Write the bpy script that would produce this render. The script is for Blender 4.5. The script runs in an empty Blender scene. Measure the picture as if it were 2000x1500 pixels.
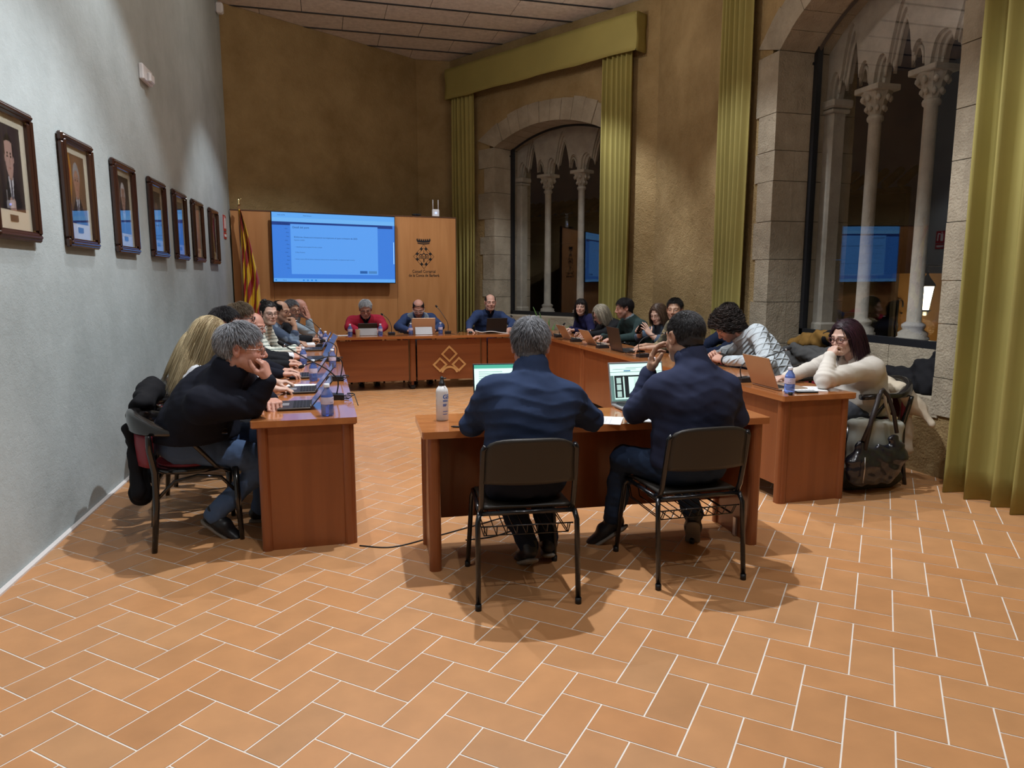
import bpy, math, random
import numpy as np
from mathutils import Vector, Matrix
PI = math.pi
rad = math.radians
SC = bpy.context.scene
COL = SC.collection
random.seed(7)

# ------------------------------------------------------------------ camera
# world: X across the room, Y towards the screen wall, Z up, metres
cd = bpy.data.cameras.new('camera')
cam = bpy.data.objects.new('camera', cd); COL.objects.link(cam)
cd.sensor_width = 36; cd.lens = 1391 / 2000 * 36; cd.clip_end = 200
cam.location = (-.146, -4.02, 1.5)
cam.rotation_euler = (rad(90 - 8.3), rad(0.0), rad(-15))
SC.camera = cam
SC.view_settings.view_transform = 'Standard'
SC.view_settings.look = 'None'
SC.view_settings.exposure = -0.18
SC.view_settings.gamma = 1
SC.view_settings.use_curve_mapping = False

# ------------------------------------------------------------------ world and lamps
w = bpy.data.worlds.new('night'); SC.world = w; w.use_nodes = True
w.node_tree.nodes['Background'].inputs[0].default_value = (.10, .12, .2, 1)
w.node_tree.nodes['Background'].inputs[1].default_value = .015

COOL = (.90, .95, 1.0)
WARM = (1.0, .86, .66)
def spot(name, loc, aim, power, size=90, blend=.25, color=COOL, r=.035):
    d = bpy.data.lights.new(name, 'SPOT'); d.energy = power; d.spot_size = rad(size)
    d.spot_blend = blend; d.color = color; d.shadow_soft_size = r
    o = bpy.data.objects.new(name, d); COL.objects.link(o); o.location = loc
    v = Vector(aim) - Vector(loc)
    o.rotation_euler = v.to_track_quat('-Z', 'Y').to_euler()
    return o
def ceiling_fill(loc, power):      # added bare point below each spot, lifts the ceiling and overall fill
    d = bpy.data.lights.new('ceiling_fill', 'POINT'); d.energy = power; d.color = (1, .93, .84); d.shadow_soft_size = .04
    o = bpy.data.objects.new('ceiling_fill', d); COL.objects.link(o); o.location = loc
SPOTS = [  # the ceiling downlights: (x, y, aim, power, cone)
    (1.0, 0.35, (1.0, -.5, 0), 900, 116),
    (-.35, 1.9, (-.4, 1.9, 0), 270, 84),
    (2.4, 2.6, (2.8, 2.9, 0), 340, 88),
    (0.1, 5.0, (.3, 6.1, 0), 350, 84),
    (3.0, 5.0, (2.6, 6.1, .2), 400, 86),
    (-.1, -1.6, (-.1, -2.0, 0), 105, 100),
    (2.7, -1.6, (2.7, -2.0, 0), 140, 104),
    (0.8, -3.8, (.8, -3.6, 0), 200, 104),
]
for i, (x, y, aim, p, sz) in enumerate(SPOTS):
    spot('ceiling_spot', (x, y, 5.26), aim, p, sz, .35)
    ceiling_fill((x, y, 4.85), 19)

# ------------------------------------------------------------------ materials
def lin(c):
    return tuple(((v / 12.92) if v <= .04045 else ((v + .055) / 1.055) ** 2.4) for v in c)
def hx(s):
    return lin(tuple(int(s[i:i + 2], 16) / 255 for i in (0, 2, 4)))
MC = {}
def mat(name, col=(.5, .5, .5), rough=.6, metal=0, bump=None, var=None, attr=False, trans=0, ior=1.45,
        emit=None, estr=0, coat=0, sheen=0, alpha=1, spec=None, sss=0):
    """bump = (scale, strength, distance), var = (scale, amount)"""
    if name in MC: return MC[name]
    m = bpy.data.materials.new(name); m.use_nodes = True; MC[name] = m
    nt = m.node_tree; N = nt.nodes; L = nt.links; b = N['Principled BSDF']
    b.inputs['Base Color'].default_value = (*col[:3], 1)
    b.inputs['Roughness'].default_value = rough
    b.inputs['Metallic'].default_value = metal
    b.inputs['IOR'].default_value = ior
    if trans: b.inputs['Transmission Weight'].default_value = trans
    if coat: b.inputs['Coat Weight'].default_value = coat; b.inputs['Coat Roughness'].default_value = .08
    if sheen: b.inputs['Sheen Weight'].default_value = sheen
    if alpha < 1: b.inputs['Alpha'].default_value = alpha
    if spec is not None: b.inputs['Specular IOR Level'].default_value = spec
    if sss: b.inputs['Subsurface Weight'].default_value = sss; b.inputs['Subsurface Radius'].default_value = (.012, .004, .002)
    if emit: b.inputs['Emission Color'].default_value = (*emit, 1); b.inputs['Emission Strength'].default_value = estr
    src = None
    if attr:
        a = N.new('ShaderNodeAttribute'); a.attribute_name = 'Col'; src = a.outputs['Color']
    tc = N.new('ShaderNodeTexCoord')
    if var:
        n = N.new('ShaderNodeTexNoise'); n.inputs['Scale'].default_value = var[0]; n.inputs['Detail'].default_value = 5
        L.new(tc.outputs['Object'], n.inputs['Vector'])
        mr = N.new('ShaderNodeMapRange'); mr.inputs['From Min'].default_value = .3; mr.inputs['From Max'].default_value = .7
        mr.inputs['To Min'].default_value = 1 - var[1]; mr.inputs['To Max'].default_value = 1 + var[1]
        L.new(n.outputs['Fac'], mr.inputs['Value'])
        vm = N.new('ShaderNodeVectorMath'); vm.operation = 'SCALE'
        if src: L.new(src, vm.inputs[0])
        else: vm.inputs[0].default_value = col[:3]
        L.new(mr.outputs['Result'], vm.inputs['Scale']); src = vm.outputs['Vector']
    if src: L.new(src, b.inputs['Base Color'])
    if bump:
        n = N.new('ShaderNodeTexNoise'); n.inputs['Scale'].default_value = bump[0]; n.inputs['Detail'].default_value = 6
        L.new(tc.outputs['Object'], n.inputs['Vector'])
        bp = N.new('ShaderNodeBump'); bp.inputs['Strength'].default_value = bump[1]
        bp.inputs['Distance'].default_value = bump[2] if len(bump) > 2 else .01
        L.new(n.outputs['Fac'], bp.inputs['Height']); L.new(bp.outputs['Normal'], b.inputs['Normal'])
    return m

def wood(name, c1, c2, axis='Z', rough=.3, scale=9, coat=.3):
    if name in MC: return MC[name]
    m = mat(name, c1, rough, coat=coat)
    nt = m.node_tree; N = nt.nodes; L = nt.links; b = N['Principled BSDF']
    tc = N.new('ShaderNodeTexCoord'); mp = N.new('ShaderNodeMapping')
    s = {'X': (.5, scale, scale), 'Y': (scale, .5, scale), 'Z': (scale, scale, .5)}[axis]
    mp.inputs['Scale'].default_value = s
    L.new(tc.outputs['Object'], mp.inputs['Vector'])
    n = N.new('ShaderNodeTexNoise'); n.inputs['Scale'].default_value = 1.6; n.inputs['Detail'].default_value = 7
    n.inputs['Distortion'].default_value = .6
    L.new(mp.outputs['Vector'], n.inputs['Vector'])
    cr = N.new('ShaderNodeValToRGB'); cr.color_ramp.elements[0].position = .32; cr.color_ramp.elements[1].position = .7
    cr.color_ramp.elements[0].color = (*c2, 1); cr.color_ramp.elements[1].color = (*c1, 1)
    L.new(n.outputs['Fac'], cr.inputs['Fac']); L.new(cr.outputs['Color'], b.inputs['Base Color'])
    return m

def window_glass(name='window_glass', refl=.08, tint=(1, 1, 1)):
    if name in MC: return MC[name]
    m = bpy.data.materials.new(name); m.use_nodes = True; MC[name] = m
    nt = m.node_tree; N = nt.nodes; L = nt.links
    N.remove(N['Principled BSDF']); out = N['Material Output']
    # Schlick reflectance of both faces of the pane, the same from either side
    ge = N.new('ShaderNodeNewGeometry'); dt = N.new('ShaderNodeVectorMath'); dt.operation = 'DOT_PRODUCT'
    L.new(ge.outputs['Normal'], dt.inputs[0]); L.new(ge.outputs['Incoming'], dt.inputs[1])
    def mth(op, x, y=None):
        q = N.new('ShaderNodeMath'); q.operation = op
        for i, v in enumerate((x, y)):
            if v is None: continue
            if isinstance(v, (int, float)): q.inputs[i].default_value = v
            else: L.new(v, q.inputs[i])
        return q.outputs[0]
    ac = mth('ABSOLUTE', dt.outputs['Value']); p5 = mth('POWER', mth('SUBTRACT', 1.0, ac), 4.2)
    f = N.new('ShaderNodeMath'); f.operation = 'MULTIPLY_ADD'; L.new(p5, f.inputs[0]); f.inputs[1].default_value = .92; f.inputs[2].default_value = refl
    t = N.new('ShaderNodeBsdfTransparent'); t.inputs[0].default_value = (*tint, 1)
    g = N.new('ShaderNodeBsdfGlossy'); g.inputs['Roughness'].default_value = 0
    mx = N.new('ShaderNodeMixShader')
    L.new(f.outputs[0], mx.inputs[0]); L.new(t.outputs[0], mx.inputs[1]); L.new(g.outputs[0], mx.inputs[2])
    L.new(mx.outputs[0], out.inputs['Surface'])
    return m

def plaster(name, c1, c2, nscale, bumps, rough=.9):
    """two-tone lime plaster; bumps = [(scale, strength, distance)...]"""
    if name in MC: return MC[name]
    m = mat(name, c1, rough, spec=.2)
    nt = m.node_tree; N = nt.nodes; L = nt.links; b = N['Principled BSDF']
    tc = N.new('ShaderNodeTexCoord')
    n = N.new('ShaderNodeTexNoise'); n.inputs['Scale'].default_value = nscale; n.inputs['Detail'].default_value = 8
    n.inputs['Roughness'].default_value = .65
    L.new(tc.outputs['Object'], n.inputs['Vector'])
    cr = N.new('ShaderNodeValToRGB'); cr.color_ramp.elements[0].position = .34; cr.color_ramp.elements[1].position = .66
    cr.color_ramp.elements[0].color = (*c2, 1); cr.color_ramp.elements[1].color = (*c1, 1)
    L.new(n.outputs['Fac'], cr.inputs['Fac']); L.new(cr.outputs['Color'], b.inputs['Base Color'])
    last = None
    for sc, st, di in bumps:
        q = N.new('ShaderNodeTexNoise'); q.inputs['Scale'].default_value = sc; q.inputs['Detail'].default_value = 7
        q.inputs['Distortion'].default_value = .8 if sc < 12 else .15
        L.new(tc.outputs['Object'], q.inputs['Vector'])
        bp = N.new('ShaderNodeBump'); bp.inputs['Strength'].default_value = st; bp.inputs['Distance'].default_value = di
        L.new(q.outputs['Fac'], bp.inputs['Height'])
        if last: L.new(last, bp.inputs['Normal'])
        last = bp.outputs['Normal']
    L.new(last, b.inputs['Normal'])
    return m

# ------------------------------------------------------------------ object helpers
def tag(o, label=None, cat=None, group=None, kind=None):
    if label: o['label'] = label
    if cat: o['category'] = cat
    if group: o['group'] = group
    if kind: o['kind'] = kind
    return o
def empty(name, loc=(0, 0, 0), rz=0, label=None, cat=None, group=None):
    o = bpy.data.objects.new(name, None); COL.objects.link(o); o.empty_display_size = .05
    o.location = loc; o.rotation_euler = (0, 0, rz)
    return tag(o, label, cat, group)
def mesh_obj(name, V, Fc, m=None, parent=None, smooth=True, cols=None, mats=None, fm=None, loc=None):
    me = bpy.data.meshes.new(name)
    me.from_pydata([tuple(map(float, v)) for v in V] if not isinstance(V, np.ndarray) else V.tolist(), [],
                   Fc if not isinstance(Fc, np.ndarray) else Fc.tolist())
    if mats:
        for q in mats: me.materials.append(q)
        if fm is not None: me.polygons.foreach_set('material_index', np.array(fm, dtype=np.int32))
    elif m: me.materials.append(m)
    if smooth is True: me.polygons.foreach_set('use_smooth', np.ones(len(me.polygons), dtype=bool))
    elif smooth is not False: me.polygons.foreach_set('use_smooth', np.array(smooth, dtype=bool))
    if cols is not None:
        a = me.color_attributes.new('Col', 'FLOAT_COLOR', 'POINT')
        cc = np.ones((len(V), 4), dtype=np.float32); cc[:, :3] = cols
        a.data.foreach_set('color', cc.ravel())
    me.update()
    o = bpy.data.objects.new(name, me); COL.objects.link(o)
    if parent: o.parent = parent
    if loc is not None: o.location = loc
    return o

def rotz(a):
    c, s = math.cos(a), math.sin(a); return np.array([[c, -s, 0], [s, c, 0], [0, 0, 1.]])
def rotx(a):
    c, s = math.cos(a), math.sin(a); return np.array([[1, 0, 0], [0, c, -s], [0, s, c.real]])
def roty(a):
    c, s = math.cos(a), math.sin(a); return np.array([[c, 0, s], [0, 1, 0], [-s, 0, c]])

class MB:
    """collects shapes and links them as ONE mesh"""
    def __init__(s): s.V = []; s.F = []; s.S = []; s.n = 0; s.T = None; s.C = []; s.col = None
    def add(s, V, F, smooth=False):
        V = np.asarray(V, float).reshape(-1, 3)
        if s.T is not None: V = V @ s.T[0].T + s.T[1]
        s.V.append(V); s.F += [tuple(int(i) + s.n for i in f) for f in F]; s.S += [smooth] * len(F)
        if s.col is not None: s.C.append(np.tile(np.array(s.col, float), (len(V), 1)))
        s.n += len(V); return s
    def frame(s, R=None, t=(0, 0, 0)):
        s.T = None if R is None else (np.asarray(R, float), np.asarray(t, float)); return s
    def box(s, c, d, R=None, bev=0):
        x, y, z = d[0] / 2, d[1] / 2, d[2] / 2
        if bev <= 0:
            V = np.array([[-x, -y, -z], [x, -y, -z], [x, y, -z], [-x, y, -z], [-x, -y, z], [x, -y, z], [x, y, z], [-x, y, z]])
            F = [(3, 2, 1, 0), (4, 5, 6, 7), (0, 1, 5, 4), (1, 2, 6, 5), (2, 3, 7, 6), (3, 0, 4, 7)]
        else:
            b = min(bev, x * .98, y * .98, z * .98)
            P = [(-x + b, -y), (x - b, -y), (x, -y + b), (x, y - b), (x - b, y), (-x + b, y), (-x, y - b), (-x, -y + b)]
            Q = [(-x + b, -y + b), (x - b, -y + b), (x - b, -y + b), (x - b, y - b), (x - b, y - b), (-x + b, y - b), (-x + b, y - b), (-x + b, -y + b)]
            V = [(p[0], p[1], -z + b) for p in P] + [(p[0], p[1], z - b) for p in P] + [(q[0], q[1], z) for q in Q] + [(q[0], q[1], -z) for q in Q]
            F = [(i, (i + 1) % 8, 8 + (i + 1) % 8, 8 + i) for i in range(8)]
            for i in range(8):
                j = (i + 1) % 8
                if i % 2 == 0:
                    F.append((8 + i, 8 + j, 16 + j, 16 + i)); F.append((j, i, 24 + i, 24 + j))
                else:
                    F.append((8 + i, 8 + j, 16 + j)); F.append((j, i, 24 + i))
            F.append((16, 18, 20, 22)); F.append((30, 28, 26, 24))
            F[-2] = (16, 17, 19, 21); F[-1] = (29, 27, 25, 24)
            V = np.array(V)
        V = np.asarray(V, float)
        if R is not None: V = V @ np.asarray(R).T
        return s.add(V + np.asarray(c, float), F)
    def tube(s, pts, r, n=8, caps=True, closed=False, smooth=True):
        P = np.asarray(pts, float); K = len(P)
        rr = np.full(K, r) if np.isscalar(r) else np.asarray(r, float)
        T = np.zeros_like(P)
        if closed: T = np.roll(P, -1, 0) - np.roll(P, 1, 0)
        else:
            T[1:-1] = P[2:] - P[:-2]; T[0] = P[1] - P[0]; T[-1] = P[-1] - P[-2]
        T /= np.linalg.norm(T, axis=1)[:, None] + 1e-12
        a = np.array([0, 0, 1.]) if abs(T[0][2]) < .9 else np.array([1., 0, 0])
        u = np.cross(T[0], a); u /= np.linalg.norm(u)
        V = []
        ang = np.arange(n) * 2 * PI / n
        for i in range(K):
            u = u - T[i] * (u @ T[i]); u /= np.linalg.norm(u) + 1e-12
            v = np.cross(T[i], u)
            V.append(P[i] + rr[i] * (np.cos(ang)[:, None] * u + np.sin(ang)[:, None] * v))
        V = np.concatenate(V); F = []
        for i in range(K if closed else K - 1):
            j = (i + 1) % K
            for k in range(n):
                l = (k + 1) % n
                F.append((i * n + k, i * n + l, j * n + l, j * n + k))
        if caps and not closed:
            F.append(tuple(range(n))[::-1]); F.append(tuple((K - 1) * n + k for k in range(n)))
        return s.add(V, F, smooth)
    def cyl(s, a, b, r, n=16, smooth=True): return s.tube([a, b], r, n, smooth=smooth)
    def lathe(s, prof, c=(0, 0, 0), n=20, smooth=True, cap=True):
        """prof = [(r, z)...] bottom to top"""
        ang = np.arange(n) * 2 * PI / n; V = []
        for r, z in prof:
            V.append(np.c_[r * np.cos(ang), r * np.sin(ang), np.full(n, z)])
        V = np.concatenate(V) + np.asarray(c, float); F = []
        for i in range(len(prof) - 1):
            for k in range(n):
                l = (k + 1) % n; F.append((i * n + k, i * n + l, (i + 1) * n + l, (i + 1) * n + k))
        if cap:
            F.append(tuple(range(n))[::-1]); F.append(tuple((len(prof) - 1) * n + k for k in range(n)))
        return s.add(V, F, smooth)
    def prism(s, poly, o, ux, uy, d0, d1):
        """2D polygon (convex or simple, CCW) in plane (o, ux, uy), extruded along ux x uy from d0 to d1"""
        ux = np.asarray(ux, float); uy = np.asarray(uy, float); n = np.cross(ux, uy); o = np.asarray(o, float)
        p = np.array(poly, float); k = len(p)
        B = o + p[:, :1] * ux + p[:, 1:] * uy
        V = np.concatenate([B + n * d0, B + n * d1])
        F = [tuple(range(k))[::-1], tuple(range(k, 2 * k))] + [(i, (i + 1) % k, k + (i + 1) % k, k + i) for i in range(k)]
        return s.add(V, F)
    def build(s, name, m=None, parent=None, loc=None, attr=False):
        V = np.concatenate(s.V)
        return mesh_obj(name, V, s.F, m, parent, smooth=s.S, loc=loc, cols=np.concatenate(s.C) if s.C else None)

def copy_tree(o, parent=None):
    c = o.copy(); COL.objects.link(c)
    if parent: c.parent = parent
    for ch in [q for q in bpy.data.objects if q.parent == o and q != c]: copy_tree(ch, c)
    return c

def text_mesh(name, s, size, m, parent, o, ux, uy, align='CENTER', depth=.0008, bold=0):
    cu = bpy.data.curves.new(name, 'FONT'); cu.body = s; cu.size = size; cu.align_x = align; cu.extrude = depth; cu.offset = bold
    t = bpy.data.objects.new(name, cu); COL.objects.link(t)
    bpy.context.view_layer.update()
    me = bpy.data.meshes.new_from_object(t.evaluated_get(bpy.context.evaluated_depsgraph_get()))
    bpy.data.objects.remove(t); bpy.data.curves.remove(cu)
    V = np.array([v.co[:] for v in me.vertices]); ux = np.asarray(ux, float); uy = np.asarray(uy, float); n = np.cross(ux, uy)
    W = np.asarray(o, float) + V[:, :1] * ux + V[:, 1:2] * uy + V[:, 2:] * n
    F = [tuple(p.vertices) for p in me.polygons]
    return W, F

# ------------------------------------------------------------------ smooth solids (signed distance, surface nets)
class Field:
    def __init__(s, lo, hi, h):
        s.lo = np.asarray(lo, float); s.h = h
        s.n = np.ceil((np.asarray(hi, float) - s.lo) / h).astype(int) + 1
        s.D = np.full(s.n, .25, dtype=np.float32)
        s.ax = [(s.lo[i] + h * np.arange(s.n[i])).astype(np.float32) for i in range(3)]
    def _sub(s, lo, hi):
        i0 = np.clip(np.floor((np.asarray(lo) - s.lo) / s.h).astype(int), 0, s.n - 1)
        i1 = np.clip(np.ceil((np.asarray(hi) - s.lo) / s.h).astype(int) + 1, 0, s.n)
        if np.any(i1 <= i0): return None, None
        sl = tuple(slice(a, b) for a, b in zip(i0, i1))
        X = s.ax[0][sl[0]][:, None, None]; Y = s.ax[1][sl[1]][None, :, None]; Z = s.ax[2][sl[2]][None, None, :]
        return sl, (X, Y, Z)
    def _comb(s, sl, d, k, op):
        A = s.D[sl]
        if op == 'sub':
            d = -d; h = np.clip(.5 - .5 * (A - d) / k, 0, 1) if k > 0 else (d > A).astype(np.float32)
            s.D[sl] = A * (1 - h) + d * h + k * h * (1 - h)
        else:
            if k > 0:
                h = np.clip(.5 + .5 * (A - d) / k, 0, 1); s.D[sl] = A * (1 - h) + d * h - k * h * (1 - h)
            else: s.D[sl] = np.minimum(A, d)
    def rc(s, a, b, ra, rb, k=.02, flat=None, op='add'):
        a = np.asarray(a, float); b = np.asarray(b, float); m = max(ra, rb) + 2.2 * k + 3 * s.h
        sl, P = s._sub(np.minimum(a, b) - m, np.maximum(a, b) + m)
        if sl is None: return s
        ab = (b - a); L = ab @ ab + 1e-9
        X, Y, Z = P[0] - np.float32(a[0]), P[1] - np.float32(a[1]), P[2] - np.float32(a[2])
        t = np.clip((X * ab[0] + Y * ab[1] + Z * ab[2]) / L, 0, 1).astype(np.float32)
        X = X - t * np.float32(ab[0]); Y = Y - t * np.float32(ab[1]); Z = Z - t * np.float32(ab[2])
        q = X * X + Y * Y + Z * Z
        if flat is not None:
            n, f = flat; n = np.asarray(n, float); n = n / np.linalg.norm(n)
            dn = X * n[0] + Y * n[1] + Z * n[2]; q = q + dn * dn * (1 / (f * f) - 1)
        s._comb(sl, (np.sqrt(q) - (ra + (rb - ra) * t)).astype(np.float32), k, op); return s
    def el(s, c, r, R=None, k=.02, op='add'):
        c = np.asarray(c, float); r = np.asarray(r, float); m = r.max() + 2.2 * k + 3 * s.h
        sl, P = s._sub(c - m, c + m)
        if sl is None: return s
        R = np.eye(3) if R is None else np.asarray(R, float)
        X, Y, Z = P[0] - np.float32(c[0]), P[1] - np.float32(c[1]), P[2] - np.float32(c[2])
        k0 = 0; k1 = 0
        for i in range(3):
            u = (X * R[0, i] + Y * R[1, i] + Z * R[2, i])
            k0 = k0 + (u / r[i]) ** 2; k1 = k1 + (u / r[i] ** 2) ** 2
        k0 = np.sqrt(k0); d = k0 * (k0 - 1) / (np.sqrt(k1) + 1e-6)
        s._comb(sl, d.astype(np.float32), k, op); return s
    def box(s, c, r, R=None, rnd=.01, k=.02, op='add'):
        c = np.asarray(c, float); r = np.asarray(r, float); m = np.linalg.norm(r) + 2.2 * k + 3 * s.h
        sl, P = s._sub(c - m, c + m)
        if sl is None: return s
        R = np.eye(3) if R is None else np.asarray(R, float)
        X, Y, Z = P[0] - np.float32(c[0]), P[1] - np.float32(c[1]), P[2] - np.float32(c[2])
        q = 0; mx = -1e9
        for i in range(3):
            u = np.abs(X * R[0, i] + Y * R[1, i] + Z * R[2, i]) - (r[i] - rnd)
            q = q + np.maximum(u, 0) ** 2; mx = np.maximum(mx, u)
        d = np.sqrt(q) + np.minimum(mx, 0) - rnd
        s._comb(sl, d.astype(np.float32), k, op); return s
    def pos(s):
        return np.meshgrid(*s.ax, indexing='ij')
    def fold(s, fn, band=.05):
        """fn(P (n,3)) -> displacement added to the distance near the surface"""
        I = np.nonzero(np.abs(s.D) < band)
        P = np.c_[s.ax[0][I[0]], s.ax[1][I[1]], s.ax[2][I[2]]]
        s.D[I] += fn(P).astype(np.float32); return s
    def clip(s, fn, band=.3):
        """keep only where fn(P) < 0"""
        I = np.nonzero(s.D < band)
        P = np.c_[s.ax[0][I[0]], s.ax[1][I[1]], s.ax[2][I[2]]]
        s.D[I] = np.maximum(s.D[I], fn(P).astype(np.float32)); return s
    def mesh(s):
        D = s.D.copy()
        D[0] = D[-1] = .1; D[:, 0] = D[:, -1] = .1; D[:, :, 0] = D[:, :, -1] = .1
        S = D < 0
        c = np.zeros(np.array(S.shape) - 1, dtype=np.int8)
        for i in (0, 1):
            for j in (0, 1):
                for k in (0, 1):
                    c += S[i:S.shape[0] - 1 + i, j:S.shape[1] - 1 + j, k:S.shape[2] - 1 + k]
        I = np.argwhere((c > 0) & (c < 8)); ids = np.full(c.shape, -1, dtype=np.int64)
        ids[I[:, 0], I[:, 1], I[:, 2]] = np.arange(len(I))
        acc = np.zeros((len(I), 3)); cnt = np.zeros(len(I))
        cor = [(i, j, k) for i in (0, 1) for j in (0, 1) for k in (0, 1)]
        for a in cor:
            for ax in range(3):
                if a[ax]: continue
                b = list(a); b[ax] = 1
                va = D[I[:, 0] + a[0], I[:, 1] + a[1], I[:, 2] + a[2]]; vb = D[I[:, 0] + b[0], I[:, 1] + b[1], I[:, 2] + b[2]]
                x = (va < 0) != (vb < 0)
                t = np.where(x, va / np.where(va == vb, 1, va - vb), 0)
                p = np.tile(np.array(a, float), (len(I), 1)); p[:, ax] += t
                acc[x] += p[x]; cnt[x] += 1
        V = s.lo + s.h * (I + acc / cnt[:, None])
        Q = []
        for ax in range(3):
            a = [slice(None)] * 3; b = [slice(None)] * 3; a[ax] = slice(0, -1); b[ax] = slice(1, None)
            x = S[tuple(a)] != S[tuple(b)]
            E = np.argwhere(x); o1, o2 = [(1, 2), (2, 0), (0, 1)][ax]
            ok = (E[:, o1] > 0) & (E[:, o2] > 0) & (E[:, o1] < S.shape[o1] - 1) & (E[:, o2] < S.shape[o2] - 1)
            E = E[ok]
            def cell(d1, d2):
                e = E.copy(); e[:, o1] -= d1; e[:, o2] -= d2; return ids[e[:, 0], e[:, 1], e[:, 2]]
            q = np.c_[cell(1, 1), cell(0, 1), cell(0, 0), cell(1, 0)]
            inside = S[E[:, 0], E[:, 1], E[:, 2]]
            q[~inside] = q[~inside][:, ::-1]
            Q.append(q)
        return V, np.concatenate(Q)
def sdf_obj(name, f, m, parent=None, cols=None, org=(0, 0, 0)):
    V, Q = f.mesh()
    c = cols(V) if cols else None
    return mesh_obj(name, V - np.asarray(org, float), Q, m, parent, cols=c)

def wrinkle(seed, amp=.003, freq=11., stretch=None):
    rs = np.random.RandomState(seed); K = []
    for i in range(5):
        d = rs.randn(3); d[2] *= 1.6; d /= np.linalg.norm(d); K.append((d * freq * (1 + .5 * i) * 2, rs.rand() * 6, rs.randn(3) * 5))
    def fn(P):
        v = 0
        for i, (d, ph, e) in enumerate(K):
            v = v + np.sin(P @ d + ph + 1.8 * np.sin(P @ e + ph)) / (1 + .4 * i)
        return amp * v
    return fn
# ================================================================== THE ROOM
HC = 5.4
M_white = plaster('white_plaster', (.44, .49, .495), (.35, .39, .392), 1.6, [(22, .22, .012), (110, .35, .005)])
M_ochre = plaster('ochre_plaster', (.37, .265, .13), (.25, .17, .075), 1.5, [(9, .5, .03), (55, .75, .014)])
M_stone = plaster('limestone', (.40, .345, .26), (.27, .23, .17), 2.6, [(6, .5, .03), (60, .8, .012)])
M_stone2 = plaster('tracery_stone', (.46, .43, .37), (.33, .31, .27), 5, [(10, .4, .02), (80, .6, .006)])
M_grout = mat('grout', (.62, .52, .42), .8)
M_black = mat('black_frame', (.012, .013, .016), .35)
M_curt = mat('mustard_cloth', (.30, .255, .075), .75, bump=(300, .15, .001), var=(2, .07))
M_glass = window_glass()

def wall_quad(name, p0, p1, z0, z1, m, th=.12, hole=None):
    """wall from p0 to p1, outside on the left of travel; hole = (s0, s1, zbot, zspring, rise)"""
    p0 = np.array(p0, float); p1 = np.array(p1, float); L = np.linalg.norm(p1 - p0); t = (p1 - p0) / L; n = np.array([-t[1], t[0]])
    b = MB(); ux = (t[0], t[1], 0); uz = (0, 0, 1)
    # prism extrudes along ux x uz = (t[1], -t[0], 0) = inside, so the outside is negative
    def seg(poly): b.prism(poly, (p0[0], p0[1], 0), ux, uz, -th, 0)
    if not hole: seg([(0, z0), (L, z0), (L, z1), (0, z1)])
    else:
        s0, s1, zb, zs, ri = hole
        seg([(0, z0), (s0, z0), (s0, z1), (0, z1)]); seg([(s1, z0), (L, z0), (L, z1), (s1, z1)])
        seg([(s0, z0), (s1, z0), (s1, zb), (s0, zb)])
        K = 16
        for i in range(K):
            a = s0 + (s1 - s0) * i / K; c = s0 + (s1 - s0) * (i + 1) / K
            za, zc = arc_z(a, s0, s1, zs, ri), arc_z(c, s0, s1, zs, ri)
            seg([(a, za), (c, zc), (c, z1), (a, z1)])
    o = b.build(name, m); o['kind'] = 'structure'; return o
def arc_z(s, s0, s1, zs, rise):
    w_ = (s1 - s0) / 2; R = (w_ * w_ + rise * rise) / (2 * rise); x = s - (s0 + s1) / 2
    return zs + math.sqrt(max(R * R - x * x, 0)) - (R - rise)

CL, CB1, CB2, CA, CB = (-1.38, 7.45), (1.67, 9.39), (2.27, 9.34), (4.54, 5.55), (4.37, 3.3)
LW0 = (-1.99, -7.0); BEND = (4.37, -7.0)
wall_quad('wall_left', LW0, CL, 0, HC, M_white)
wall_quad('wall_back_left', CL, CB1, 0, HC, M_ochre)
wall_quad('wall_back', CB1, CB2, 0, HC, M_ochre)
HOLE_A = (1.02, 3.58, .86, 3.86, .34)
HOLE_B = (.66, 3.06, .48, 3.86, .46)
wall_quad('wall_window_side', CB2, CA, 0, HC, M_ochre, hole=HOLE_A)
wall_quad('wall_right_pier', CA, CB, 0, HC, M_ochre)
wall_quad('wall_right', CB, BEND, 0, HC, M_ochre, hole=HOLE_B)
wall_quad('wall_rear', BEND, LW0, 0, HC, M_ochre)

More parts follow.
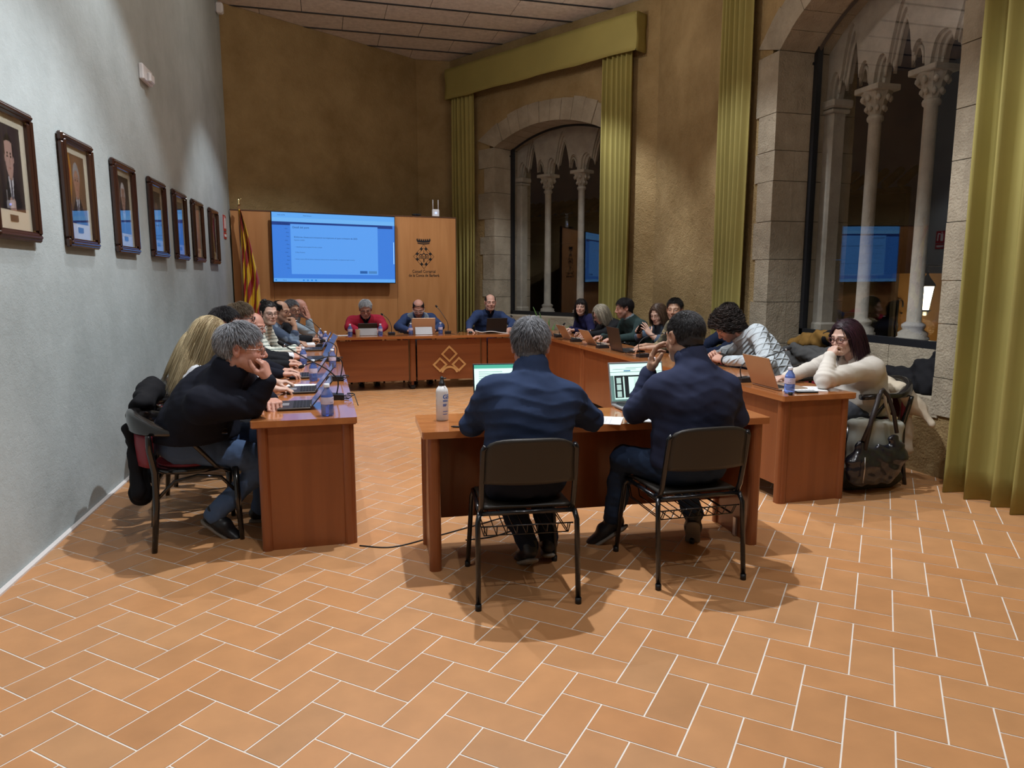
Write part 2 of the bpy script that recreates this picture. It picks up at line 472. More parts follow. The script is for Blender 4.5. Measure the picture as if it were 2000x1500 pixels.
# floor: terracotta herringbone, every tile a raised face of the one floor mesh
def build_floor():
    poly = np.array([LW0, CL, CB1, CB2, CA, CB, BEND])
    def inside(x, y):
        c = False; n = len(poly); j = n - 1
        for i in range(n):
            if (poly[i][1] > y) != (poly[j][1] > y) and x < (poly[j][0] - poly[i][0]) * (y - poly[i][1]) / (poly[j][1] - poly[i][1]) + poly[i][0]: c = not c
            j = i
        return c
    ang = rad(-42.42); s = .1548; o = np.array([1.6467, -1.792]); ca, sa = math.cos(ang), math.sin(ang)
    V = [(*p, 0) for p in poly[::-1]]; F = [tuple(range(len(poly)))]; C = [(.80, .74, .67)] * len(poly)
    rs = random.Random(3); g = .0029
    base = np.array([.480, .236, .100])
    for j in range(-75, 75):
        for k in range(-22, 22):
            x0 = 4 * k + ((7 - j) % 4)
            for (x, y, w_, h_) in ((x0, j, 2, 1), (x0 + 2, j, 1, 2)):
                cx, cy = x + w_ / 2, y + h_ / 2
                P = o + s * np.array([cx * ca - cy * sa, cx * sa + cy * ca])
                if not (-7.1 < P[1] < 9.6 and -2.2 < P[0] < 4.7): continue
                q = []
                ins = 0
                for (a, b_) in ((x, y), (x + w_, y), (x + w_, y + h_), (x, y + h_)):
                    qa = cx + (a - cx) * (1 - g * 2 / (s * w_)); qb = cy + (b_ - cy) * (1 - g * 2 / (s * h_))
                    W = o + s * np.array([qa * ca - qb * sa, qa * sa + qb * ca]); q.append(W); ins += inside(W[0], W[1])
                if ins == 0: continue
                v = 1 + rs.gauss(0, .035); hue = rs.gauss(0, .022)
                col = base * v * np.array([1, 1 + hue, 1 + 2.2 * hue])
                n0 = len(V); V += [(W[0], W[1], .0012) for W in q]; F.append((n0, n0 + 1, n0 + 2, n0 + 3)); C += [tuple(col)] * 4
    m = mat('terracotta', (.5, .2, .08), .42, attr=True, var=(7, .07), bump=(26, .12, .004), spec=.4)
    ob = mesh_obj('floor', V, F, m, smooth=False, cols=np.array(C)); ob['kind'] = 'structure'
build_floor()
b = MB(); b.prism([LW0, BEND, CB, CA, CB2, CB1, CL], (0, 0, 0), (1, 0, 0), (0, 1, 0), -.15, -.002)
o = b.build('floor_slab', M_grout); o['kind'] = 'structure'; o.name = 'trim_9'

# ceiling: wood-wool boards between dark tracks
M_ceil = plaster('wood_wool_board', (.80, .72, .65), (.62, .55, .49), 12, [(90, .9, .008)])
M_track = mat('ceiling_track', (.03, .033, .04), .5)
b = MB()
ys = [6.2664 + .6435 * i for i in range(-22, 6)]
for i in range(len(ys) - 1):
    y0, y1 = ys[i] + .018, ys[i + 1] - .018
    off = .35 + (.6 if (i % 2) else 0) - 3.6
    x = off
    while x < 5.2:
        b.box((x + .6, (y0 + y1) / 2, HC + .02), (1.192, y1 - y0, .03)); x += 1.2
o = b.build('ceiling', M_ceil); o['kind'] = 'structure'
b = MB()
for y in ys: b.box((1.3, y, HC + .012), (8, .036, .035))
o = b.build('trim_1', M_track); o['kind'] = 'structure'
b = MB(); b.box((1.3, 1, HC + .10), (9, 18, .08)); o = b.build('ceiling_deck', mat('deck_dark', (.05, .04, .035), .9)); o['kind'] = 'structure'; o.name = 'trim_2'

# skirting line at the foot of the white wall
b = MB(); t = np.array(CL) - np.array(LW0); Lw = np.linalg.norm(t); t = t / Lw
nn = np.array([t[1], -t[0]])
b.prism([(0, 0), (Lw, 0), (Lw, .012), (0, .012)], (*LW0, 0), (t[0], t[1], 0), (0, 0, 1), 0, .03)
o = b.build('baseboard_left', mat('pale_grout', (.66, .62, .6), .8)); o['kind'] = 'structure'

# ------------------------------------------------------------------ the two gothic windows
def stone_surround(idx, p0, p1, s0, s1, zb, zs, rise, depth, seat=None, seed=1, fw=.30):
    """blocks of the jambs and the voussoirs; p0->p1 wall line, outside on the left"""
    p0 = np.array(p0, float); p1 = np.array(p1, float); t = (p1 - p0) / np.linalg.norm(p1 - p0)
    ux = np.array([t[0], t[1], 0]); uz = np.array([0, 0, 1.]); o = np.array([p0[0], p0[1], 0])
    rs = random.Random(seed); b = MB()
    def blk(poly, d0, d1): b.prism(poly, o, ux, uz, d0, d1)
    zl = (seat if seat is not None else zb)
    for side in (0, 1):
        z = zl - (.12 if seat is not None else 0)
        k = 0
        while z < zs - .03:
            h = rs.uniform(.27, .46)
            if zs - (z + h) < .18: h = zs - z
            wv = fw + (rs.uniform(.0, .12) if k % 2 else rs.uniform(-.06, 0))
            a, c = (s0 - wv, s0) if side == 0 else (s1, s1 + wv)
            e = rs.uniform(0, .008)
            g = .003
            blk([(a, z + g), (c, z + g), (c, z + h - g), (a, z + h - g)], -depth * .52, .012 + e)
            blk([((s0 - .2) if side == 0 else s1 + e, z + g), ((s0 - e) if side == 0 else s1 + .2, z + g), ((s0 - e) if side == 0 else s1 + .2, z + h - g), ((s0 - .2) if side == 0 else s1 + e, z + h - g)], -depth - .5, -depth * .52 - .003)
            z += h; k += 1
    # voussoirs
    w_ = (s1 - s0) / 2; R = (w_ * w_ + rise * rise) / (2 * rise); cx = (s0 + s1) / 2; cz = zs + rise - R
    half = math.asin(w_ / R); NV = 11
    th0 = .34
    for i in range(NV):
        a0 = -half + 2 * half * i / NV; a1 = -half + 2 * half * (i + 1) / NV
        if i == 0: a0x = a0 - .10
        else: a0x = a0
        a1x = a1 + .10 if i == NV - 1 else a1
        th = th0 + rs.uniform(-.03, .03); g = .0015
        def pt(a, r): return (cx + r * math.sin(a), cz + r * math.cos(a))
        am = (a0 + a1) / 2
        poly = [pt(a0 + g, R), pt(am, R), pt(a1 - g, R), pt(a1x - g, R + th), pt(am, R + th), pt(a0x + g, R + th)]
        blk(poly, -depth - .5, .012 + rs.uniform(0, .012))
    # sill
    if seat is None:
        blk([(s0 - .1, zb - .2), (s1 + .1, zb - .2), (s1 + .1, zb), (s0 - .1, zb)], -depth - .5, .01)
    else:
        blk([(s0 - .06, seat - .14), (s1 + .06, seat - .14), (s1 + .06, seat), (s0 - .06, seat)], -depth - .1, .015)
        x = s0 - .06
        for wd in (.62, .7, .5, .6, .6):
            x2 = min(x + wd, s1 + .06)
            if x2 - x > .05: blk([(x + .003, seat + .002), (x2 - .003, seat + .002), (x2 - .003, zb), (x + .003, zb)], -depth - .5, -depth + .03)
            x = x2
    ob = b.build('trim_%d' % idx, M_stone); ob['kind'] = 'structure'
    return o, ux, uz

def tracery(idx, o, ux, uz, s0, s1, zb, zs, rise, d, cols, seed=0):
    """three cusped lights on slender columns, slab centred at depth d outside the wall face"""
    n = np.cross(ux, uz); b = MB()
    edges = [s0] + cols + [s1]
    ZS, SP, CU, AP = 3.30, 3.30, 3.42, 3.82
    th = .05
    def zlow(s, e=0):      # e widens the cusped opening for the outer order of the moulding
        for i in range(3):
            a, c = edges[i], edges[i + 1]
            if a <= s <= c:
                m = (a + c) / 2; hw = (c - a) / 2 - .10 + e; u = abs(s - m) / hw
                if u >= 1: return ZS
                if u > .46: return SP + .03 + e * .7 + .19 * math.sqrt(max(0, 1 - ((u - .73) / .27) ** 2))
                v = u / .46
                return 3.44 + e * .7 + (AP + e * 1.6 - 3.44) * (1 - v ** 1.7)
        return ZS
    K = 150
    for i in range(K):
        a = s0 + (s1 - s0) * i / K; c = s0 + (s1 - s0) * (i + 1) / K
        za, zc = zlow(a + 1e-6), zlow(c - 1e-6)
        ta, tc_ = arc_z(a, s0, s1, zs, rise) + .12, arc_z(c, s0, s1, zs, rise) + .12
        b.prism([(a, za), (c, zc), (c, tc_), (a, ta)], o, ux, uz, -d - th, -d + .01)
        za, zc = zlow(a + 1e-6, .035), zlow(c - 1e-6, .035)
        b.prism([(a, za), (c, zc), (c, tc_), (a, ta)], o, ux, uz, -d + .01, -d + th * .8)
        za, zc = zlow(a + 1e-6, .065), zlow(c - 1e-6, .065)
        b.prism([(a, za), (c, zc), (c, tc_), (a, ta)], o, ux, uz, -d + th * .8, -d + th * 1.5)
    for i in range(3):   # raised moulding that follows each cusped head
        a, c = edges[i], edges[i + 1]; m = (a + c) / 2; hw = (c - a) / 2 - .10
        pts = []
        for j in range(61):
            u = -1 + 2 * j / 60; s = m + u * hw * .995
            pts.append(o + ux * s + uz * (zlow(s) - .0) + n * (-d + .012))
        b.tube(pts, .016, 6)
    for s in cols:
        c = o + ux * s - n * d
        prof = [(.135, zb), (.135, zb + .05), (.12, zb + .06), (.125, zb + .09), (.085, zb + .12), (.10, zb + .145), (.098, zb + .165), (.062, zb + .19),
                (.058, 1.9), (.056, 2.98), (.072, 2.995), (.076, 3.015), (.070, 3.035), (.058, 3.045)]
        b.lathe(prof, c, 20)
        # capital: flares to a square abacus, two rows of stubby leaves
        b.lathe([(.058, 3.04), (.075, 3.09), (.10, 3.17), (.135, 3.235), (.14, 3.25)], c, 8, smooth=False)
        for k in range(8):
            an = k * PI / 4 + .2
            for (rr, zz, sz) in ((.082, 3.10, .03), (.118, 3.19, .035)):
                q = c + np.array([math.cos(an) * rr, math.sin(an) * rr, zz])
                b.lathe([(.004, -sz), (sz * .7, -sz * .3), (sz * .62, sz * .4), (.004, sz)], q, 8)
        b.box(c + np.array([0, 0, 3.275]), (.30, .27, .055), R=np.c_[ux, n, uz], bev=.008)
    for s in (s0 + .02, s1 - .02):   # half responds at the jambs
        sg = 1 if s < (s0 + s1) / 2 else -1
        c = o + ux * (s + sg * .02) - n * d
        b.box(c + np.array([0, 0, (zb + 3.2) / 2]), (.15, .17, 3.2 - zb), R=np.c_[ux, n, uz], bev=.02)
        b.box(c + np.array([0, 0, 3.19]), (.20, .22, .04), R=np.c_[ux, n, uz], bev=.01)
        b.box(c + np.array([0, 0, 3.26]), (.25, .25, .08), R=np.c_[ux, n, uz], bev=.015)
        b.box(c + np.array([0, 0, zb + .06]), (.2, .22, .12), R=np.c_[ux, n, uz], bev=.02)
    ob = b.build('trim_%d' % idx, M_stone2); ob['kind'] = 'structure'

def pane(idx, o, ux, uz, s0, s1, zb, zs, rise, d):
    n = np.cross(ux, uz); b = MB(); f = .055
    def fr(a, c, z0, z1): b.prism([(a, z0), (c, z0), (c, z1), (a, z1)], o, ux, uz, -d - .03, -d + .03)
    fr(s0, s0 + f, zb, zs + .05); fr(s1 - f, s1, zb, zs + .05); fr(s0, s1, zb, zb + f + .01)
    K = 24
    pts = []
    for i in range(K + 1):
        s = s0 + (s1 - s0) * i / K; pts.append(o + ux * s + uz * (arc_z(s, s0, s1, zs, rise) - .012) - n * d)
    b.tube(pts, .022, 4, smooth=False)
    b.box(o + ux * (s0 - .03) + uz * (zs - .1) - n * (d - .03), (.07, .03, .025), R=np.c_[ux, n, uz])
    fo = b.build('window_%d' % idx, M_black); fo['kind'] = 'structure'
    g = MB()
    for i in range(K):
        a = s0 + f + (s1 - s0 - 2 * f) * i / K; c = s0 + f + (s1 - s0 - 2 * f) * (i + 1) / K
        za, zc = arc_z(a, s0, s1, zs, rise), arc_z(c, s0, s1, zs, rise)
        z0 = zb + f
        V = [o + ux * a + uz * z0 - n * d, o + ux * c + uz * z0 - n * d, o + ux * c + uz * zc - n * d, o + ux * a + uz * za - n * d]
        for dd in (0, .008):
            g.add(np.array(V) - n * dd, [(0, 1, 2, 3)] if dd == 0 else [(3, 2, 1, 0)])
    go = g.build('pane', M_glass, fo)

DA = .42
o_, ux_, uz_ = stone_surround(3, CB2, CA, 1.15, 3.45, .89, 3.76, .26, DA, seed=4)
pane(1, o_, ux_, uz_, 1.15, 3.45, .89, 3.76, .26, DA)
tracery(4, o_, ux_, uz_, 1.15, 3.45, .90, 3.78, .26, DA + .22, [1.82, 2.56])
o_, ux_, uz_ = stone_surround(5, CB, BEND, .79, 2.95, .93, 3.76, .44, DA, seat=.60, seed=9)
pane(2, o_, ux_, uz_, .79, 2.95, .93, 3.76, .44, DA)
tracery(6, o_, ux_, uz_, .79, 2.95, .94, 3.78, .44, DA + .22, [1.40, 2.05])

# ------------------------------------------------------------------ outside in the dark street
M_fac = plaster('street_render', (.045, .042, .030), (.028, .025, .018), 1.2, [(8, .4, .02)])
M_orange = plaster('orange_render', (.34, .19, .065), (.25, .13, .045), 1.5, [(8, .4, .02)])
def outer(name, label, cat, parts):
    e = empty(name, (0, 0, 0), 0, label, cat); return e
fac = empty('street_house', (8.3, 14.0, -3.2), rad(-59), 'dim rendered house with a tiled eave across the dark street', 'building')
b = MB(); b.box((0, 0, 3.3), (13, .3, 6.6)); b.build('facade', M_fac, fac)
b = MB()
for i in range(44): b.cyl((-6.4 + i * .3, -.55, 6.62), (-6.4 + i * .3, .4, 7.0), .085, 8)
b.build('roof_tiles', mat('old_tile', (.10, .05, .03), .9), fac)
b = MB(); b.box((0, -.3, 6.5), (13, .5, .08)); b.build('eave', mat('eave_wood', (.05, .035, .02), .9), fac)
b = MB(); b.box((-1.6, -.17, 4.2), (1.1, .06, 1.7)); b.build('window', mat('dark_shutter', (.015, .013, .012), .7), fac)
b = MB(); b.box((2.2, -.17, 4.2), (1.0, .06, 1.7)); b.build('window', MC['dark_shutter'], fac)
b = MB(); b.tube([(-6.4, -.22, 5.9), (-3, -.22, 5.75), (0, -.22, 5.8), (3, -.22, 5.7), (6.4, -.22, 5.9)], .02, 6); b.build('cable', M_black, fac)

h2 = empty('street_house', (8.4, 4.9, -3.2), 0, 'orange rendered corner house lit by the wall lantern', 'building')
b = MB(); b.box((.5, -.02, 2.4), (1.0, .36, 4.8)); b.build('facade', M_orange, h2)
b = MB(); b.box((-.02, .20, 2.4), (.08, .07, 4.8)); b.build('corner_strip', mat('dark_strip', (.03, .025, .02), .8), h2)
h3 = empty('street_house', (8.6, 7.35, -3.2), 0, 'grey green rendered house behind the downpipe, beside the orange house', 'building')
b = MB(); b.box((.4, 0, 2.4), (.5, 4.3, 4.8)); b.build('facade', plaster('green_render', (.17, .165, .10), (.10, .095, .06), 1.4, [(8, .4, .02)]), h3)
b = MB(); b.box((.1, 0, 4.12), (.14, 4.3, .07)); b.build('ledge', M_fac, h3)
h4 = empty('street_house', (9.4, 3.7, -3.2), 0, 'dark house at the right edge of the window, beyond the lantern', 'building')
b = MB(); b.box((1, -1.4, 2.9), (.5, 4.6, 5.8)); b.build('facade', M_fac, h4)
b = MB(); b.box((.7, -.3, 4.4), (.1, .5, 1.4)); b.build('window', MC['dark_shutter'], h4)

lx, ly, lz = 7.75, 3.88, 1.275
lan = empty('wall_lantern', (lx, ly, lz), 0, 'lit four-sided street lantern on an iron wall bracket outside', 'lamp')
b = MB(); b.lathe([(.07, -.17), (.13, .14)], n=4, smooth=False); b.build('lamp_glass', mat('lamp_glow', (1, .8, .45), .5, emit=(1, .84, .52), estr=22), lan)
b = MB(); b.lathe([(.15, .145), (.14, .17), (.05, .26), (.02, .30), (.025, .33)], n=4, smooth=False); b.lathe([(.03, -.25), (.05, -.2), (.078, -.175)], n=8)
for k in range(4):
    a = k * PI / 2; b.tube([(.07 * math.cos(a), .07 * math.sin(a), -.17), (.132 * math.cos(a), .132 * math.sin(a), .15)], .008, 4)
b.build('lamp_frame', M_black, lan)
b = MB(); b.tube([(0, 0, .33), (0, .02, .42), (.25, .08, .42), (1.0, .1, .42)], .014, 6); b.build('bracket', M_black, lan)
br = empty('iron_bracket', (8.38, 5.02, 1.22), 0, 'scrolled wrought iron bracket on the orange house corner', 'bracket')
b = MB(); b.tube([(0, 0, 0), (-.25, -.3, 0), (-.45, -.5, 0)], .014, 6)
b.tube([(-.02 - .1 * math.cos(a), -.1 - .12 * math.cos(a), -.12 + .1 * math.sin(a)) for a in np.linspace(0, 5.2, 24)], .012, 6)
b.tube([(0, 0, 0), (-.02, -.02, -.3), (-.06, -.08, -.42), (0, 0, -.55), (-.05, -.06, -.7), (0, 0, -.8)], .014, 6)
b.build('scroll', M_black, br)
pl_ = bpy.data.lights.new('lantern_light', 'POINT'); pl_.energy = 38; pl_.color = (1, .78, .42); pl_.shadow_soft_size = .12
po = bpy.data.objects.new('lantern_light', pl_); COL.objects.link(po); po.location = (lx - .0, ly, lz - .42)

# ------------------------------------------------------------------ curtains
def curtain(label, p0, p1, z0, z1, folds, amp, seed=0, splay=0, group='mustard window curtains'):
    rs = random.Random(seed); p0 = np.array(p0, float); p1 = np.array(p1, float); t = p1 - p0; L = np.linalg.norm(t); t /= L; n = np.array([t[1], -t[0]])
    K = folds * 12; R = 26; V = []
    ph = [rs.uniform(-.8, .8) for _ in range(folds + 2)]; am = [rs.uniform(.55, 1.15) for _ in range(folds + 2)]
    for j in range(R + 1):
        f = j / R; z = z1 + (z0 - z1) * f
        for i in range(K + 1):
            u = i / K; k = u * folds; q = int(k)
            a = amp * (am[q] * (1 - (k - q)) + am[q + 1] * (k - q)) * (.85 + .35 * f)
            phs = ph[q] * (1 - (k - q)) + ph[q + 1] * (k - q)
            x = math.sin(2 * PI * k + phs * (1 + .5 * f) + .5 * math.sin(3 * f + q))
            y = a * (abs(x) ** .75 * (1 if x > 0 else -1))
            s = u * L + .25 * a * math.cos(2 * PI * k + phs) + splay * f * (u - .2)
            if f > .92: y += .012 * math.sin(9 * k + 5 * f)
            P = p0 + t * s + n * (y + .012 * math.sin(5 * f + 3 * u))
            V.append((P[0], P[1], z))
    W = K + 1; F = [(j * W + i, j * W + i + 1, (j + 1) * W + i + 1, (j + 1) * W + i) for j in range(R) for i in range(K)]
    o = mesh_obj('curtain', V, F, M_curt)
    sm = o.modifiers.new('thick', 'SOLIDIFY'); sm.thickness = .004
    return tag(o, label, 'curtain', group)
def along(p0, p1, s, d):
    p0 = np.array(p0, float); p1 = np.array(p1, float); t = (p1 - p0) / np.linalg.norm(p1 - p0); n = np.array([t[1], -t[0]])
    return p0 + t * s + n * d
curtain('narrow mustard curtain between the wood panel and the far window', along(CB2, CA, .23, .16), along(CB2, CA, .78, .16), .02, 4.9, 6, .045, 1)
curtain('full mustard curtain at the right side of the far arched window', along(CB2, CA, 3.58, .16), along(CB2, CA, 4.06, .16), .02, 4.9, 6, .05, 2)
curtain('mustard curtain left of the near window, behind the curly-haired person', along(CB, BEND, -.06, .14), along(CB, BEND, .44, .14), .02, 5.3, 6, .045, 3)
curtain('wide mustard curtain at the right edge, pooling on the floor', along(CB, BEND, 3.33, .2), along(CB, BEND, 4.55, .16), .004, 5.3, 7, .075, 5)
# pelmet over the far window
pA, pB = along(CB2, CA, .16, .25), along(CB2, CA, 4.2, .25); pA2, pB2 = along(CB2, CA, .16, .02), along(CB2, CA, 4.2, .02)
V = []; K = 60
path = [pA2, pA, pB, pB2]
segs = [(pA2, pA, 4), (pA, pB, 60), (pB, pB2, 4)]
for a, c, k_ in segs:
    for i in range(k_ + 1):
        P = a + (c - a) * i / k_; V.append((P[0], P[1]))
VV = []
for j in range(9):
    z = 5.17 - (5.17 - 4.66) * j / 8
    for i, (x, y) in enumerate(V): VV.append((x + .004 * math.sin(i * .9 + j), y + .004 * math.sin(i * .7 - j), z + (.006 * math.sin(i * .35) if j == 8 else 0)))
W = len(V); F = [(j * W + i, j * W + i + 1, (j + 1) * W + i + 1, (j + 1) * W + i) for j in range(8) for i in range(W - 1)]
pm = empty('pelmet', (0, 0, 0), 0, 'long mustard fabric pelmet above the far arched window', 'pelmet')
po = mesh_obj('valance_cloth', VV, F, M_curt, pm); sm = po.modifiers.new('t', 'SOLIDIFY'); sm.thickness = .006
b = MB(); tt = (pB - pA) / np.linalg.norm(pB - pA)
b.prism([(0, 0), (np.linalg.norm(pB - pA), 0), (np.linalg.norm(pB - pA), .24), (0, .24)], (pA[0], pA[1], 5.13), (tt[0], tt[1], 0), (-tt[1], tt[0], 0), 0, .02)
b.build('top_board', mat('pelmet_board', (.25, .2, .08), .8), pm)

# ------------------------------------------------------------------ visible ceiling lamps
sl = []
for i, (x, y, aim, p, sz) in enumerate(SPOTS):
    words = ['above the near desk', 'above the left table', 'above the right table', 'above the far table, near its left end',
             'above the far table, near its right end', 'over the open floor at the left', 'over the open floor at the right', 'over the floor behind the photographer']
    e = empty('spotlight', (x, y, HC), 0, 'small black ceiling spotlight ' + words[i], 'lamp', 'ceiling spotlights')
    b = MB(); b.lathe([(.07, -.10), (.075, -.08), (.075, -.01), (.05, 0)], n=20, cap=False); b.build('housing', M_black, e)
    b = MB(); b.lathe([(.001, -.058), (.055, -.058)], n=20, cap=False); b.build('lens', mat('spot_lens', (1, 1, 1), .3, emit=(.92, .96, 1), estr=60), e)
# ================================================================== FURNITURE
W_top = wood('table_wood', (.46, .175, .056), (.36, .122, .038), 'Y', .16, 7, .6)
W_topx = wood('table_wood_x', (.46, .175, .056), (.36, .122, .038), 'X', .16, 7, .6)
W_pan = wood('panel_wood', (.27, .084, .027), (.205, .058, .018), 'Z', .32, 7, .25)
W_back = wood('screen_wall_wood', (.50, .235, .088), (.41, .18, .062), 'Z', .4, 5, .1)
M_dark = mat('black_plastic', (.012, .012, .014), .45)
M_gold = wood('light_inlay', (.72, .42, .17), (.62, .34, .12), 'X', .4, 9, .1)
TOP = .745

def rounded_rect(x0, y0, x1, y1, r, k=4):
    P = []
    for cx, cy, a0 in ((x1 - r, y0 + r, -90), (x1 - r, y1 - r, 0), (x0 + r, y1 - r, 90), (x0 + r, y0 + r, 180)):
        for i in range(k + 1):
            a = rad(a0 + 90 * i / k); P.append((cx + r * math.cos(a), cy + r * math.sin(a)))
    return P
def slab(b, poly, z0, z1): b.prism(poly, (0, 0, 0), (1, 0, 0), (0, 1, 0), z0, z1)

def side_table(name_x, x0, x1, inner, label, segs):
    """long table along Y built of desk units; inner = x of the side facing the middle"""
    t = empty('conference_table', ((x0 + x1) / 2, 2.8, 0), 0, label, 'table')
    ox, oy = (x0 + x1) / 2, 2.8
    def B(): b = MB(); b.frame(np.eye(3), (-ox, -oy, 0)); return b
    sg = 1 if inner == x1 else -1
    for (a, c) in segs:
        b = B(); slab(b, rounded_rect(x0 - .03, a - .03 if a == segs[0][0] else a + .003, x1 + .03, c - .003, .014), TOP - .035, TOP); b.build('tabletop', W_top, t)
        b = B(); slab(b, [(x0 - .022, a - .02), (x1 + .022, a - .02), (x1 + .022, c), (x0 - .022, c)], TOP - .042, TOP - .035)
        b.build('edge_shadow_gap', W_pan, t)
        # inner front panel
        b = B(); xi = inner - sg * .02
        b.box((xi, (a + c) / 2, (TOP - .04 + .12) / 2), (.022, c - a - .08, TOP - .04 - .12)); b.build('front_panel', W_pan, t)
        for yy in (a + .035, c - .035):
            b = B(); slab(b, rounded_rect(xi - .032, yy - .032, xi + .032, yy + .032, .02), .0 if yy < .1 else .10, TOP - .04); b.build('post', W_pan, t)
        for yy in ((c + .0),):
            b = B(); b.box(((x0 + x1) / 2, yy - .03, .4), (x1 - x0 - .12, .02, .58)); b.build('divider', W_pan, t)
    a = segs[0][0]
    b = B(); slab(b, rounded_rect(x0 + .035, a + .012, x1 - .035, a + .032, .004), 0, TOP - .042); b.build('end_panel', W_pan, t)
    for xx in (x0 + .028, x1 - .028):
        b = B(); slab(b, rounded_rect(xx - .03, a - .004, xx + .03, a + .062, .026), 0, TOP - .042); b.build('post', W_pan, t)
    return t
side_table('l', -.505, 0, 0, 'long cherry wood table on the left, between a row of people and the open middle', [(0, 1.9), (1.9, 3.8), (3.8, 5.68)])
side_table('r', 2.80, 3.31, 2.80, 'long cherry wood table on the right, below the windows, closed end panel towards the camera', [(0, 1.9), (1.9, 3.8), (3.8, 5.68)])

# far table
t = empty('conference_table', (1.4, 6.0, 0), 0, 'far cherry wood table with a pale lozenge emblem on its front', 'table')
def B(): b = MB(); b.frame(np.eye(3), (-1.4, -6.0, 0)); return b
b = B(); slab(b, rounded_rect(-.535, 5.685, 3.34, 6.30, .014), TOP - .035, TOP); b.build('tabletop', W_topx, t)
b = B(); slab(b, [(-.52, 5.70), (3.32, 5.70), (3.32, 6.28), (-.52, 6.28)], TOP - .042, TOP - .035); b.build('edge_shadow_gap', W_pan, t)
for (a, c) in ((.07, .99), (1.13, 2.0), (2.13, 2.78)):
    b = B(); b.box(((a + c) / 2, 5.76, .41), (c - a + .02, .022, .56)); b.build('front_panel', wood('panel_wood_x', (.29, .09, .029), (.22, .062, .02), 'X', .32, 7, .25), t)
for x in (.05, 1.06, 2.065, 2.78):
    b = B(); slab(b, rounded_rect(x - .04, 5.735, x + .04, 5.79, .02), .12, TOP - .042); b.build('post', W_pan, t)
for x in (-.45, .05, 1.06, 2.065, 2.78, 3.28):
    b = B(); b.box((x, 6.02, .35), (.03, .44, .70)); b.build('support', W_pan, t)
    b = B(); b.box((x, 5.98, .03), (.07, .40, .05), bev=.01); b.build('foot', M_dark, t)
em = B()
def lozenge(b, cx, cz, r, wd, y, d=.014, rot=0):
    n = 4
    for i in range(4):
        a0, a1 = rad(90 * i + rot), rad(90 * (i + 1) + rot)
        P = [(cx + r * math.cos(a0), cz + r * math.sin(a0)), (cx + r * math.cos(a1), cz + r * math.sin(a1)),
             (cx + (r - wd) * math.cos(a1), cz + (r - wd) * math.sin(a1)), (cx + (r - wd) * math.cos(a0), cz + (r - wd) * math.sin(a0))]
        b.prism(P[::-1] if False else P, (0, y, 0), (1, 0, 0), (0, 0, 1), 0, d)
lozenge(em, 1.566, .484, .118, .034, 5.749)
lozenge(em, 1.434, .336, .105, .034, 5.749); lozenge(em, 1.70, .336, .105, .034, 5.749)
for i in range(12):
    a0, a1 = rad(18 + 144 * i / 12), rad(18 + 144 * (i + 1) / 12); r0, r1 = .098, .126; cx, cz = 1.568, .19
    em.prism([(cx + r1 * math.cos(a0), cz + r1 * math.sin(a0)), (cx + r1 * math.cos(a1), cz + r1 * math.sin(a1)),
              (cx + r0 * math.cos(a1), cz + r0 * math.sin(a1)), (cx + r0 * math.cos(a0), cz + r0 * math.sin(a0))], (0, 5.749, 0), (1, 0, 0), (0, 0, 1), 0, .014)
em.build('lozenge_emblem', M_gold, t)

# near desk
DR = rad(-3)
t = empty('desk', (1.30, -.345, 0), DR, 'cherry wood desk in the foreground between the two side tables, slightly askew', 'desk')
b = MB(); slab(b, rounded_rect(-.965, -.24, .965, .24, .014), TOP - .036, TOP); b.build('tabletop', W_topx, t)
for sx in (-1, 1):
    b = MB(); b.box((sx * .905, 0, .352), (.03, .40, .704)); b.build('side_panel', W_pan, t)
    for sy in (-1, 1):
        b = MB(); slab(b, rounded_rect(sx * .905 - .032, sy * .195 - .03, sx * .905 + .032, sy * .195 + .03, .026), 0, TOP - .037); b.build('post', W_pan, t)
b = MB(); b.box((0, .17, .43), (1.79, .018, .54)); b.build('modesty_panel', W_pan, t)
b = MB(); b.box((.88, -.06, .06), (.012, .03, .11)); b.build('metal_bracket', mat('zinc', (.6, .6, .62), .35, 1), t)

# ------------------------------------------------------------------ wood panel, screen, crest
PY = rad(9); P0 = np.array([-1.36, 7.305])
pd = np.array([math.cos(PY), math.sin(PY), 0]); pn = np.array([math.sin(PY), -math.cos(PY), 0]); pz = np.array([0, 0, 1.])
pan = empty('wood_partition', (*P0, 0), 0, 'large wooden partition panel carrying the screen and the crest', 'panel')
b = MB(); b.frame(np.c_[pd, -pn, pz], (0, 0, 0))
PLn = 3.47
for a, c in ((0, .56), (.563, 2.46), (2.463, PLn)):
    b.box(((a + c) / 2, .02, 1.255), (c - a, .04, 2.51))
b.build('board', W_back, pan)
b = MB(); b.frame(np.c_[pd, -pn, pz], (0, 0, 0)); b.box((PLn / 2, .02, 2.515), (PLn + .02, .05, .016)); b.box((PLn + .005, .02, 1.255), (.012, .05, 2.51)); b.build('edging', mat('dark_edging', (.09, .035, .014), .5), pan)
M_ink = mat('black_vinyl', (.008, .008, .01), .5)
o3 = np.array([*P0, 0.]) + pn * .0015
def pp(u, z, d=0): return np.array([*P0, 0.]) + pd * u + pz * z + pn * d
cr = empty('crest', tuple(pp(2.915, 1.88, .001)), 0, 'black crowned lozenge crest with council name on the wood panel', 'emblem')
b = MB()
def cpoly(b, poly, d=.002, z=0):
    b.prism(poly, (0, 0, 0), pd, pz, -.0005, d)
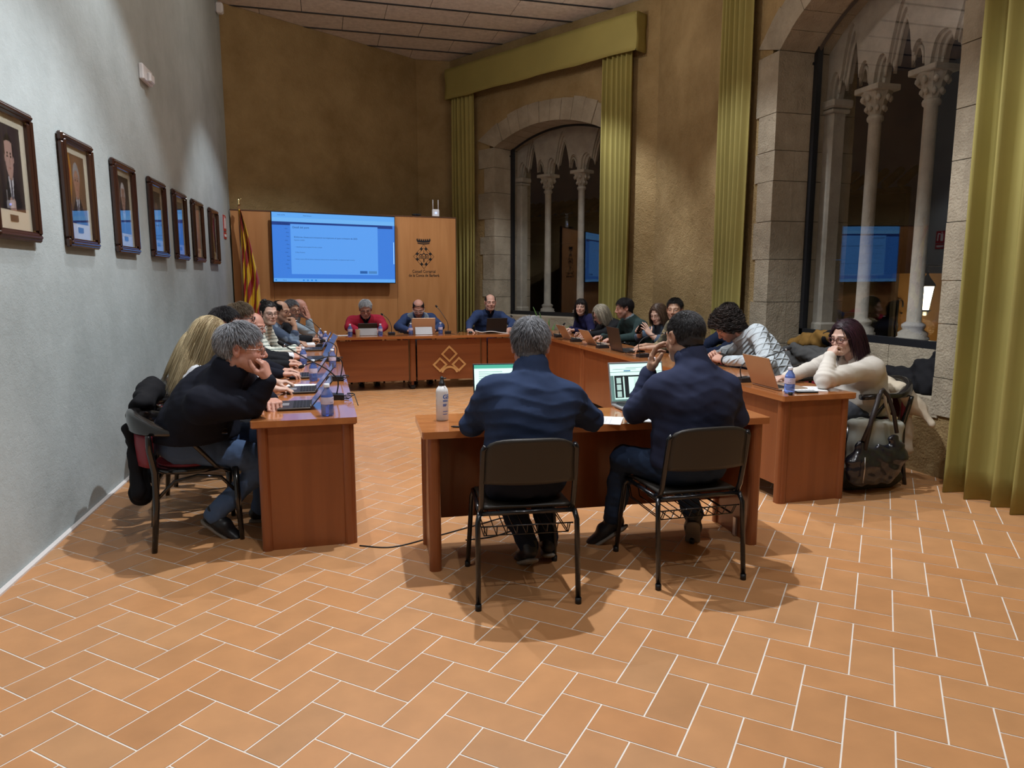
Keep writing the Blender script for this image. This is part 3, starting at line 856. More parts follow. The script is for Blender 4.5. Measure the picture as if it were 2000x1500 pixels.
# (pd x pz points out of the panel)
CZ = 0.0
for (r, wd) in ((.196, .006), (.142, .006)):
    for i in range(4):
        a0, a1 = i * PI / 2, (i + 1) * PI / 2; s = (.90, 1.0)
        P = [(s[0] * r * math.cos(a0), s[1] * r * math.sin(a0)), (s[0] * r * math.cos(a1), s[1] * r * math.sin(a1)),
             (s[0] * (r - wd) * math.cos(a1), s[1] * (r - wd) * math.sin(a1)), (s[0] * (r - wd) * math.cos(a0), s[1] * (r - wd) * math.sin(a0))]
        cpoly(b, P)
for i in range(4):
    a0, a1 = i * PI / 2, (i + 1) * PI / 2
    o0 = np.array([.9 * .196 * math.cos(a0), .196 * math.sin(a0)]); o1 = np.array([.9 * .196 * math.cos(a1), .196 * math.sin(a1)])
    q0 = np.array([.9 * .140 * math.cos(a0), .140 * math.sin(a0)]); q1 = np.array([.9 * .140 * math.cos(a1), .140 * math.sin(a1)])
    for f0, f1 in ((.2, .37), (.63, .80)):
        A_ = o0 + (o1 - o0) * f0; B_ = o0 + (o1 - o0) * f1
        g0 = (f0 - .1) / .8; g1 = (f1 - .1) / .8
        C_ = q0 + (q1 - q0) * g1; D_ = q0 + (q1 - q0) * g0
        cpoly(b, [tuple(A_), tuple(B_), tuple(C_), tuple(D_)])
b.build('lozenge', M_ink, cr)
b = MB()
for cx, s in ((-.052, .8), (.052, .8), (0, 1.0)):   # three chevroned shields
    for k_ in range(1):
        w2 = .036 * s; h0 = .0 if cx else .012
        cpoly(b, [(cx - w2, -.028), (cx - w2, .012 + h0), (cx - w2 + .008, .018 + h0), (cx - w2 + .008, -.028)])
        cpoly(b, [(cx + w2 - .008, -.028), (cx + w2 - .008, .018 + h0), (cx + w2, .012 + h0), (cx + w2, -.028)])
        cpoly(b, [(cx - w2, .008 + h0), (cx, .032 + h0), (cx, .048 + h0), (cx - w2, .022 + h0)])
        cpoly(b, [(cx, .032 + h0), (cx + w2, .008 + h0), (cx + w2, .022 + h0), (cx, .048 + h0)])
        cpoly(b, [(cx - .006, -.02), (cx + .006, -.02), (cx + .006, .01), (cx - .006, .01)])
cpoly(b, [(-.085, -.032), (.085, -.032), (.085, -.028), (-.085, -.028)])
for k_ in range(3): cpoly(b, [(-.012 + .0, -.045 - k_ * .018), (.012, -.045 - k_ * .018), (.008, -.034 - k_ * .018), (-.008, -.034 - k_ * .018)])
cpoly(b, [(-.003, -.10), (.003, -.10), (.003, -.03), (-.003, -.03)])
cpoly(b, [(-.003, .06), (.003, .06), (.003, .10), (-.003, .10)])
b.build('charge', M_ink, cr)
b = MB()
def arc(u, z0, sag): return z0 - sag * (1 - (u / .12) ** 2)
N_ = 14
for (z0, z1_, wd0, wd1) in ((.206, .222, .098, .102), (.232, .262, .106, .116)):
    for i in range(N_):
        u0, u1 = -1 + 2 * i / N_, -1 + 2 * (i + 1) / N_
        sag = lambda u: .010 * (1 - u * u)
        cpoly(b, [(u0 * wd0, z0 - sag(u0)), (u1 * wd0, z0 - sag(u1)), (u1 * wd1, z1_ - sag(u1)), (u0 * wd1, z1_ - sag(u0))])
for i in range(7):
    u = -1 + 2 * (i + .5) / 7; c = u * .122; zz = .262 - .010 * (1 - u * u)
    cpoly(b, [(c - .013 - .0, zz - .004), (c + .013, zz - .004), (c + .013 * 1.0 + .003 * u, zz + .018), (c - .013 + .003 * u, zz + .018)])
    for e in (-.010, .003): cpoly(b, [(c + e, zz + .017), (c + e + .007, zz + .017), (c + e + .007, zz + .030), (c + e, zz + .030)])
b.build('crown', M_ink, cr)
for s, z in (('Consell Comarcal', -.262), ('de la Conca de Barberà', -.326)):
    W_, F_ = text_mesh('t', s, .068, M_ink, cr, (0, 0, 0), (1, 0, 0), (0, 1, 0), depth=.0008, bold=.0006)
    W_ = W_[:, :1] * pd * .80 + (W_[:, 1:2] + z) * pz + W_[:, 2:] * pn
    mesh_obj('lettering', W_, F_, M_ink, cr, smooth=False)

# television
TA = rad(9); tc_ = pp(1.471, 1.977, .16)
tv = bpy.data.objects.new('television', None); COL.objects.link(tv); tv.location = tuple(tc_); tv.rotation_euler = (0, rad(.55), TA)
tag(tv, 'wide flat television with a blue lit document page on the wood panel', 'television')
tw, thh = 1.865, 1.045
b = MB(); b.box((0, .03, 0), (tw, .05, thh), bev=.006); b.box((0, .09, 0), (.6, .12, .4)); b.build('housing', M_dark, tv)
TVE = 1.0
def em(name, c, s=1.0): return mat('glow_' + name, (.01, .01, .012), .25, emit=c, estr=s)
ew, eh = tw / 2 - .012, thh / 2 - .014
def Q(b, x0, x1, z0, z1, y): b.add([(x0, y, z0), (x1, y, z0), (x1, y, z1), (x0, y, z1)], [(0, 1, 2, 3)])
scr = MB(); Q(scr, -ew, ew, -eh, eh, .0045); scr = scr.build('screen', em('page', (.050, .23, .80), 1), tv)
b = MB(); Q(b, -ew, ew, eh - .075, eh, .0035); Q(b, -ew, ew, -eh, -eh + .052, .0035); b.build('browser_bar', em('bar', (.13, .44, 1.0), 1), scr)
b = MB(); Q(b, -ew, ew, eh - .135, eh - .075, .0035); b.build('address_bar', em('bar2', (.17, .50, 1.0), 1), scr)
b = MB(); Q(b, -ew, ew * .965, eh - .185, eh - .135, .003); b.build('header_band', em('band', (.012, .05, .26), 1.0), scr)
b = MB(); Q(b, -ew + .26, ew - .27, -eh + .115, eh - .165, .0022); b.build('dialog_window', em('dialog', (.115, .385, .98), 1), scr)
b = MB()
Q(b, ew - .255 - .30, ew - .255 - .185, -eh + .135, -eh + .175, .0015)
b.build('button', em('btn', (.02, .12, .42), 1), scr)
b = MB(); Q(b, ew - .255 - .165, ew - .255 - .035, -eh + .135, -eh + .175, .0015); b.build('button', em('btn2', (.07, .25, .6), 1), scr)
b = MB(); Q(b, ew * .975, ew * .99, -.22, .12, .003); b.build('scroll_bar', em('btn3', (.3, .6, 1.0), 1.2), scr)
M_txt = em('text', (.005, .02, .10), 1)
TVT = [('Detall del punt', .040, -ew + .29, eh - .225, 0), ("8.Informe d'execució trimestral corresponent al quart trimestre de 2025", .032, -ew + .31, eh - .365, .0008),
       ('Expedient 24/2026', .02, -ew + .31, eh - .405, 0), ('1. Identificació de la proposta: Per donar compte', .02, -ew + .32, eh - .505, 0), ('2. Estat: Proposta', .02, -ew + .32, eh - .585, 0),
       ("3. Donar compte al Ple de l'informe d'execució trimestral de les mesures del Pla, corresponent al quart trimestre.", .0195, -ew + .31, eh - .685, 0),
       ('Consell Comarcal', .022, -ew + .07, eh - .168, 0), ('Sessió del Ple', .02, -ew + .08, eh - .045, 0), ('Detall del punt', .02, -ew + .45, eh - .045, 0),
       ('Cerca', .022, -ew + .13, -eh + .018, 0)]
for i in range(11): TVT.append(('▪ %s' % ('Punt' if i % 3 else 'Acta'), .02, -ew + .17 + .02 * (i % 3 > 0), eh - .24 - i * .058, 0))
for s, sz, x, z, bo in TVT:
    bo = 0
    W_, F_ = text_mesh('t', s.replace('▪', '-'), sz, None, None, (0, 0, 0), (1, 0, 0), (0, 1, 0), align='LEFT', depth=0, bold=bo)
    if len(W_):
        W_ = np.c_[W_[:, 0] + x, np.full(len(W_), .0014 if z < eh - .2 and x > -ew + .28 else .0028), W_[:, 1] + z]
        mesh_obj('screen_text', W_, F_, M_txt, scr, smooth=False)
b = MB()
for i, c in enumerate(((.0, .2, .8),)):
    for x in (.02, .42, .48, .54, .60):
        b = MB(); Q(b, -ew + x, -ew + x + .024, -eh + .013, -eh + .037, .003); b.build('taskbar_icon', em('icon', (.02, .25, .8), 1), scr)

# things on top of the panel
r = empty('router', tuple(pp(2.915 + .22, 2.524, -.02)), PY, 'small white wireless router with two aerials on top of the panel', 'router')
b = MB(); b.box((0, 0, .06), (.12, .035, .12), bev=.012); b.build('body', mat('white_plastic', (.75, .75, .78), .4), r)
for sx in (-.045, .045):
    b = MB(); b.tube([(sx, 0, .10), (sx, 0, .27)], .007, 8); b.build('antenna', MC['white_plastic'], r)
b = MB(); b.box((0, -.018, .06), (.03, .004, .03)); b.build('status_light', mat('led_blue', (.3, .4, 1), .4, emit=(.3, .4, 1), estr=2), r)
r = empty('web_camera', tuple(pp(2.81, 2.523, -.02)), PY, 'small black video camera on top of the panel beside the router', 'camera')
b = MB(); b.box((0, 0, .022), (.14, .06, .03), bev=.01); b.box((0, 0, .004), (.06, .05, .01)); b.build('body', M_dark, r)
b = MB(); b.cyl((0, -.028, .024), (0, -.038, .024), .011); b.build('lens', mat('lens', (.02, .02, .03), .1), r)

# flag on a pole
fl = empty('flag', (-1.15, 7.10, 0), 0, 'yellow and red striped flag hanging from a pole beside the panel', 'flag')
b = MB(); b.tube([(-.09, .03, .02), (-.07, .02, 2.58)], .014, 10); b.build('flag_pole', mat('pole_wood', (.20, .09, .04), .4), fl)
b = MB(); b.lathe([(.02, 2.56), (.028, 2.58), (.012, 2.60), (.022, 2.63), (.002, 2.67)], (-.07, .02, 0)); b.lathe([(.09, 0), (.09, .02), (.03, .04), (.02, .1)], (-.09, .03, 0)); b.tube([(-.07, .02, 2.60), (-.03, .0, 2.66)], .008, 6); b.build('finial', mat('brass', (.75, .6, .3), .25, 1), fl)
V = []; Cc = []; K = 90; R = 70
for j in range(R + 1):
    f = j / R
    wdt = .03 + .19 * min(1, f * 1.6) ** .8
    for i in range(K + 1):
        u = i / K
        z = 2.50 - 1.50 * f - .10 * u * f
        x = -.075 + wdt * u + .02 * f
        y = -.01 + .035 * math.sin(u * 11 + 2.2 * f) * (0.4 + u) + .02 * math.sin(u * 23 + 5 * f) - .03 * u
        V.append((x, y, z))
        st = (f * 2.7 + u * 1.9 - .5 * math.sin(u * 11 + 2 * f) * .2)
        red = ((st * 1.35) % 1) > .52
        Cc.append((.36, .008, .012) if red else (.80, .50, .012))
W = K + 1; F = [(j * W + i, j * W + i + 1, (j + 1) * W + i + 1, (j + 1) * W + i) for j in range(R) for i in range(K)]
fo = mesh_obj('flag_cloth', V, F, mat('flag_cloth', (.8, .5, .02), .55, attr=True, sheen=.2), fl, cols=np.array(Cc)); sm = fo.modifiers.new('t', 'SOLIDIFY'); sm.thickness = .003

# ------------------------------------------------------------------ portraits on the white wall
LA, LB = np.array(LW0), np.array(CL); lt = (LB - LA) / np.linalg.norm(LB - LA); ln = np.array([lt[1], -lt[0]])
S0 = (2.0 - LW0[1]) / lt[1]   # distance along the wall of the point at Y = 2
L3 = np.array([lt[0], lt[1], 0]); N3 = np.array([ln[0], ln[1], 0])
M_frame = mat('dark_mahogany', (.040, .014, .009), .22, coat=.5, bump=(30, .1, .002))
M_gilt = mat('gilt_lip', (.30, .21, .09), .4, .5)
M_mount = mat('ivory_mount', (.62, .58, .46), .8)
M_photo = mat('photo_print', (.3, .3, .3), .35, attr=True)
def lw(s, z, d): P = LA + lt * (S0 + s) + ln * d; return (P[0], P[1], z)
PH = [  # background, suit, hair, hair shape, flag strip, hands
    dict(bg=(.030, .022, .028), suit=(.012, .011, .016), hair=(.02, .015, .015), bald=.75, strip=None, hands=True, skin=(.46, .30, .26), turn=.10),
    dict(bg=(.16, .085, .045), suit=(.012, .011, .016), hair=(.30, .29, .29), bald=0, strip=(.42, .20, .03), hands=False, skin=(.40, .22, .15), turn=.0),
    dict(bg=(.028, .022, .022), suit=(.016, .014, .018), hair=(.60, .60, .62), bald=.6, strip=(.25, .13, .08), hands=False, skin=(.42, .26, .2), turn=0),
    dict(bg=(.035, .028, .026), suit=(.014, .013, .02), hair=(.035, .025, .02), bald=0, strip=(.42, .22, .04), hands=False, skin=(.4, .25, .18), turn=0),
    dict(bg=(.04, .03, .03), suit=(.02, .018, .02), hair=(.06, .04, .03), bald=.2, strip=None, hands=False, skin=(.4, .25, .18), turn=0),
    dict(bg=(.07, .06, .08), suit=(.012, .012, .02), hair=(.18, .15, .13), bald=.4, strip=None, hands=False, skin=(.4, .27, .22), turn=0),
    dict(bg=(.06, .03, .03), suit=(.10, .06, .06), hair=(.035, .02, .015), bald=0, strip=(.3, .05, .04), hands=False, skin=(.42, .3, .22), turn=0)]
def photo(pw, ph, q, par):
    nx, nz = 60, 84
    u = np.linspace(-.5, .5, nx); v = np.linspace(0, 1, nz); U, Vv = np.meshgrid(u * .80, .12 + v * .80)
    C = np.tile(np.array(q['bg']), (nz, nx, 1)) * (.7 + .8 * np.exp(-((U) ** 2 * 9 + (Vv - .65) ** 2 * 4)))[..., None]
    if q['strip']:
        m = (np.abs(U + .36 + .06 * np.sin(Vv * 7)) < .07); C[m] = np.array(q['strip']); m = (np.abs(U + .39 + .06 * np.sin(Vv * 7)) < .018); C[m] = (.3, .02, .02)
    cx = -.02 + q['turn'] * .3
    top = .42
    sh = (Vv < top - 1.25 * np.clip(np.abs(U - cx) - .10, 0, 1) ** 1.1) ; sh &= np.abs(U - cx) < .42
    C[sh] = q['suit']
    m = (np.abs(U - cx) < .075 * np.clip((Vv - .10) / .3, 0, 1)) & (Vv < .43) & (Vv > .1); C[m] = (.62, .62, .66)
    m = (np.abs(U - cx) < .018 + .012 * (Vv < .34)) & (Vv < .40) & (Vv > .1); C[m] = (.06, .06, .10)
    m = (np.abs(U - cx) < .055) & (Vv > .40) & (Vv < .5); C[m] = np.array(q['skin']) * .7
    hd = ((U - cx) / .145) ** 2 + ((Vv - .66) / .165) ** 2
    m = hd < 1; C[m] = np.array(q['skin'])
    fc = ((U - cx) / .118) ** 2 + ((Vv - .585) / .165) ** 2; m2 = fc < 1
    hair = (hd < 1.12) & (Vv > .70 + .09 * q['bald'] - .25 * np.clip(np.abs(U - cx) - .06, 0, 1)); hair |= (hd < 1.12) & (np.abs(U - cx) > .112) & (Vv > .62)
    C[hair & ~(m2 & (Vv < .74 + .08 * q['bald']))] = q['hair']
    m = m2 & (Vv < .74 + .08 * q['bald']); C[m] = np.array(q['skin'])
    for sx in (-1, 1):
        m = (((U - cx - sx * .05) / .024) ** 2 + ((Vv - .625) / .009) ** 2) < 1; C[m] = (.03, .02, .02)
        m = (((U - cx - sx * .05) / .034) ** 2 + ((Vv - .655) / .006) ** 2) < 1; C[m] = np.array(q['hair']) * .6
        m = (((U - cx - sx * .135) / .016) ** 2 + ((Vv - .60) / .035) ** 2) < 1; C[m] = np.array(q['skin']) * .8
    m = (((U - cx - .012) / .016) ** 2 + ((Vv - .575) / .028) ** 2) < 1; C[m] = np.array(q['skin']) * .72
    m = (((U - cx) / .042) ** 2 + ((Vv - .515) / .007) ** 2) < 1; C[m] = np.array(q['skin']) * np.array((.7, .45, .45))
    if q['hands']:
        for (a, c_, r1, r2, rr) in ((.0, .12, .10, .05, .4), (.05, .17, .05, .06, -.5), (-.04, .19, .05, .05, .3)):
            x_, z_ = U - a, Vv - c_; m = ((x_ / r1) ** 2 + (z_ / r2) ** 2) < 1; C[m] = np.array(q['skin']) * .95
        for k_ in range(5):
            m = (np.abs(U + .06 - k_ * .028 + (Vv - .16) * .4) < .003) & (np.abs(Vv - .17) < .045); C[m] = np.array(q['skin']) * .4
    W_ = []
    for j in range(nz):
        for i in range(nx): W_.append((u[i] * pw, 0, v[j] * ph))
    F_ = [(j * nx + i, j * nx + i + 1, (j + 1) * nx + i + 1, (j + 1) * nx + i) for j in range(nz - 1) for i in range(nx - 1)]
    return np.array(W_), F_, C.reshape(-1, 3)
names = ['leftmost framed portrait, balding person in a dark suit with folded hands', 'second framed portrait from the left, grey-haired person with dark moustache',
         'third framed portrait from the left, white-haired person on a dark ground', 'fourth framed portrait from the left, dark-haired person beside a flag',
         'fifth framed portrait from the left, third from the far end of the row', 'sixth framed portrait from the left, last but one towards the screen', 'last framed portrait of the row, nearest to the screen and the red sign']
for i, s in enumerate((-1.68, -.735, .235, 1.21, 2.085, 2.965, 3.945)):
    Wd, Hh = .53, .69; z0 = 1.705
    e = empty('framed_portrait', lw(s, z0, 0), 0, names[i], 'portrait', 'framed portraits on the white wall')
    def fb(): b = MB(); b.frame(np.c_[L3, -N3, pz], (0, 0, 0)); return b
    b = fb(); fw_ = .055
    for (cx, cz, dx, dz) in ((0, fw_ / 2, Wd, fw_), (0, Hh - fw_ / 2, Wd, fw_), (-Wd / 2 + fw_ / 2, Hh / 2, fw_, Hh - 2 * fw_), (Wd / 2 - fw_ / 2, Hh / 2, fw_, Hh - 2 * fw_)):
        b.box((cx, -.022, cz), (dx, .036, dz), bev=.010)
        if dx > dz: b.box((cx, -.04, cz), (dx - .03, .02, dz * .45), bev=.008)
        else: b.box((cx, -.04, cz), (dx * .45, .02, dz + .03), bev=.008)
    b.build('frame', M_frame, e)
    b = fb(); g_ = fw_ - .004
    for (cx, cz, dx, dz) in ((0, g_, Wd - 2 * g_, .01), (0, Hh - g_, Wd - 2 * g_, .01), (-Wd / 2 + g_, Hh / 2, .01, Hh - 2 * g_), (Wd / 2 - g_, Hh / 2, .01, Hh - 2 * g_)): b.box((cx, -.021, cz), (dx * (.7 if dx < dz else 1), .010, dz * (.7 if dz < dx else 1)))
    b.build('gilt_lip', M_gilt, e)
    b = fb(); b.box((0, -.008, Hh / 2), (Wd - .1, .008, Hh - .1)); b.build('mount_board', M_mount, e)
    pw, ph = (.29, .43); V_, F_, C_ = photo(pw, ph, PH[i], e)
    V_ = V_[:, :1] * L3 + N3 * .0135 + (V_[:, 2:] + .155) * pz
    mesh_obj('photograph', V_, F_, M_photo, e, smooth=False, cols=C_)
    b = fb(); b.box((.0, -.014, .115), (.085, .004, .032)); b.build('name_plate', mat('bronze_plate', (.10, .085, .07), .4, .7), e)
    b = fb(); b.box((0, -.021, Hh / 2), (Wd - 2 * fw_ + .01, .003, Hh - 2 * fw_ + .01)); b.build('glass', M_glass, e)

sn = empty('wall_sensor', lw(1.13, 3.27, 0), 0, 'small white box sensor high on the white wall', 'sensor')
b = MB(); b.frame(np.c_[L3, -N3, pz], (0, 0, 0)); b.box((0, -.02, 0), (.30, .04, .13), bev=.008); b.box((.03, -.055, -.02), (.13, .03, .08), bev=.01); b.build('housing', mat('white_plastic', (.75, .75, .78), .4), sn)
sn = empty('wall_sensor', lw(5.2, 5.23, 0), 0, 'tiny white detector in the far upper corner under the ceiling', 'sensor')
b = MB(); b.frame(np.c_[L3, -N3, pz], (0, 0, 0)); b.box((0, -.05, 0), (.12, .10, .14), bev=.02); b.build('housing', MC['white_plastic'], sn)
sg = empty('fire_sign', lw(4.90, 2.25, 0), 0, 'small red and white fire extinguisher sign on the white wall', 'sign')
b = MB(); b.frame(np.c_[L3, -N3, pz], (0, 0, 0)); b.box((0, -.004, .04), (.20, .006, .22)); b.box((0, -.004, -.13), (.20, .006, .09)); b.build('red_board', mat('sign_red', (.45, .02, .02), .4), sg)
b = MB(); b.frame(np.c_[L3, -N3, pz], (0, 0, 0)); b.box((-.03, -.009, .03), (.05, .003, .13), bev=.001); b.box((-.03, -.009, .115), (.02, .003, .03)); b.box((.03, -.009, .10), (.05, .003, .02)); b.box((.055, -.009, .03), (.02, .003, .12)); b.box((0, -.009, -.13), (.14, .003, .035)); b.build('pictogram', mat('sign_white', (.8, .8, .8), .4), sg)

# ------------------------------------------------------------------ chairs
M_shell = mat('brown_shell', (.026, .022, .018), .42, bump=(120, .08, .001))
M_tubeb = mat('black_tube', (.008, .009, .012), .22, coat=.3)
def stack_chair(loc, rz, label):
    e = empty('stacking_chair', (*loc, 0), rz, label, 'chair', 'black metal chairs at the near desk')
    # legs: front y>0
    L_ = []
    for sx in (-1, 1):
        b = MB(); b.tube([(sx * .235, -.27, 0.002), (sx * .232, -.235, .40), (sx * .222, -.215, .445)], .0125, 10); b.build('leg', M_tubeb, e)
        b = MB(); b.tube([(sx * .235, .25, 0.002), (sx * .215, .20, .40), (sx * .205, .17, .44)], .0125, 10); b.build('leg', M_tubeb, e)
        b = MB(); b.tube([(sx * .214, -.17, .445), (sx * .214, -.215, .455), (sx * .214, -.235, .50), (sx * .214, -.262, .62), (sx * .212, -.288, .755), (sx * .20, -.294, .775)], .013, 10); b.build('back_upright', M_tubeb, e)
    b = MB(); b.tube([(-.222, -.215, .44), (.222, -.215, .44)], .011, 8); b.tube([(-.215, .17, .437), (.215, .17, .437)], .011, 8)
    for sx in (-1, 1): b.tube([(sx * .218, -.215, .44), (sx * .21, .19, .437)], .011, 8)
    b.build('seat_frame', M_tubeb, e)
    # seat shell
    V = []; nx, ny = 12, 12
    for j in range(ny + 1):
        for i in range(nx + 1):
            u, v = -1 + 2 * i / nx, -1 + 2 * j / ny
            V.append((u * .205, v * .20 - .005, .455 - .012 * (1 - u * u) * (1 - v * v) - (.02 * max(0, v - .7) / .3)))
    F = [(j * (nx + 1) + i, j * (nx + 1) + i + 1, (j + 1) * (nx + 1) + i + 1, (j + 1) * (nx + 1) + i) for j in range(ny) for i in range(nx)]
    o = mesh_obj('seat', V, F, M_shell, e); sm = o.modifiers.new('t', 'SOLIDIFY'); sm.thickness = .014; sm.offset = 1
    V = []
    for j in range(ny + 1):
        v = j / ny; z = .598 + .205 * v
        for i in range(nx + 1):
            u = -1 + 2 * i / nx
            hw = .205 * (1 - .10 * max(0, (v - .8) / .2) ** 2)
            V.append((u * hw, -.262 - .03 * v - .028 * (1 - u * u) + .0, z - .018 * (abs(u) ** 5) * (v > .5) * v + (.010 * (1 - u * u) * (v - .5))))
    o = mesh_obj('backrest', V, F, M_shell, e); sm = o.modifiers.new('t', 'SOLIDIFY'); sm.thickness = .016; sm.offset = 0
    b = MB()   # wire basket below the seat
    zb = .33
    b.tube([(-.215, -.235, .385), (.215, -.235, .385)], .0035, 6); b.tube([(-.205, .19, .40), (.205, .19, .40)], .0035, 6)
    b.tube([(-.2, -.20, zb), (.2, -.20, zb)], .003, 6)
    for i in range(9):
        x = -.19 + .38 * i / 8; b.tube([(x, -.235, .385), (x + .002, -.20, zb), (x, .16, zb + .01), (x, .19, .40)], .0028, 5)
    for sx in (-.2, .2): b.tube([(sx, -.235, .385), (sx, -.2, zb), (sx, .16, zb + .01), (sx, .19, .40)], .003, 5)
    b.build('wire_basket', M_tubeb, e)
    for sx in (-1, 1):
        b = MB(); b.cyl((sx * .235, -.27, 0), (sx * .235, -.269, .03), .015, 10); b.cyl((sx * .235, .25, 0), (sx * .235, .249, .03), .015, 10); b.build('foot_cap', M_dark, e)
    return e
stack_chair((.765, -.76), rad(-6), 'black metal chair with plastic back under the grey-haired person, at the near desk')
stack_chair((1.635, -.745), rad(0), 'black metal chair with plastic back under the dark-haired person, at the near desk')

M_bent = mat('black_lacquer', (.010, .009, .009), .18, coat=.5)
M_red = mat('red_vinyl', (.22, .018, .03), .5)
def arm_chair():
    e = empty('armchair', (0, 0, 0), 0)
    # faces +Y; legs
    for sx in (-1, 1):
        b = MB(); b.tube([(sx * .235, .215, .0), (sx * .225, .205, .22), (sx * .222, .20, .44)], [.014, .017, .019], 10); b.build('leg', M_bent, e)
        b = MB(); b.tube([(sx * .245, -.245, .0), (sx * .215, -.22, .25), (sx * .21, -.215, .45), (sx * .235, -.235, .58), (sx * .262, -.235, .665)], [.015, .018, .02, .017, .015], 10); b.build('leg', M_bent, e)
        b = MB(); b.tube([(sx * .225, .17, .42), (sx * .275, .09, .47), (sx * .29, .02, .56), (sx * .285, -.03, .62), (sx * .285, -.04, .66)], .013, 8); b.build('arm_support', M_bent, e)
        b = MB(); b.tube([(sx * .222, .19, .30), (sx * .218, .12, .385), (sx * .21, -.0, .405), (sx * .21, -.12, .385), (sx * .218, -.21, .30)], .010, 8); b.build('brace', M_bent, e)
    P = []
    for i in range(25):
        a = PI + PI * i / 24; P.append((.285 * math.cos(a), -.06 + .25 * math.sin(a) * 1.0, .672))
    P = [(-.29, .16, .662), (-.29, .05, .668)] + P + [(.29, .05, .668), (.29, .16, .662)]
    V = []; F = []
    K = len(P)
    for i, p in enumerate(P):
        q0 = P[max(i - 1, 0)]; q1 = P[min(i + 1, K - 1)]; tx, ty = q1[0] - q0[0], q1[1] - q0[1]; l_ = math.hypot(tx, ty); nx_, ny_ = -ty / l_, tx / l_
        wd = .032
        hgt = .022 + .085 * max(0, (-.12 - p[1]) / .19) ** 1.2
        for k_ in range(12):
            q_ = 2 * PI * k_ / 12; cc_, ss_ = math.cos(q_), math.sin(q_); zm, zr = (hgt - .014) / 2, (hgt + .014) / 2
            V.append((p[0] + nx_ * wd * np.sign(cc_) * abs(cc_) ** .5, p[1] + ny_ * wd * np.sign(cc_) * abs(cc_) ** .5, p[2] + zm + zr * np.sign(ss_) * abs(ss_) ** .5))
    for i in range(K - 1):
        for k in range(12): l = (k + 1) % 12; F.append((i * 12 + k, i * 12 + l, (i + 1) * 12 + l, (i + 1) * 12 + k))
    F += [tuple(range(12))[::-1], tuple((K - 1) * 12 + k for k in range(12))]
    o = mesh_obj('arm_rail', V, F, M_bent, e)
    b = MB(); b.lathe([(.20, .415), (.222, .42), (.222, .445), (.19, .455)], (0, -.01, 0), 28); b.build('seat_ring', M_bent, e)
    b = MB(); b.lathe([(.19, .45), (.195, .468), (.15, .482), (.01, .486)], (0, -.01, 0), 28); b.build('seat_pad', M_red, e)
    V = []; nx = 12
    for j in range(5):
        for i in range(nx + 1):
            a = rad(225 + 90 * i / nx); V.append((.262 * math.cos(a), -.06 + .235 * math.sin(a), .47 + .18 * j / 4))
    F = [(j * (nx + 1) + i, j * (nx + 1) + i + 1, (j + 1) * (nx + 1) + i + 1, (j + 1) * (nx + 1) + i) for j in range(4) for i in range(nx)]
    o = mesh_obj('back_pad', V, F, M_red, e); sm = o.modifiers.new('t', 'SOLIDIFY'); sm.thickness = .03; sm.offset = 0
    return e
ARM0 = arm_chair(); ARM_USED = [False]
def put_armchair(x, y, yaw, who):
    if ARM_USED[0]: e = copy_tree(ARM0)
    else: e = ARM0; ARM_USED[0] = True
    e.location = (x, y, 0); e.rotation_euler = (0, 0, rad(yaw))
    return tag(e, 'black bentwood armchair with red pad under the ' + who, 'chair', 'bentwood armchairs around the tables')

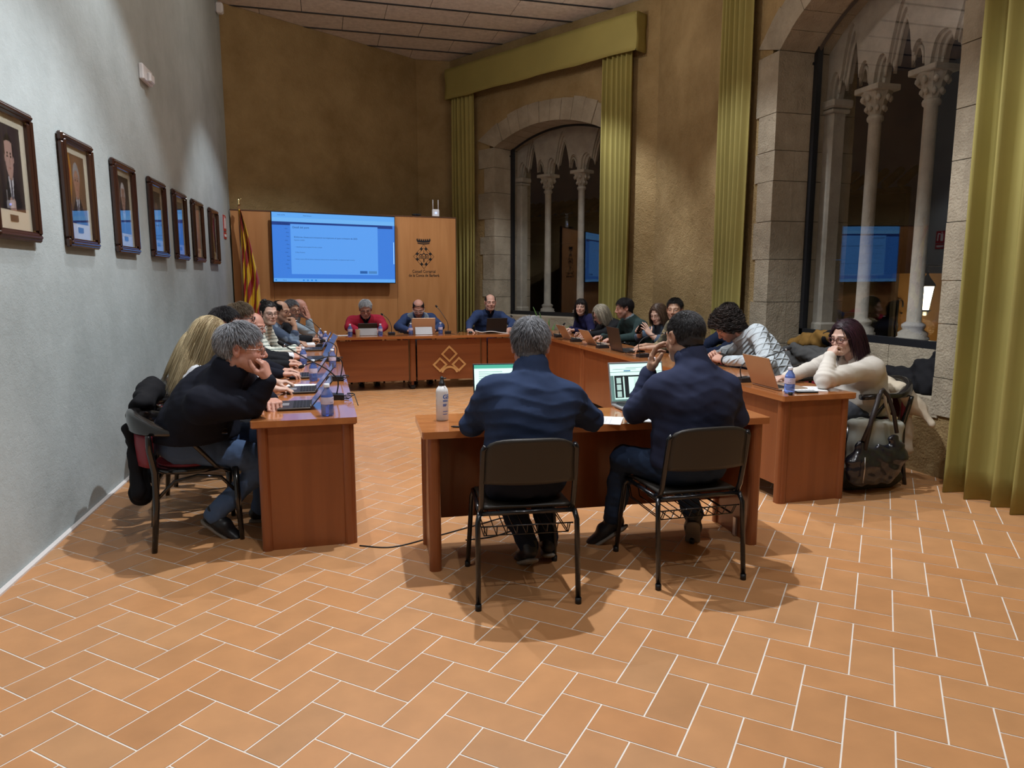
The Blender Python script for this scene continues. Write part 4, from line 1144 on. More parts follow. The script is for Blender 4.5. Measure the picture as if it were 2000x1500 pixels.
# ------------------------------------------------------------------ things on the tables
M_alu = mat('silver_lid', (.50, .36, .26), .38, .55)
M_lapd = mat('dark_lid', (.05, .04, .035), .35, .3)
M_lapg = mat('grey_lid', (.30, .29, .30), .4, .4)
M_keys = mat('key_black', (.01, .011, .014), .5)
M_scr_off = mat('screen_dim', (.02, .03, .05), .15, emit=(.12, .2, .5), estr=.5)
M_scr_w = mat('screen_page', (.7, .9, .85), .4, emit=(.55, .86, .78), estr=.85)
T = TOP + .0005
def laptop(x, y, rz, label, lid=M_alu, base=None, w_=.32, d_=.22, tilt=108, scr=M_scr_off, group='open laptops on the tables', hgt=None, page=False):
    """user sits on the -Y side of the local frame; lid stands at +Y"""
    e = empty('laptop', (x, y, T), rad(rz), label, 'laptop', group)
    base = base or lid; hgt = hgt or d_
    b = MB(); b.box((0, 0, .009), (w_, d_, .014), bev=.004); b.build('base', base, e)
    b = MB()
    for r_ in range(5):
        n_ = 13
        for c_ in range(n_): b.box((-w_ * .44 + w_ * .88 * (c_ + .5) / n_, d_ * .40 - r_ * .019, .0170), (w_ * .88 / n_ - .003, .015, .002))
    b.build('keyboard', M_keys, e)
    b = MB(); b.box((0, -d_ * .30, .0166), (w_ * .32, d_ * .26, .0012)); b.build('touchpad', M_lapg if base != M_lapg else M_alu, e)
    a = rad(tilt - 90); R = rotx(-a); o_ = np.array([0, d_ / 2 - .004, .016])
    b = MB(); b.frame(R, o_); b.box((0, .004, hgt / 2), (w_, .006, hgt), bev=.002); b.build('lid', lid, e)
    b = MB(); b.frame(R, o_); b.add([(-w_ / 2 + .008, .0, .012), (w_ / 2 - .008, .0, .012), (w_ / 2 - .008, .0, hgt - .008), (-w_ / 2 + .008, .0, hgt - .008)], [(0, 1, 2, 3)])
    so = b.build('screen', scr, e)
    if page:
        def piece(nm, m_, rects, yy=-.0008):
            b = MB(); b.frame(R, o_)
            for (x0, x1, z0, z1) in rects:
                X0, X1 = -w_ / 2 + .008 + (w_ - .016) * x0, -w_ / 2 + .008 + (w_ - .016) * x1; Z0, Z1 = .012 + (hgt - .02) * z0, .012 + (hgt - .02) * z1
                b.add([(X0, yy, Z0), (X1, yy, Z0), (X1, yy, Z1), (X0, yy, Z1)], [(0, 1, 2, 3)])
            b.build(nm, m_, so)
        page(piece)
    b = MB(); b.tube([(-w_ * .4, d_ / 2 - .004, .015), (w_ * .4, d_ / 2 - .004, .015)], .006, 8); b.build('hinge', M_dark, e)
    return e
def bottle(x, y, label, full=.6, s=1.0, group='blue plastic water bottles'):
    e = empty('water_bottle', (x, y, T), random.uniform(0, 6), label, 'bottle', group)
    b = MB(); pr = [(.022, 0), (.029, .004), (.0315, .012), (.030, .03), (.0315, .04), (.030, .05), (.0315, .06), (.030, .07), (.0312, .08), (.0312, .125), (.029, .135), (.026, .15), (.015, .172), (.013, .178), (.013, .19)]
    pr = [(r, z * .78) for r, z in pr]; b.lathe([(r * s, z * s) for r, z in pr], n=20); b.build('body', mat('blue_pet', (.25, .40, .95), .06, trans=.75, ior=1.33), e)
    b = MB(); b.lathe([(.0318 * s, .061 * s), (.0320 * s, .062 * s), (.0320 * s, .095 * s), (.0318 * s, .097 * s)], n=20, cap=False); lo = b.build('label', mat('bottle_label', (.62, .58, .75), .5), e)
    b = MB()
    for k_ in range(2):
        a = k_ * PI + .4
        b.add([((.0324 * s) * math.cos(a + u), (.0324 * s) * math.sin(a + u), z * s) for u, z in ((-.3, .068), (.05, .068), (.45, .090), (.1, .090))], [(0, 1, 2, 3)])
    b.build('label_print', mat('label_navy', (.03, .03, .16), .5), lo)
    b = MB(); b.lathe([(.0145 * s, .144 * s), (.0150 * s, .146 * s), (.0150 * s, .160 * s), (.0135 * s, .162 * s)], n=18); b.build('cap', mat('cap_white', (.75, .78, .85), .4), e)
    return e
M_mic = mat('mic_black', (.010, .010, .012), .45)
def mic(x, y, rz, label, path=None, ring=False):
    """conference microphone; neck rises from the far end of the base and bends towards -Y (the speaker)"""
    e = empty('desk_microphone', (x, y, T), rad(rz), label, 'microphone', 'gooseneck desk microphones')
    b = MB(); b.prism([(-.065, 0), (.065, 0), (.065, .030), (-.035, .038), (-.065, .018)][::1], (-.045, 0, 0), (0, 1, 0), (0, 0, 1), 0, .09); b.build('base', M_mic, e)
    b = MB(); b.box((0, -.03, .036), (.03, .03, .006)); b.build('talk_button', M_lapg, e)
    path = path or [(0, .045, .03), (0, .05, .12), (0, .03, .19), (0, -.03, .24), (0, -.12, .285), (0, -.2, .32)]
    P = np.array(path, float); Q_ = []
    for i in range(len(P) - 1):     # Catmull-Rom
        p0, p1, p2, p3 = P[max(i - 1, 0)], P[i], P[i + 1], P[min(i + 2, len(P) - 1)]
        for t_ in np.linspace(0, 1, 6, endpoint=False): Q_.append(.5 * ((2 * p1) + (-p0 + p2) * t_ + (2 * p0 - 5 * p1 + 4 * p2 - p3) * t_ ** 2 + (-p0 + 3 * p1 - 3 * p2 + p3) * t_ ** 3))
    Q_.append(P[-1])
    b = MB(); b.tube(Q_, .0042, 8); b.build('gooseneck', M_mic, e)
    d_ = (P[-1] - P[-2]); d_ /= np.linalg.norm(d_); a = P[-1]
    b = MB(); b.tube([a - d_ * .012, a - d_ * .004, a], .0075, 10); b.build('collar', mat('mic_silver', (.5, .5, .52), .3, 1), e)
    b = MB(); b.tube([a, a + d_ * .008, a + d_ * .03, a + d_ * .042], [.009, .0135, .0135, .006], 12); b.build('foam_head', mat('foam', (.012, .012, .014), .95), e)
    return e
def cable(pts, label, m=None, r=.0028, cat='cable'):
    P = np.array(pts, float); Q_ = []
    for i in range(len(P) - 1):
        p0, p1, p2, p3 = P[max(i - 1, 0)], P[i], P[i + 1], P[min(i + 2, len(P) - 1)]
        for t_ in np.linspace(0, 1, 8, endpoint=False): Q_.append(.5 * ((2 * p1) + (-p0 + p2) * t_ + (2 * p0 - 5 * p1 + 4 * p2 - p3) * t_ ** 2 + (-p0 + 3 * p1 - 3 * p2 + p3) * t_ ** 3))
    Q_.append(P[-1]); c = np.mean(Q_, 0); c[2] = min(q[2] for q in Q_)
    b = MB(); b.frame(np.eye(3), -c); b.tube(Q_, r, 6); o = b.build('cable', m or M_mic, loc=tuple(c)); return tag(o, label, cat)
M_paper = mat('paper', (.80, .82, .84), .7)
def paper(x, y, rz, label, w_=.21, l_=.297, th=.003, cat='paper', m=None, lines=True, z=None):
    e = empty('paper_sheet', (x, y, z or T), rad(rz), label, cat)
    b = MB(); b.box((0, 0, th / 2), (w_, l_, th)); b.build('sheet', m or M_paper, e)
    if lines:
        b = MB()
        for i in range(9): b.box((-.01 * (i % 3), l_ * .38 - i * l_ * .085, th + .0002), (w_ * (.75 - .1 * (i % 2)), .003, .0003))
        b.build('printed_lines', mat('print_grey', (.3, .32, .36), .7), e)
    return e

# left table
laptop(-.315, .40, 90, 'dark slim laptop of the person in the black pullover, nearest on the left table', lid=M_lapd, base=M_lapd, w_=.28, d_=.19, tilt=130, hgt=.2, group='open laptops on the left table').rotation_euler.z = rad(-90)
laptop(-.29, 1.03, -90, 'dark slim laptop under the hand with the bracelet on the left table', lid=M_lapd, base=M_lapd, w_=.28, d_=.19, tilt=128, hgt=.2, group='open laptops on the left table')
laptop(-.30, 1.80, -90, 'dark slim laptop, third from the near end of the left table', lid=M_lapd, base=M_lapd, w_=.28, d_=.19, tilt=125, hgt=.2, group='open laptops on the left table')
laptop(-.25, 3.05, -84, 'large laptop with raised brown lid in the middle of the left table', lid=M_alu, base=M_lapd, w_=.36, d_=.25, tilt=118, group='open laptops on the left table')
laptop(-.24, 4.05, -90, 'dark laptop beside the fist-to-mouth person on the left table', lid=M_lapd, base=M_lapd, w_=.30, d_=.2, tilt=120, group='open laptops on the left table')
bottle(-.128, .055, 'blue water bottle standing closest to the camera on the left table', s=1.12)
bottle(-.215, 1.52, 'blue water bottle beside the third laptop of the left table'); bottle(-.06, 2.35, 'blue water bottle behind the near microphones of the left table')
bottle(-.31, 2.62, 'blue water bottle just before the large brown laptop on the left table'); bottle(-.10, 4.6, 'blue water bottle beside the fist-to-mouth person on the left table')
bottle(-.16, 5.15, 'farther of the two blue bottles at the far end of the left table'); bottle(-.05, 3.55, 'blue water bottle behind the raised brown laptop lid on the left table')
mic(-.085, .62, -90, 'desk microphone nearest on the left table, long neck bending to the left', path=[(0, .02, .03), (0, .03, .12), (0, -.03, .19), (0, -.12, .245), (0, -.21, .30), (0, -.29, .355)])
mic(-.06, 1.50, -90, 'second desk microphone on the left table, low bent neck', path=[(0, .045, .03), (0, .06, .13), (0, .02, .18), (0, -.06, .18), (0, -.14, .15), (0, -.22, .12)])
mic(-.05, 2.85, -90, 'third desk microphone on the left table, beside the raised brown laptop lid', path=[(0, .03, .03), (0, .04, .12), (0, .0, .17), (0, -.06, .19)])
mic(-.15, 4.35, -90, 'fourth desk microphone on the left table, before the fist-to-mouth person', path=[(0, .0, .03), (0, -.0, .10), (0, -.06, .17), (0, -.15, .23), (0, -.27, .30)])
mic(-.13, 4.95, -90, 'farthest desk microphone on the left table, neck rising towards the person in light blue', path=[(0, .0, .03), (0, -.0, .12), (0, -.06, .2), (0, -.15, .28), (0, -.3, .37)])
paper(-.33, 4.72, 4, 'white notebook lying before the grey-bearded person at the left table', th=.012)
paper(-.30, 1.30, 80, 'folded white sheet lying between the second and third laptops on the left table', w_=.1, l_=.2)
for i, (y0, s_) in enumerate(((.60, 1), (1.50, 1.0), (2.85, .8))):
    pts = [(-.03, y0, T + .006)]
    for k_ in range(14):
        a = k_ * 1.35; pts.append((-.02 + .028 * math.cos(a) * s_ + .004 * k_, y0 - .02 + .045 * math.sin(a) * s_, T + .006 + .0028 * k_))
    pts += [(.045, y0 - .10, T + .03), (.06, y0 - .14, T - .02)] if i == 0 else [(.02, y0 + .04, T + .03)]
    cable(pts, ['coiled black cable at the edge of the left table by the nearest microphone', 'coiled black cable by the second microphone of the left table', 'looped cable by the third microphone of the left table'][i])

# far table
def tablet(x, y, rz, label, w_=.26, h_=.17, stand=M_lapg, back=M_dark):
    e = empty('tablet', (x, y, T), rad(rz), label, 'tablet', 'tablets on folding stands on the far table')
    R = rotx(rad(14)); b = MB(); b.frame(R, (0, 0, .003)); b.box((0, 0, h_ / 2), (w_, .009, h_), bev=.003); b.build('housing', back, e)
    R2 = rotx(rad(-24)); b = MB(); b.frame(R2, (0, -.075, .002)); b.box((0, 0, h_ * .31), (w_ * .98 if h_ < .2 else w_ * .72, .005, h_ * .62), bev=.002); b.build('kickstand', stand, e)
    b = MB(); b.box((0, .10, .004), (w_, .17, .006)); b.build('keyboard_cover', M_keys, e)
    return e
tablet(.475, 5.99, 0, 'small black tablet on a grey stand in front of the person in red')
tablet(1.24, 5.97, 0, 'large silver tablet with a grey kickstand in front of the person in the grey vest', w_=.33, h_=.235, back=M_alu)
laptop(2.27, 6.02, 186, 'black laptop before the navy-jumper person at the far table', lid=M_dark, base=M_dark, w_=.31, d_=.21, tilt=104, group='laptops on the far table')
bottle(.235, 5.93, 'blue bottle left of the paper cup on the far table'); bottle(.64, 5.9, 'blue bottle right of the small tablet on the far table')
bottle(1.065, 5.96, 'blue bottle left of the large silver tablet on the far table'); bottle(1.49, 6.0, 'blue bottle right of the large silver tablet on the far table')
c_ = empty('paper_cup', (.335, 5.9, T), 0, 'cream paper cup on the far table beside the small tablet', 'cup'); b = MB(); b.lathe([(.022, 0), (.024, .004), (.033, .085), (.035, .088), (.031, .088)], n=20, cap=False); b.lathe([(.001, .003), (.023, .003)], n=20, cap=False); b.build('cup_wall', mat('cup_cream', (.75, .68, .5), .6), c_)
mic(.80, 6.0, 180, 'desk microphone between the red and the grey-vest persons on the far table', path=[(0, .0, .03), (0, -.0, .12), (.03, -.03, .20), (.06, -.08, .24), (.10, -.12, .27)])
mic(1.60, 6.02, 170, 'desk microphone right of the large silver tablet on the far table', path=[(0, 0, .03), (0, 0, .14), (.04, -.0, .22), (.10, -.05, .31), (.15, -.1, .37)])
mic(2.62, 6.0, 180, 'desk microphone beside the black laptop on the far table', path=[(0, 0, .03), (0, 0, .10), (.03, -.02, .18), (.06, -.06, .22)])
cable([(1.65, 6.0, T + .004), (1.75, 5.92, T + .03), (1.80, 5.88, T + .06), (1.74, 5.9, T + .03), (1.68, 5.85, T + .005), (1.62, 5.9, T + .004)], 'thin cable standing up in a loop beside the far table microphone')
cable([(2.02, 6.0, T + .004), (1.98, 5.93, T + .04), (2.06, 5.9, T + .02), (2.2, 5.88, T + .03), (2.35, 5.87, T + .01), (2.44, 5.86, T + .004)], 'white cable lying over the far table before the black laptop', mat('cable_white', (.7, .7, .7), .5), .006)
paper(.13, 6.02, 85, 'white sheet lying at the left end of the far table', w_=.12, l_=.24)
paper(2.85, 6.0, 60, 'stack of white papers near the corner of the far and right tables', th=.02)
m_ = empty('computer_mouse', (1.92, 5.98, T), 0, 'dark computer mouse under the hand of the navy-jumper person', 'mouse'); b = MB(); b.lathe([(.028, 0), (.032, .01), (.026, .024), (.012, .032), (.002, .033)]); b.build('shell', M_dark, m_)

# right table (users sit on the +X side)
laptop(2.99, 5.28, 90, 'farthest brown-backed laptop on the right table', w_=.30, d_=.2, tilt=118, group='open laptops on the right table')
laptop(3.0, 4.62, 92, 'brown-backed laptop before the blonde person in black on the right table', w_=.30, d_=.2, tilt=120, group='open laptops on the right table')
laptop(3.03, 3.83, 92, 'brown-backed laptop before the green-jumper person on the right table', w_=.30, d_=.2, tilt=125, group='open laptops on the right table')
laptop(3.03, 3.03, 88, 'tall dark-backed laptop before the person with the phone on the right table', lid=M_lapd, base=M_dark, w_=.36, d_=.25, tilt=103, group='open laptops on the right table')
laptop(2.995, .34, 88, 'brown-backed laptop nearest on the right table, before the person in white', w_=.335, d_=.23, tilt=112, group='open laptops on the right table')
mic(2.92, 4.98, 90, 'desk microphone between the two farthest laptops of the right table', path=[(0, .0, .03), (0, 0, .1), (0, -.05, .16)])
mic(2.90, 4.28, 90, 'desk microphone between the second and third laptops from the far end of the right table', path=[(0, 0, .03), (0, 0, .1), (.01, -.10, .13), (.02, -.2, .135)])
mic(2.90, 3.42, 90, 'desk microphone behind the tall dark laptop of the right table', path=[(0, .02, .03), (0, .03, .11), (0, .0, .14), (0, -.08, .13), (0, -.14, .09)])
mic(2.93, 2.42, 90, 'desk microphone with a wide arching neck right of the tall dark laptop', path=[(0, .04, .03), (0, .06, .12), (0, .0, .19), (0, -.12, .22), (0, -.22, .23)])
mic(2.92, .64, 90, 'desk microphone beside the nearest laptop of the right table, long neck to the right', path=[(0, .04, .03), (0, .05, .10), (0, .0, .15), (0, -.12, .17), (0, -.26, .21), (0, -.34, .235)])
bottle(2.885, .075, 'blue water bottle standing at the near end of the right table', s=1.1)
cp = empty('bottle_cap', (2.84, .0, T), 0, 'small black cap beside the bottle on the right table edge', 'cap'); b = MB(); b.lathe([(.013, 0), (.014, .002), (.014, .018), (.012, .02)], n=16); b.build('shell', M_dark, cp)
paper(3.07, .20, 70, 'white papers under the elbow at the near end of the right table', th=.008)
ph_ = empty('mobile_phone', (3.02, .085, T), rad(78), 'dark mobile phone lying flat at the near end of the right table', 'phone'); b = MB(); b.box((0, 0, .005), (.075, .15, .009), bev=.003); b.build('case', M_dark, ph_); b = MB(); b.box((0, 0, .0098), (.067, .14, .0006)); b.build('screen', mat('phone_glass', (.3, .33, .36), .1), ph_)
cable([(2.88, 2.75, T + .01), (2.84, 2.68, T + .03), (2.87, 2.58, T + .02), (2.92, 2.62, T + .04), (2.86, 2.7, T + .02), (2.84, 2.56, T + .01), (2.9, 2.5, T + .01)], 'tangled black cable right of the tall dark laptop')
e = empty('power_plug', (2.87, 2.10, T), 0, 'small white plug adapters on the right table edge', 'plug'); b = MB(); b.box((0, 0, .018), (.05, .035, .034), bev=.006); b.box((.0, .05, .014), (.035, .035, .026), bev=.006); b.build('housing', mat('white_plastic', (.75, .75, .78), .4), e)

# near desk
def P_green(piece):
    piece('toolbar', em('greenbar', (.10, .55, .40), 1), [(0, 1, .90, 1)])
    piece('text_lines', em('greytext', (.25, .5, .45), .8), [(.08, .5, z, z + .012) for z in np.linspace(.15, .8, 12)])
laptop(.90, .02, -6, 'laptop with a green and white page behind the grey-haired person', lid=M_dark, base=M_dark, w_=.36, d_=.24, tilt=104, scr=M_scr_w, group='laptops on the near desk', page=P_green)
def P_doc(piece):
    piece('grey_side', em('pgrey', (.20, .36, .33), .8), [(0, .06, .05, .68), (0, 1, .0, .05)])
    piece('dark_column', em('pdark', (.015, .02, .022), 1), [(.07, .235, .09, .66), (.26, .34, .09, .66), (.07, 1, .64, .68)], -.0009)
    piece('thumbnail', em('pthumb', (.6, .85, .78), .9), [(.11, .195, z, z + .15) for z in (.11, .29, .47)], -.0012)
    piece('thin_line', em('pthumb', (.6, .85, .78), .9), [(.243, .252, .09, .66)], -.0011)
    piece('tab_line', em('pband', (.08, .14, .14), 1), [(0, 1, .765, .775), (0, 1, .985, 1)], -.0011)
    piece('blue_tab', em('pblue', (.05, .22, .48), 1), [(.26, .39, .79, .815)], -.0011)
    piece('text_lines', em('ptext', (.25, .42, .42), .8), [(.44, .44 + (.38 if i % 3 else .25), z, z + .006) for i, z in enumerate(np.linspace(.14, .6, 17))] + [(.3, .8, .88, .89), (.05, .5, .84, .85)], -.0011)
laptop(1.71, -.20, 0, 'open silver laptop showing a document page with a dark column, on the near desk', lid=M_lapg, base=M_lapg, w_=.36, d_=.25, tilt=104, scr=M_scr_w, group='laptops on the near desk', page=P_doc)
paper(1.275, -.455, 62, 'white printed sheet under the right elbow of the grey-haired person'); paper(1.55, -.50, -20, 'corner of a white sheet at the edge of the near desk, before the dark-haired person', w_=.15, l_=.2)
g_ = empty('spray_bottle', (.475, -.235, T), 0, 'white gel bottle with black pump and blue lettering on the near desk', 'bottle')
b = MB(); b.lathe([(.030, 0), (.034, .004), (.034, .155), (.031, .17), (.018, .188), (.014, .19)], n=24); b.build('body', mat('white_gloss', (.78, .78, .78), .3), g_)
b = MB(); b.lathe([(.017, .188), (.017, .205), (.012, .208), (.010, .225), (.006, .228), (.005, .24)], n=16); b.lathe([(.008, .215), (.010, .218), (.010, .235), (.004, .238)], n=12); b.tube([(0, 0, .228), (.02, -.015, .230)], .004, 6); b.build('pump', M_dark, g_)
W_, F_ = text_mesh('t', 'GEL', .034, None, None, (0, 0, 0), (1, 0, 0), (0, 1, 0), align='LEFT', depth=0, bold=.0008)
aa = rad(-105)
def wrapc(W_, z0, a0): 
    an = a0 + W_[:, 0] / .0346; return np.c_[.0346 * np.cos(an), .0346 * np.sin(an), W_[:, 1] + z0]
mesh_obj('lettering', wrapc(W_, .12, rad(-92)), F_, mat('blue_print', (.02, .12, .5), .4), g_, smooth=False)
b = MB()
for z, l_ in ((.11, .03), (.105, .03), (.09, .022), (.085, .022), (.08, .018), (.05, .03), (.035, .026)):
    for k_ in range(6):
        a0 = rad(-92) + k_ * l_ / 6 / .0346; a1 = a0 + l_ / 6 / .0346; b.add([(.0346 * math.cos(a0), .0346 * math.sin(a0), z), (.0346 * math.cos(a1), .0346 * math.sin(a1), z), (.0346 * math.cos(a1), .0346 * math.sin(a1), z + .003), (.0346 * math.cos(a0), .0346 * math.sin(a0), z + .003)], [(0, 1, 2, 3)])
b.build('small_print', MC['blue_print'], g_)
pe = empty('pen', (.545, -.47, T), rad(70), 'black pen at the left elbow of the grey-haired person', 'pen'); b = MB(); b.tube([(0, -.06, .005), (0, .05, .005), (0, .065, .005)], [.005, .005, .002], 8); b.build('barrel', M_dark, pe)
cable([(.02, -.05, .005), (.2, -.12, .005), (.45, -.02, .005), (.75, .12, .005), (.95, .2, .005), (.97, .02, .005), (.8, -.1, .005), (.62, -.12, .005)], 'thin black cable curling over the floor under the near desk', None, .004)

# plant at the corner
pl2 = empty('potted_plant', (3.32, 6.80, 0), 0, 'snake plant with upright green leaves in the corner below the far window', 'plant')
b = MB(); b.lathe([(.12, 0), (.16, .02), (.19, .30), (.20, .34), (.18, .34), (.17, .30)], n=24, cap=False); b.lathe([(.001, .005), (.12, .005)], n=24, cap=False); b.build('pot', mat('clay_pot', (.28, .12, .06), .7), pl2)
b = MB(); b.lathe([(.001, .30), (.172, .30)], n=24, cap=False); b.build('soil', mat('soil', (.03, .02, .012), .95), pl2)
M_leaf = mat('leaf_green', (.10, .20, .055), .4, var=(9, .35))
for i, (a, ln_, ti, h_) in enumerate(((2.9, .10, .16, .78), (3.6, .12, .10, .70), (.3, .12, .12, .52), (5.2, .10, .3, .48), (.9, .08, .08, .60), (1.8, .1, .2, .5), (4.4, .1, .42, .52), (5.9, .1, .34, .50))):
    V = []; 
    for j in range(15):
        f = j / 14; wd = .030 * (1 - f ** 3) * (.6 + .8 * min(1, f * 3)); r_ = .05 + ti * f * f
        c = np.array([math.cos(a) * r_, math.sin(a) * r_, .30 + h_ * f]); tw_ = a + PI / 2 + .9 * f
        for u in (-1, 0, 1): V.append(c + np.array([math.cos(tw_), math.sin(tw_), 0]) * wd * u + np.array([math.cos(a), math.sin(a), 0]) * (.008 * (u == 0)))
    F = [(j * 3 + k_, j * 3 + k_ + 1, j * 3 + k_ + 4, j * 3 + k_ + 3) for j in range(14) for k_ in (0, 1)]
    o = mesh_obj('leaf', V, F, M_leaf, pl2); sm = o.modifiers.new('t', 'SOLIDIFY'); sm.thickness = .003
# ================================================================== PEOPLE
M_skin = mat('skin', (.5, .3, .2), .50, attr=True, bump=(160, .10, .001), sss=.06)
M_hair = mat('hair_strands', (.1, .1, .1), .5, attr=True, spec=.28)
def fabric(name, col, rough=.85, sc=260, st=.25, sheen=0, var=.08):
    return mat(name, col, rough, bump=(sc, st, .0015), var=(5, var), sheen=sheen, spec=.12)
def Rh(yaw, pitch=0, roll=0):
    """columns: right, forward, up of a head/body turned by yaw (0 = looking along +Y), pitch > 0 looks down"""
    return rotz(rad(yaw)) @ rotx(rad(-pitch)) @ roty(rad(roll))
nrm = lambda v: np.asarray(v, float) / (np.linalg.norm(v) + 1e-9)

SK = {'pale': (.56, .36, .28), 'pink': (.55, .31, .235), 'tan': (.44, .255, .17), 'ruddy': (.50, .25, .185)}

def head_prims(f, C, R, s, female=False, jaw=1.0, open_=0):
    L = lambda x, y, z: C + R @ (np.array([x, y, z]) * s)
    f.el(L(0, -.014, .034), np.array([.0755, .096, .086]) * s, R, k=.0)
    f.el(L(0, .028, -.028), np.array([.060, .062, .082]) * s, R, k=.03 * s)
    w = .050 * jaw * (.92 if female else 1.0)
    for sx in (-1, 1):
        f.rc(L(sx * w, .012, -.050), L(sx * .020, .062, -.094), .021 * s, .019 * s, k=.022 * s)
        f.el(L(sx * .036, .062, -.030), np.array([.025, .022, .024]) * s, R, k=.018 * s)
        f.rc(L(sx * .014, .086, .022), L(sx * .044, .072, .022), .0095 * s, .009 * s, k=.016 * s)
    f.el(L(0, .068, -.096), np.array([.022, .019, .016]) * s, R, k=.016 * s)
    f.el(L(0, .079, -.060), np.array([.026, .016, .022]) * s, R, k=.014 * s)
    # sockets
    for sx in (-1, 1): f.el(L(sx * .0315, .096, .001), np.array([.0165, .013, .0105]) * s, R, k=.010 * s, op='sub')
    for sx in (-1, 1):
        f.el(L(sx * .0315, .0755, .001), np.array([.0155, .0135, .0125]) * s, R, k=.004 * s)
        f.rc(L(sx * .019, .0855, .006), L(sx * .044, .0795, .006), .0045 * s, .0042 * s, k=.004 * s)
    n = .9 if female else 1.0
    f.rc(L(0, .090, .014), L(0, .110 * (1 if not female else .985), -.028), .0075 * n * s, .0118 * n * s, k=.010 * s)
    for sx in (-1, 1): f.el(L(sx * .0125 * n, .0985, -.0335), np.array([.0085, .010, .0075]) * n * s, R, k=.006 * s)
    # lips
    f.rc(L(-.019, .0865, -.0610), L(.019, .0865, -.0610), .0045 * s, .0045 * s, k=.004 * s)
    f.el(L(0, .0935, -.0580), np.array([.016, .0065, .0050]) * s, R, k=.004 * s)
    f.el(L(0, .0925, -.0670), np.array([.015, .0065, .0055]) * s, R, k=.004 * s)
    # ears
    for sx in (-1, 1):
        Re = R @ rotz(sx * -.35) @ roty(sx * .12)
        f.el(L(sx * .0785, -.012, .000), np.array([.0085, .0195, .033]) * s, Re, k=.006 * s)
        f.el(L(sx * .0835, -.008, .004), np.array([.0055, .010, .017]) * s, Re, k=.004 * s, op='sub')
        f.el(L(sx * .0775, -.006, -.024), np.array([.006, .009, .010]) * s, Re, k=.005 * s)

def skin_cols(V, C, R, s, base, lip=(.42, .15, .13), brow=(.05, .035, .03), stub=None, lipmix=.6, beard=0, browth=1.0):
    base = np.array(base); P = (V - C) @ R / s
    x, y, z = P[:, 0], P[:, 1], P[:, 2]
    col = np.tile(base, (len(V), 1))
    g = lambda cx, cy, cz, r: np.exp(-(((np.abs(x) - cx) ** 2 + (y - cy) ** 2 + (z - cz) ** 2) / r ** 2))
    red = .55 * g(.042, .075, -.030, .026) + .5 * g(0, .11, -.03, .016) + .5 * g(.08, -.01, 0, .03)
    col = col * (1 - red[:, None] * np.array([.0, .22, .22]))
    near = (y > .05)
    if stub is not None:
        m = 1 / (1 + np.exp((z + .038 + .9 * np.clip(.045 - y, 0, 1) * 0) / .006)) * (y > .0) * (z > -.13)
        lower = np.clip((y + .01) / .02, 0, 1)
        m = m * lower * beard
        keep = np.exp(-((x / .020) ** 2 + ((z + .062) / .008) ** 2))
        m = m * (1 - keep * (y > .07))
        col = col * (1 - m[:, None]) + np.array(stub) * m[:, None]
    lm = ((x / .023) ** 2 + ((z + .0625) / .0092) ** 2 < 1) & (y > .078)
    col[lm] = col[lm] * (1 - lipmix) + np.array(lip) * lipmix
    ml = (np.abs(z + .0622) < .0016) & (np.abs(x) < .021) & (y > .08); col[ml] = np.array([.12, .03, .03])
    bz = .0245 - .10 * np.abs(np.abs(x) - .030)
    bm = (np.abs(z - bz) < .0042 * browth) & (np.abs(x) > .013) & (np.abs(x) < .050) & (y > .055)
    col[bm] = col[bm] * .25 + np.array(brow) * .75
    ll = (np.abs(z - .0055) < .0022) & (np.abs(np.abs(x) - .0315) < .0135) & (y > .07); col[ll] = np.array([.06, .03, .025])
    em_ = (np.abs(z - .0005) < .0042 - .16 * (np.abs(np.abs(x) - .0315)) ** 1.0 * 1.2) & (np.abs(np.abs(x) - .0315) < .0125) & (y > .07)
    col[em_] = np.array([.62, .60, .58])
    ir = em_ & (np.abs(np.abs(x) - .0315) < .0050); col[ir] = np.array([.03, .02, .015])
    ns = ((np.abs(x) - .006) ** 2 + (z + .040) ** 2 < .003 ** 2) & (y > .09); col[ns] = np.array([.12, .04, .03])
    return col

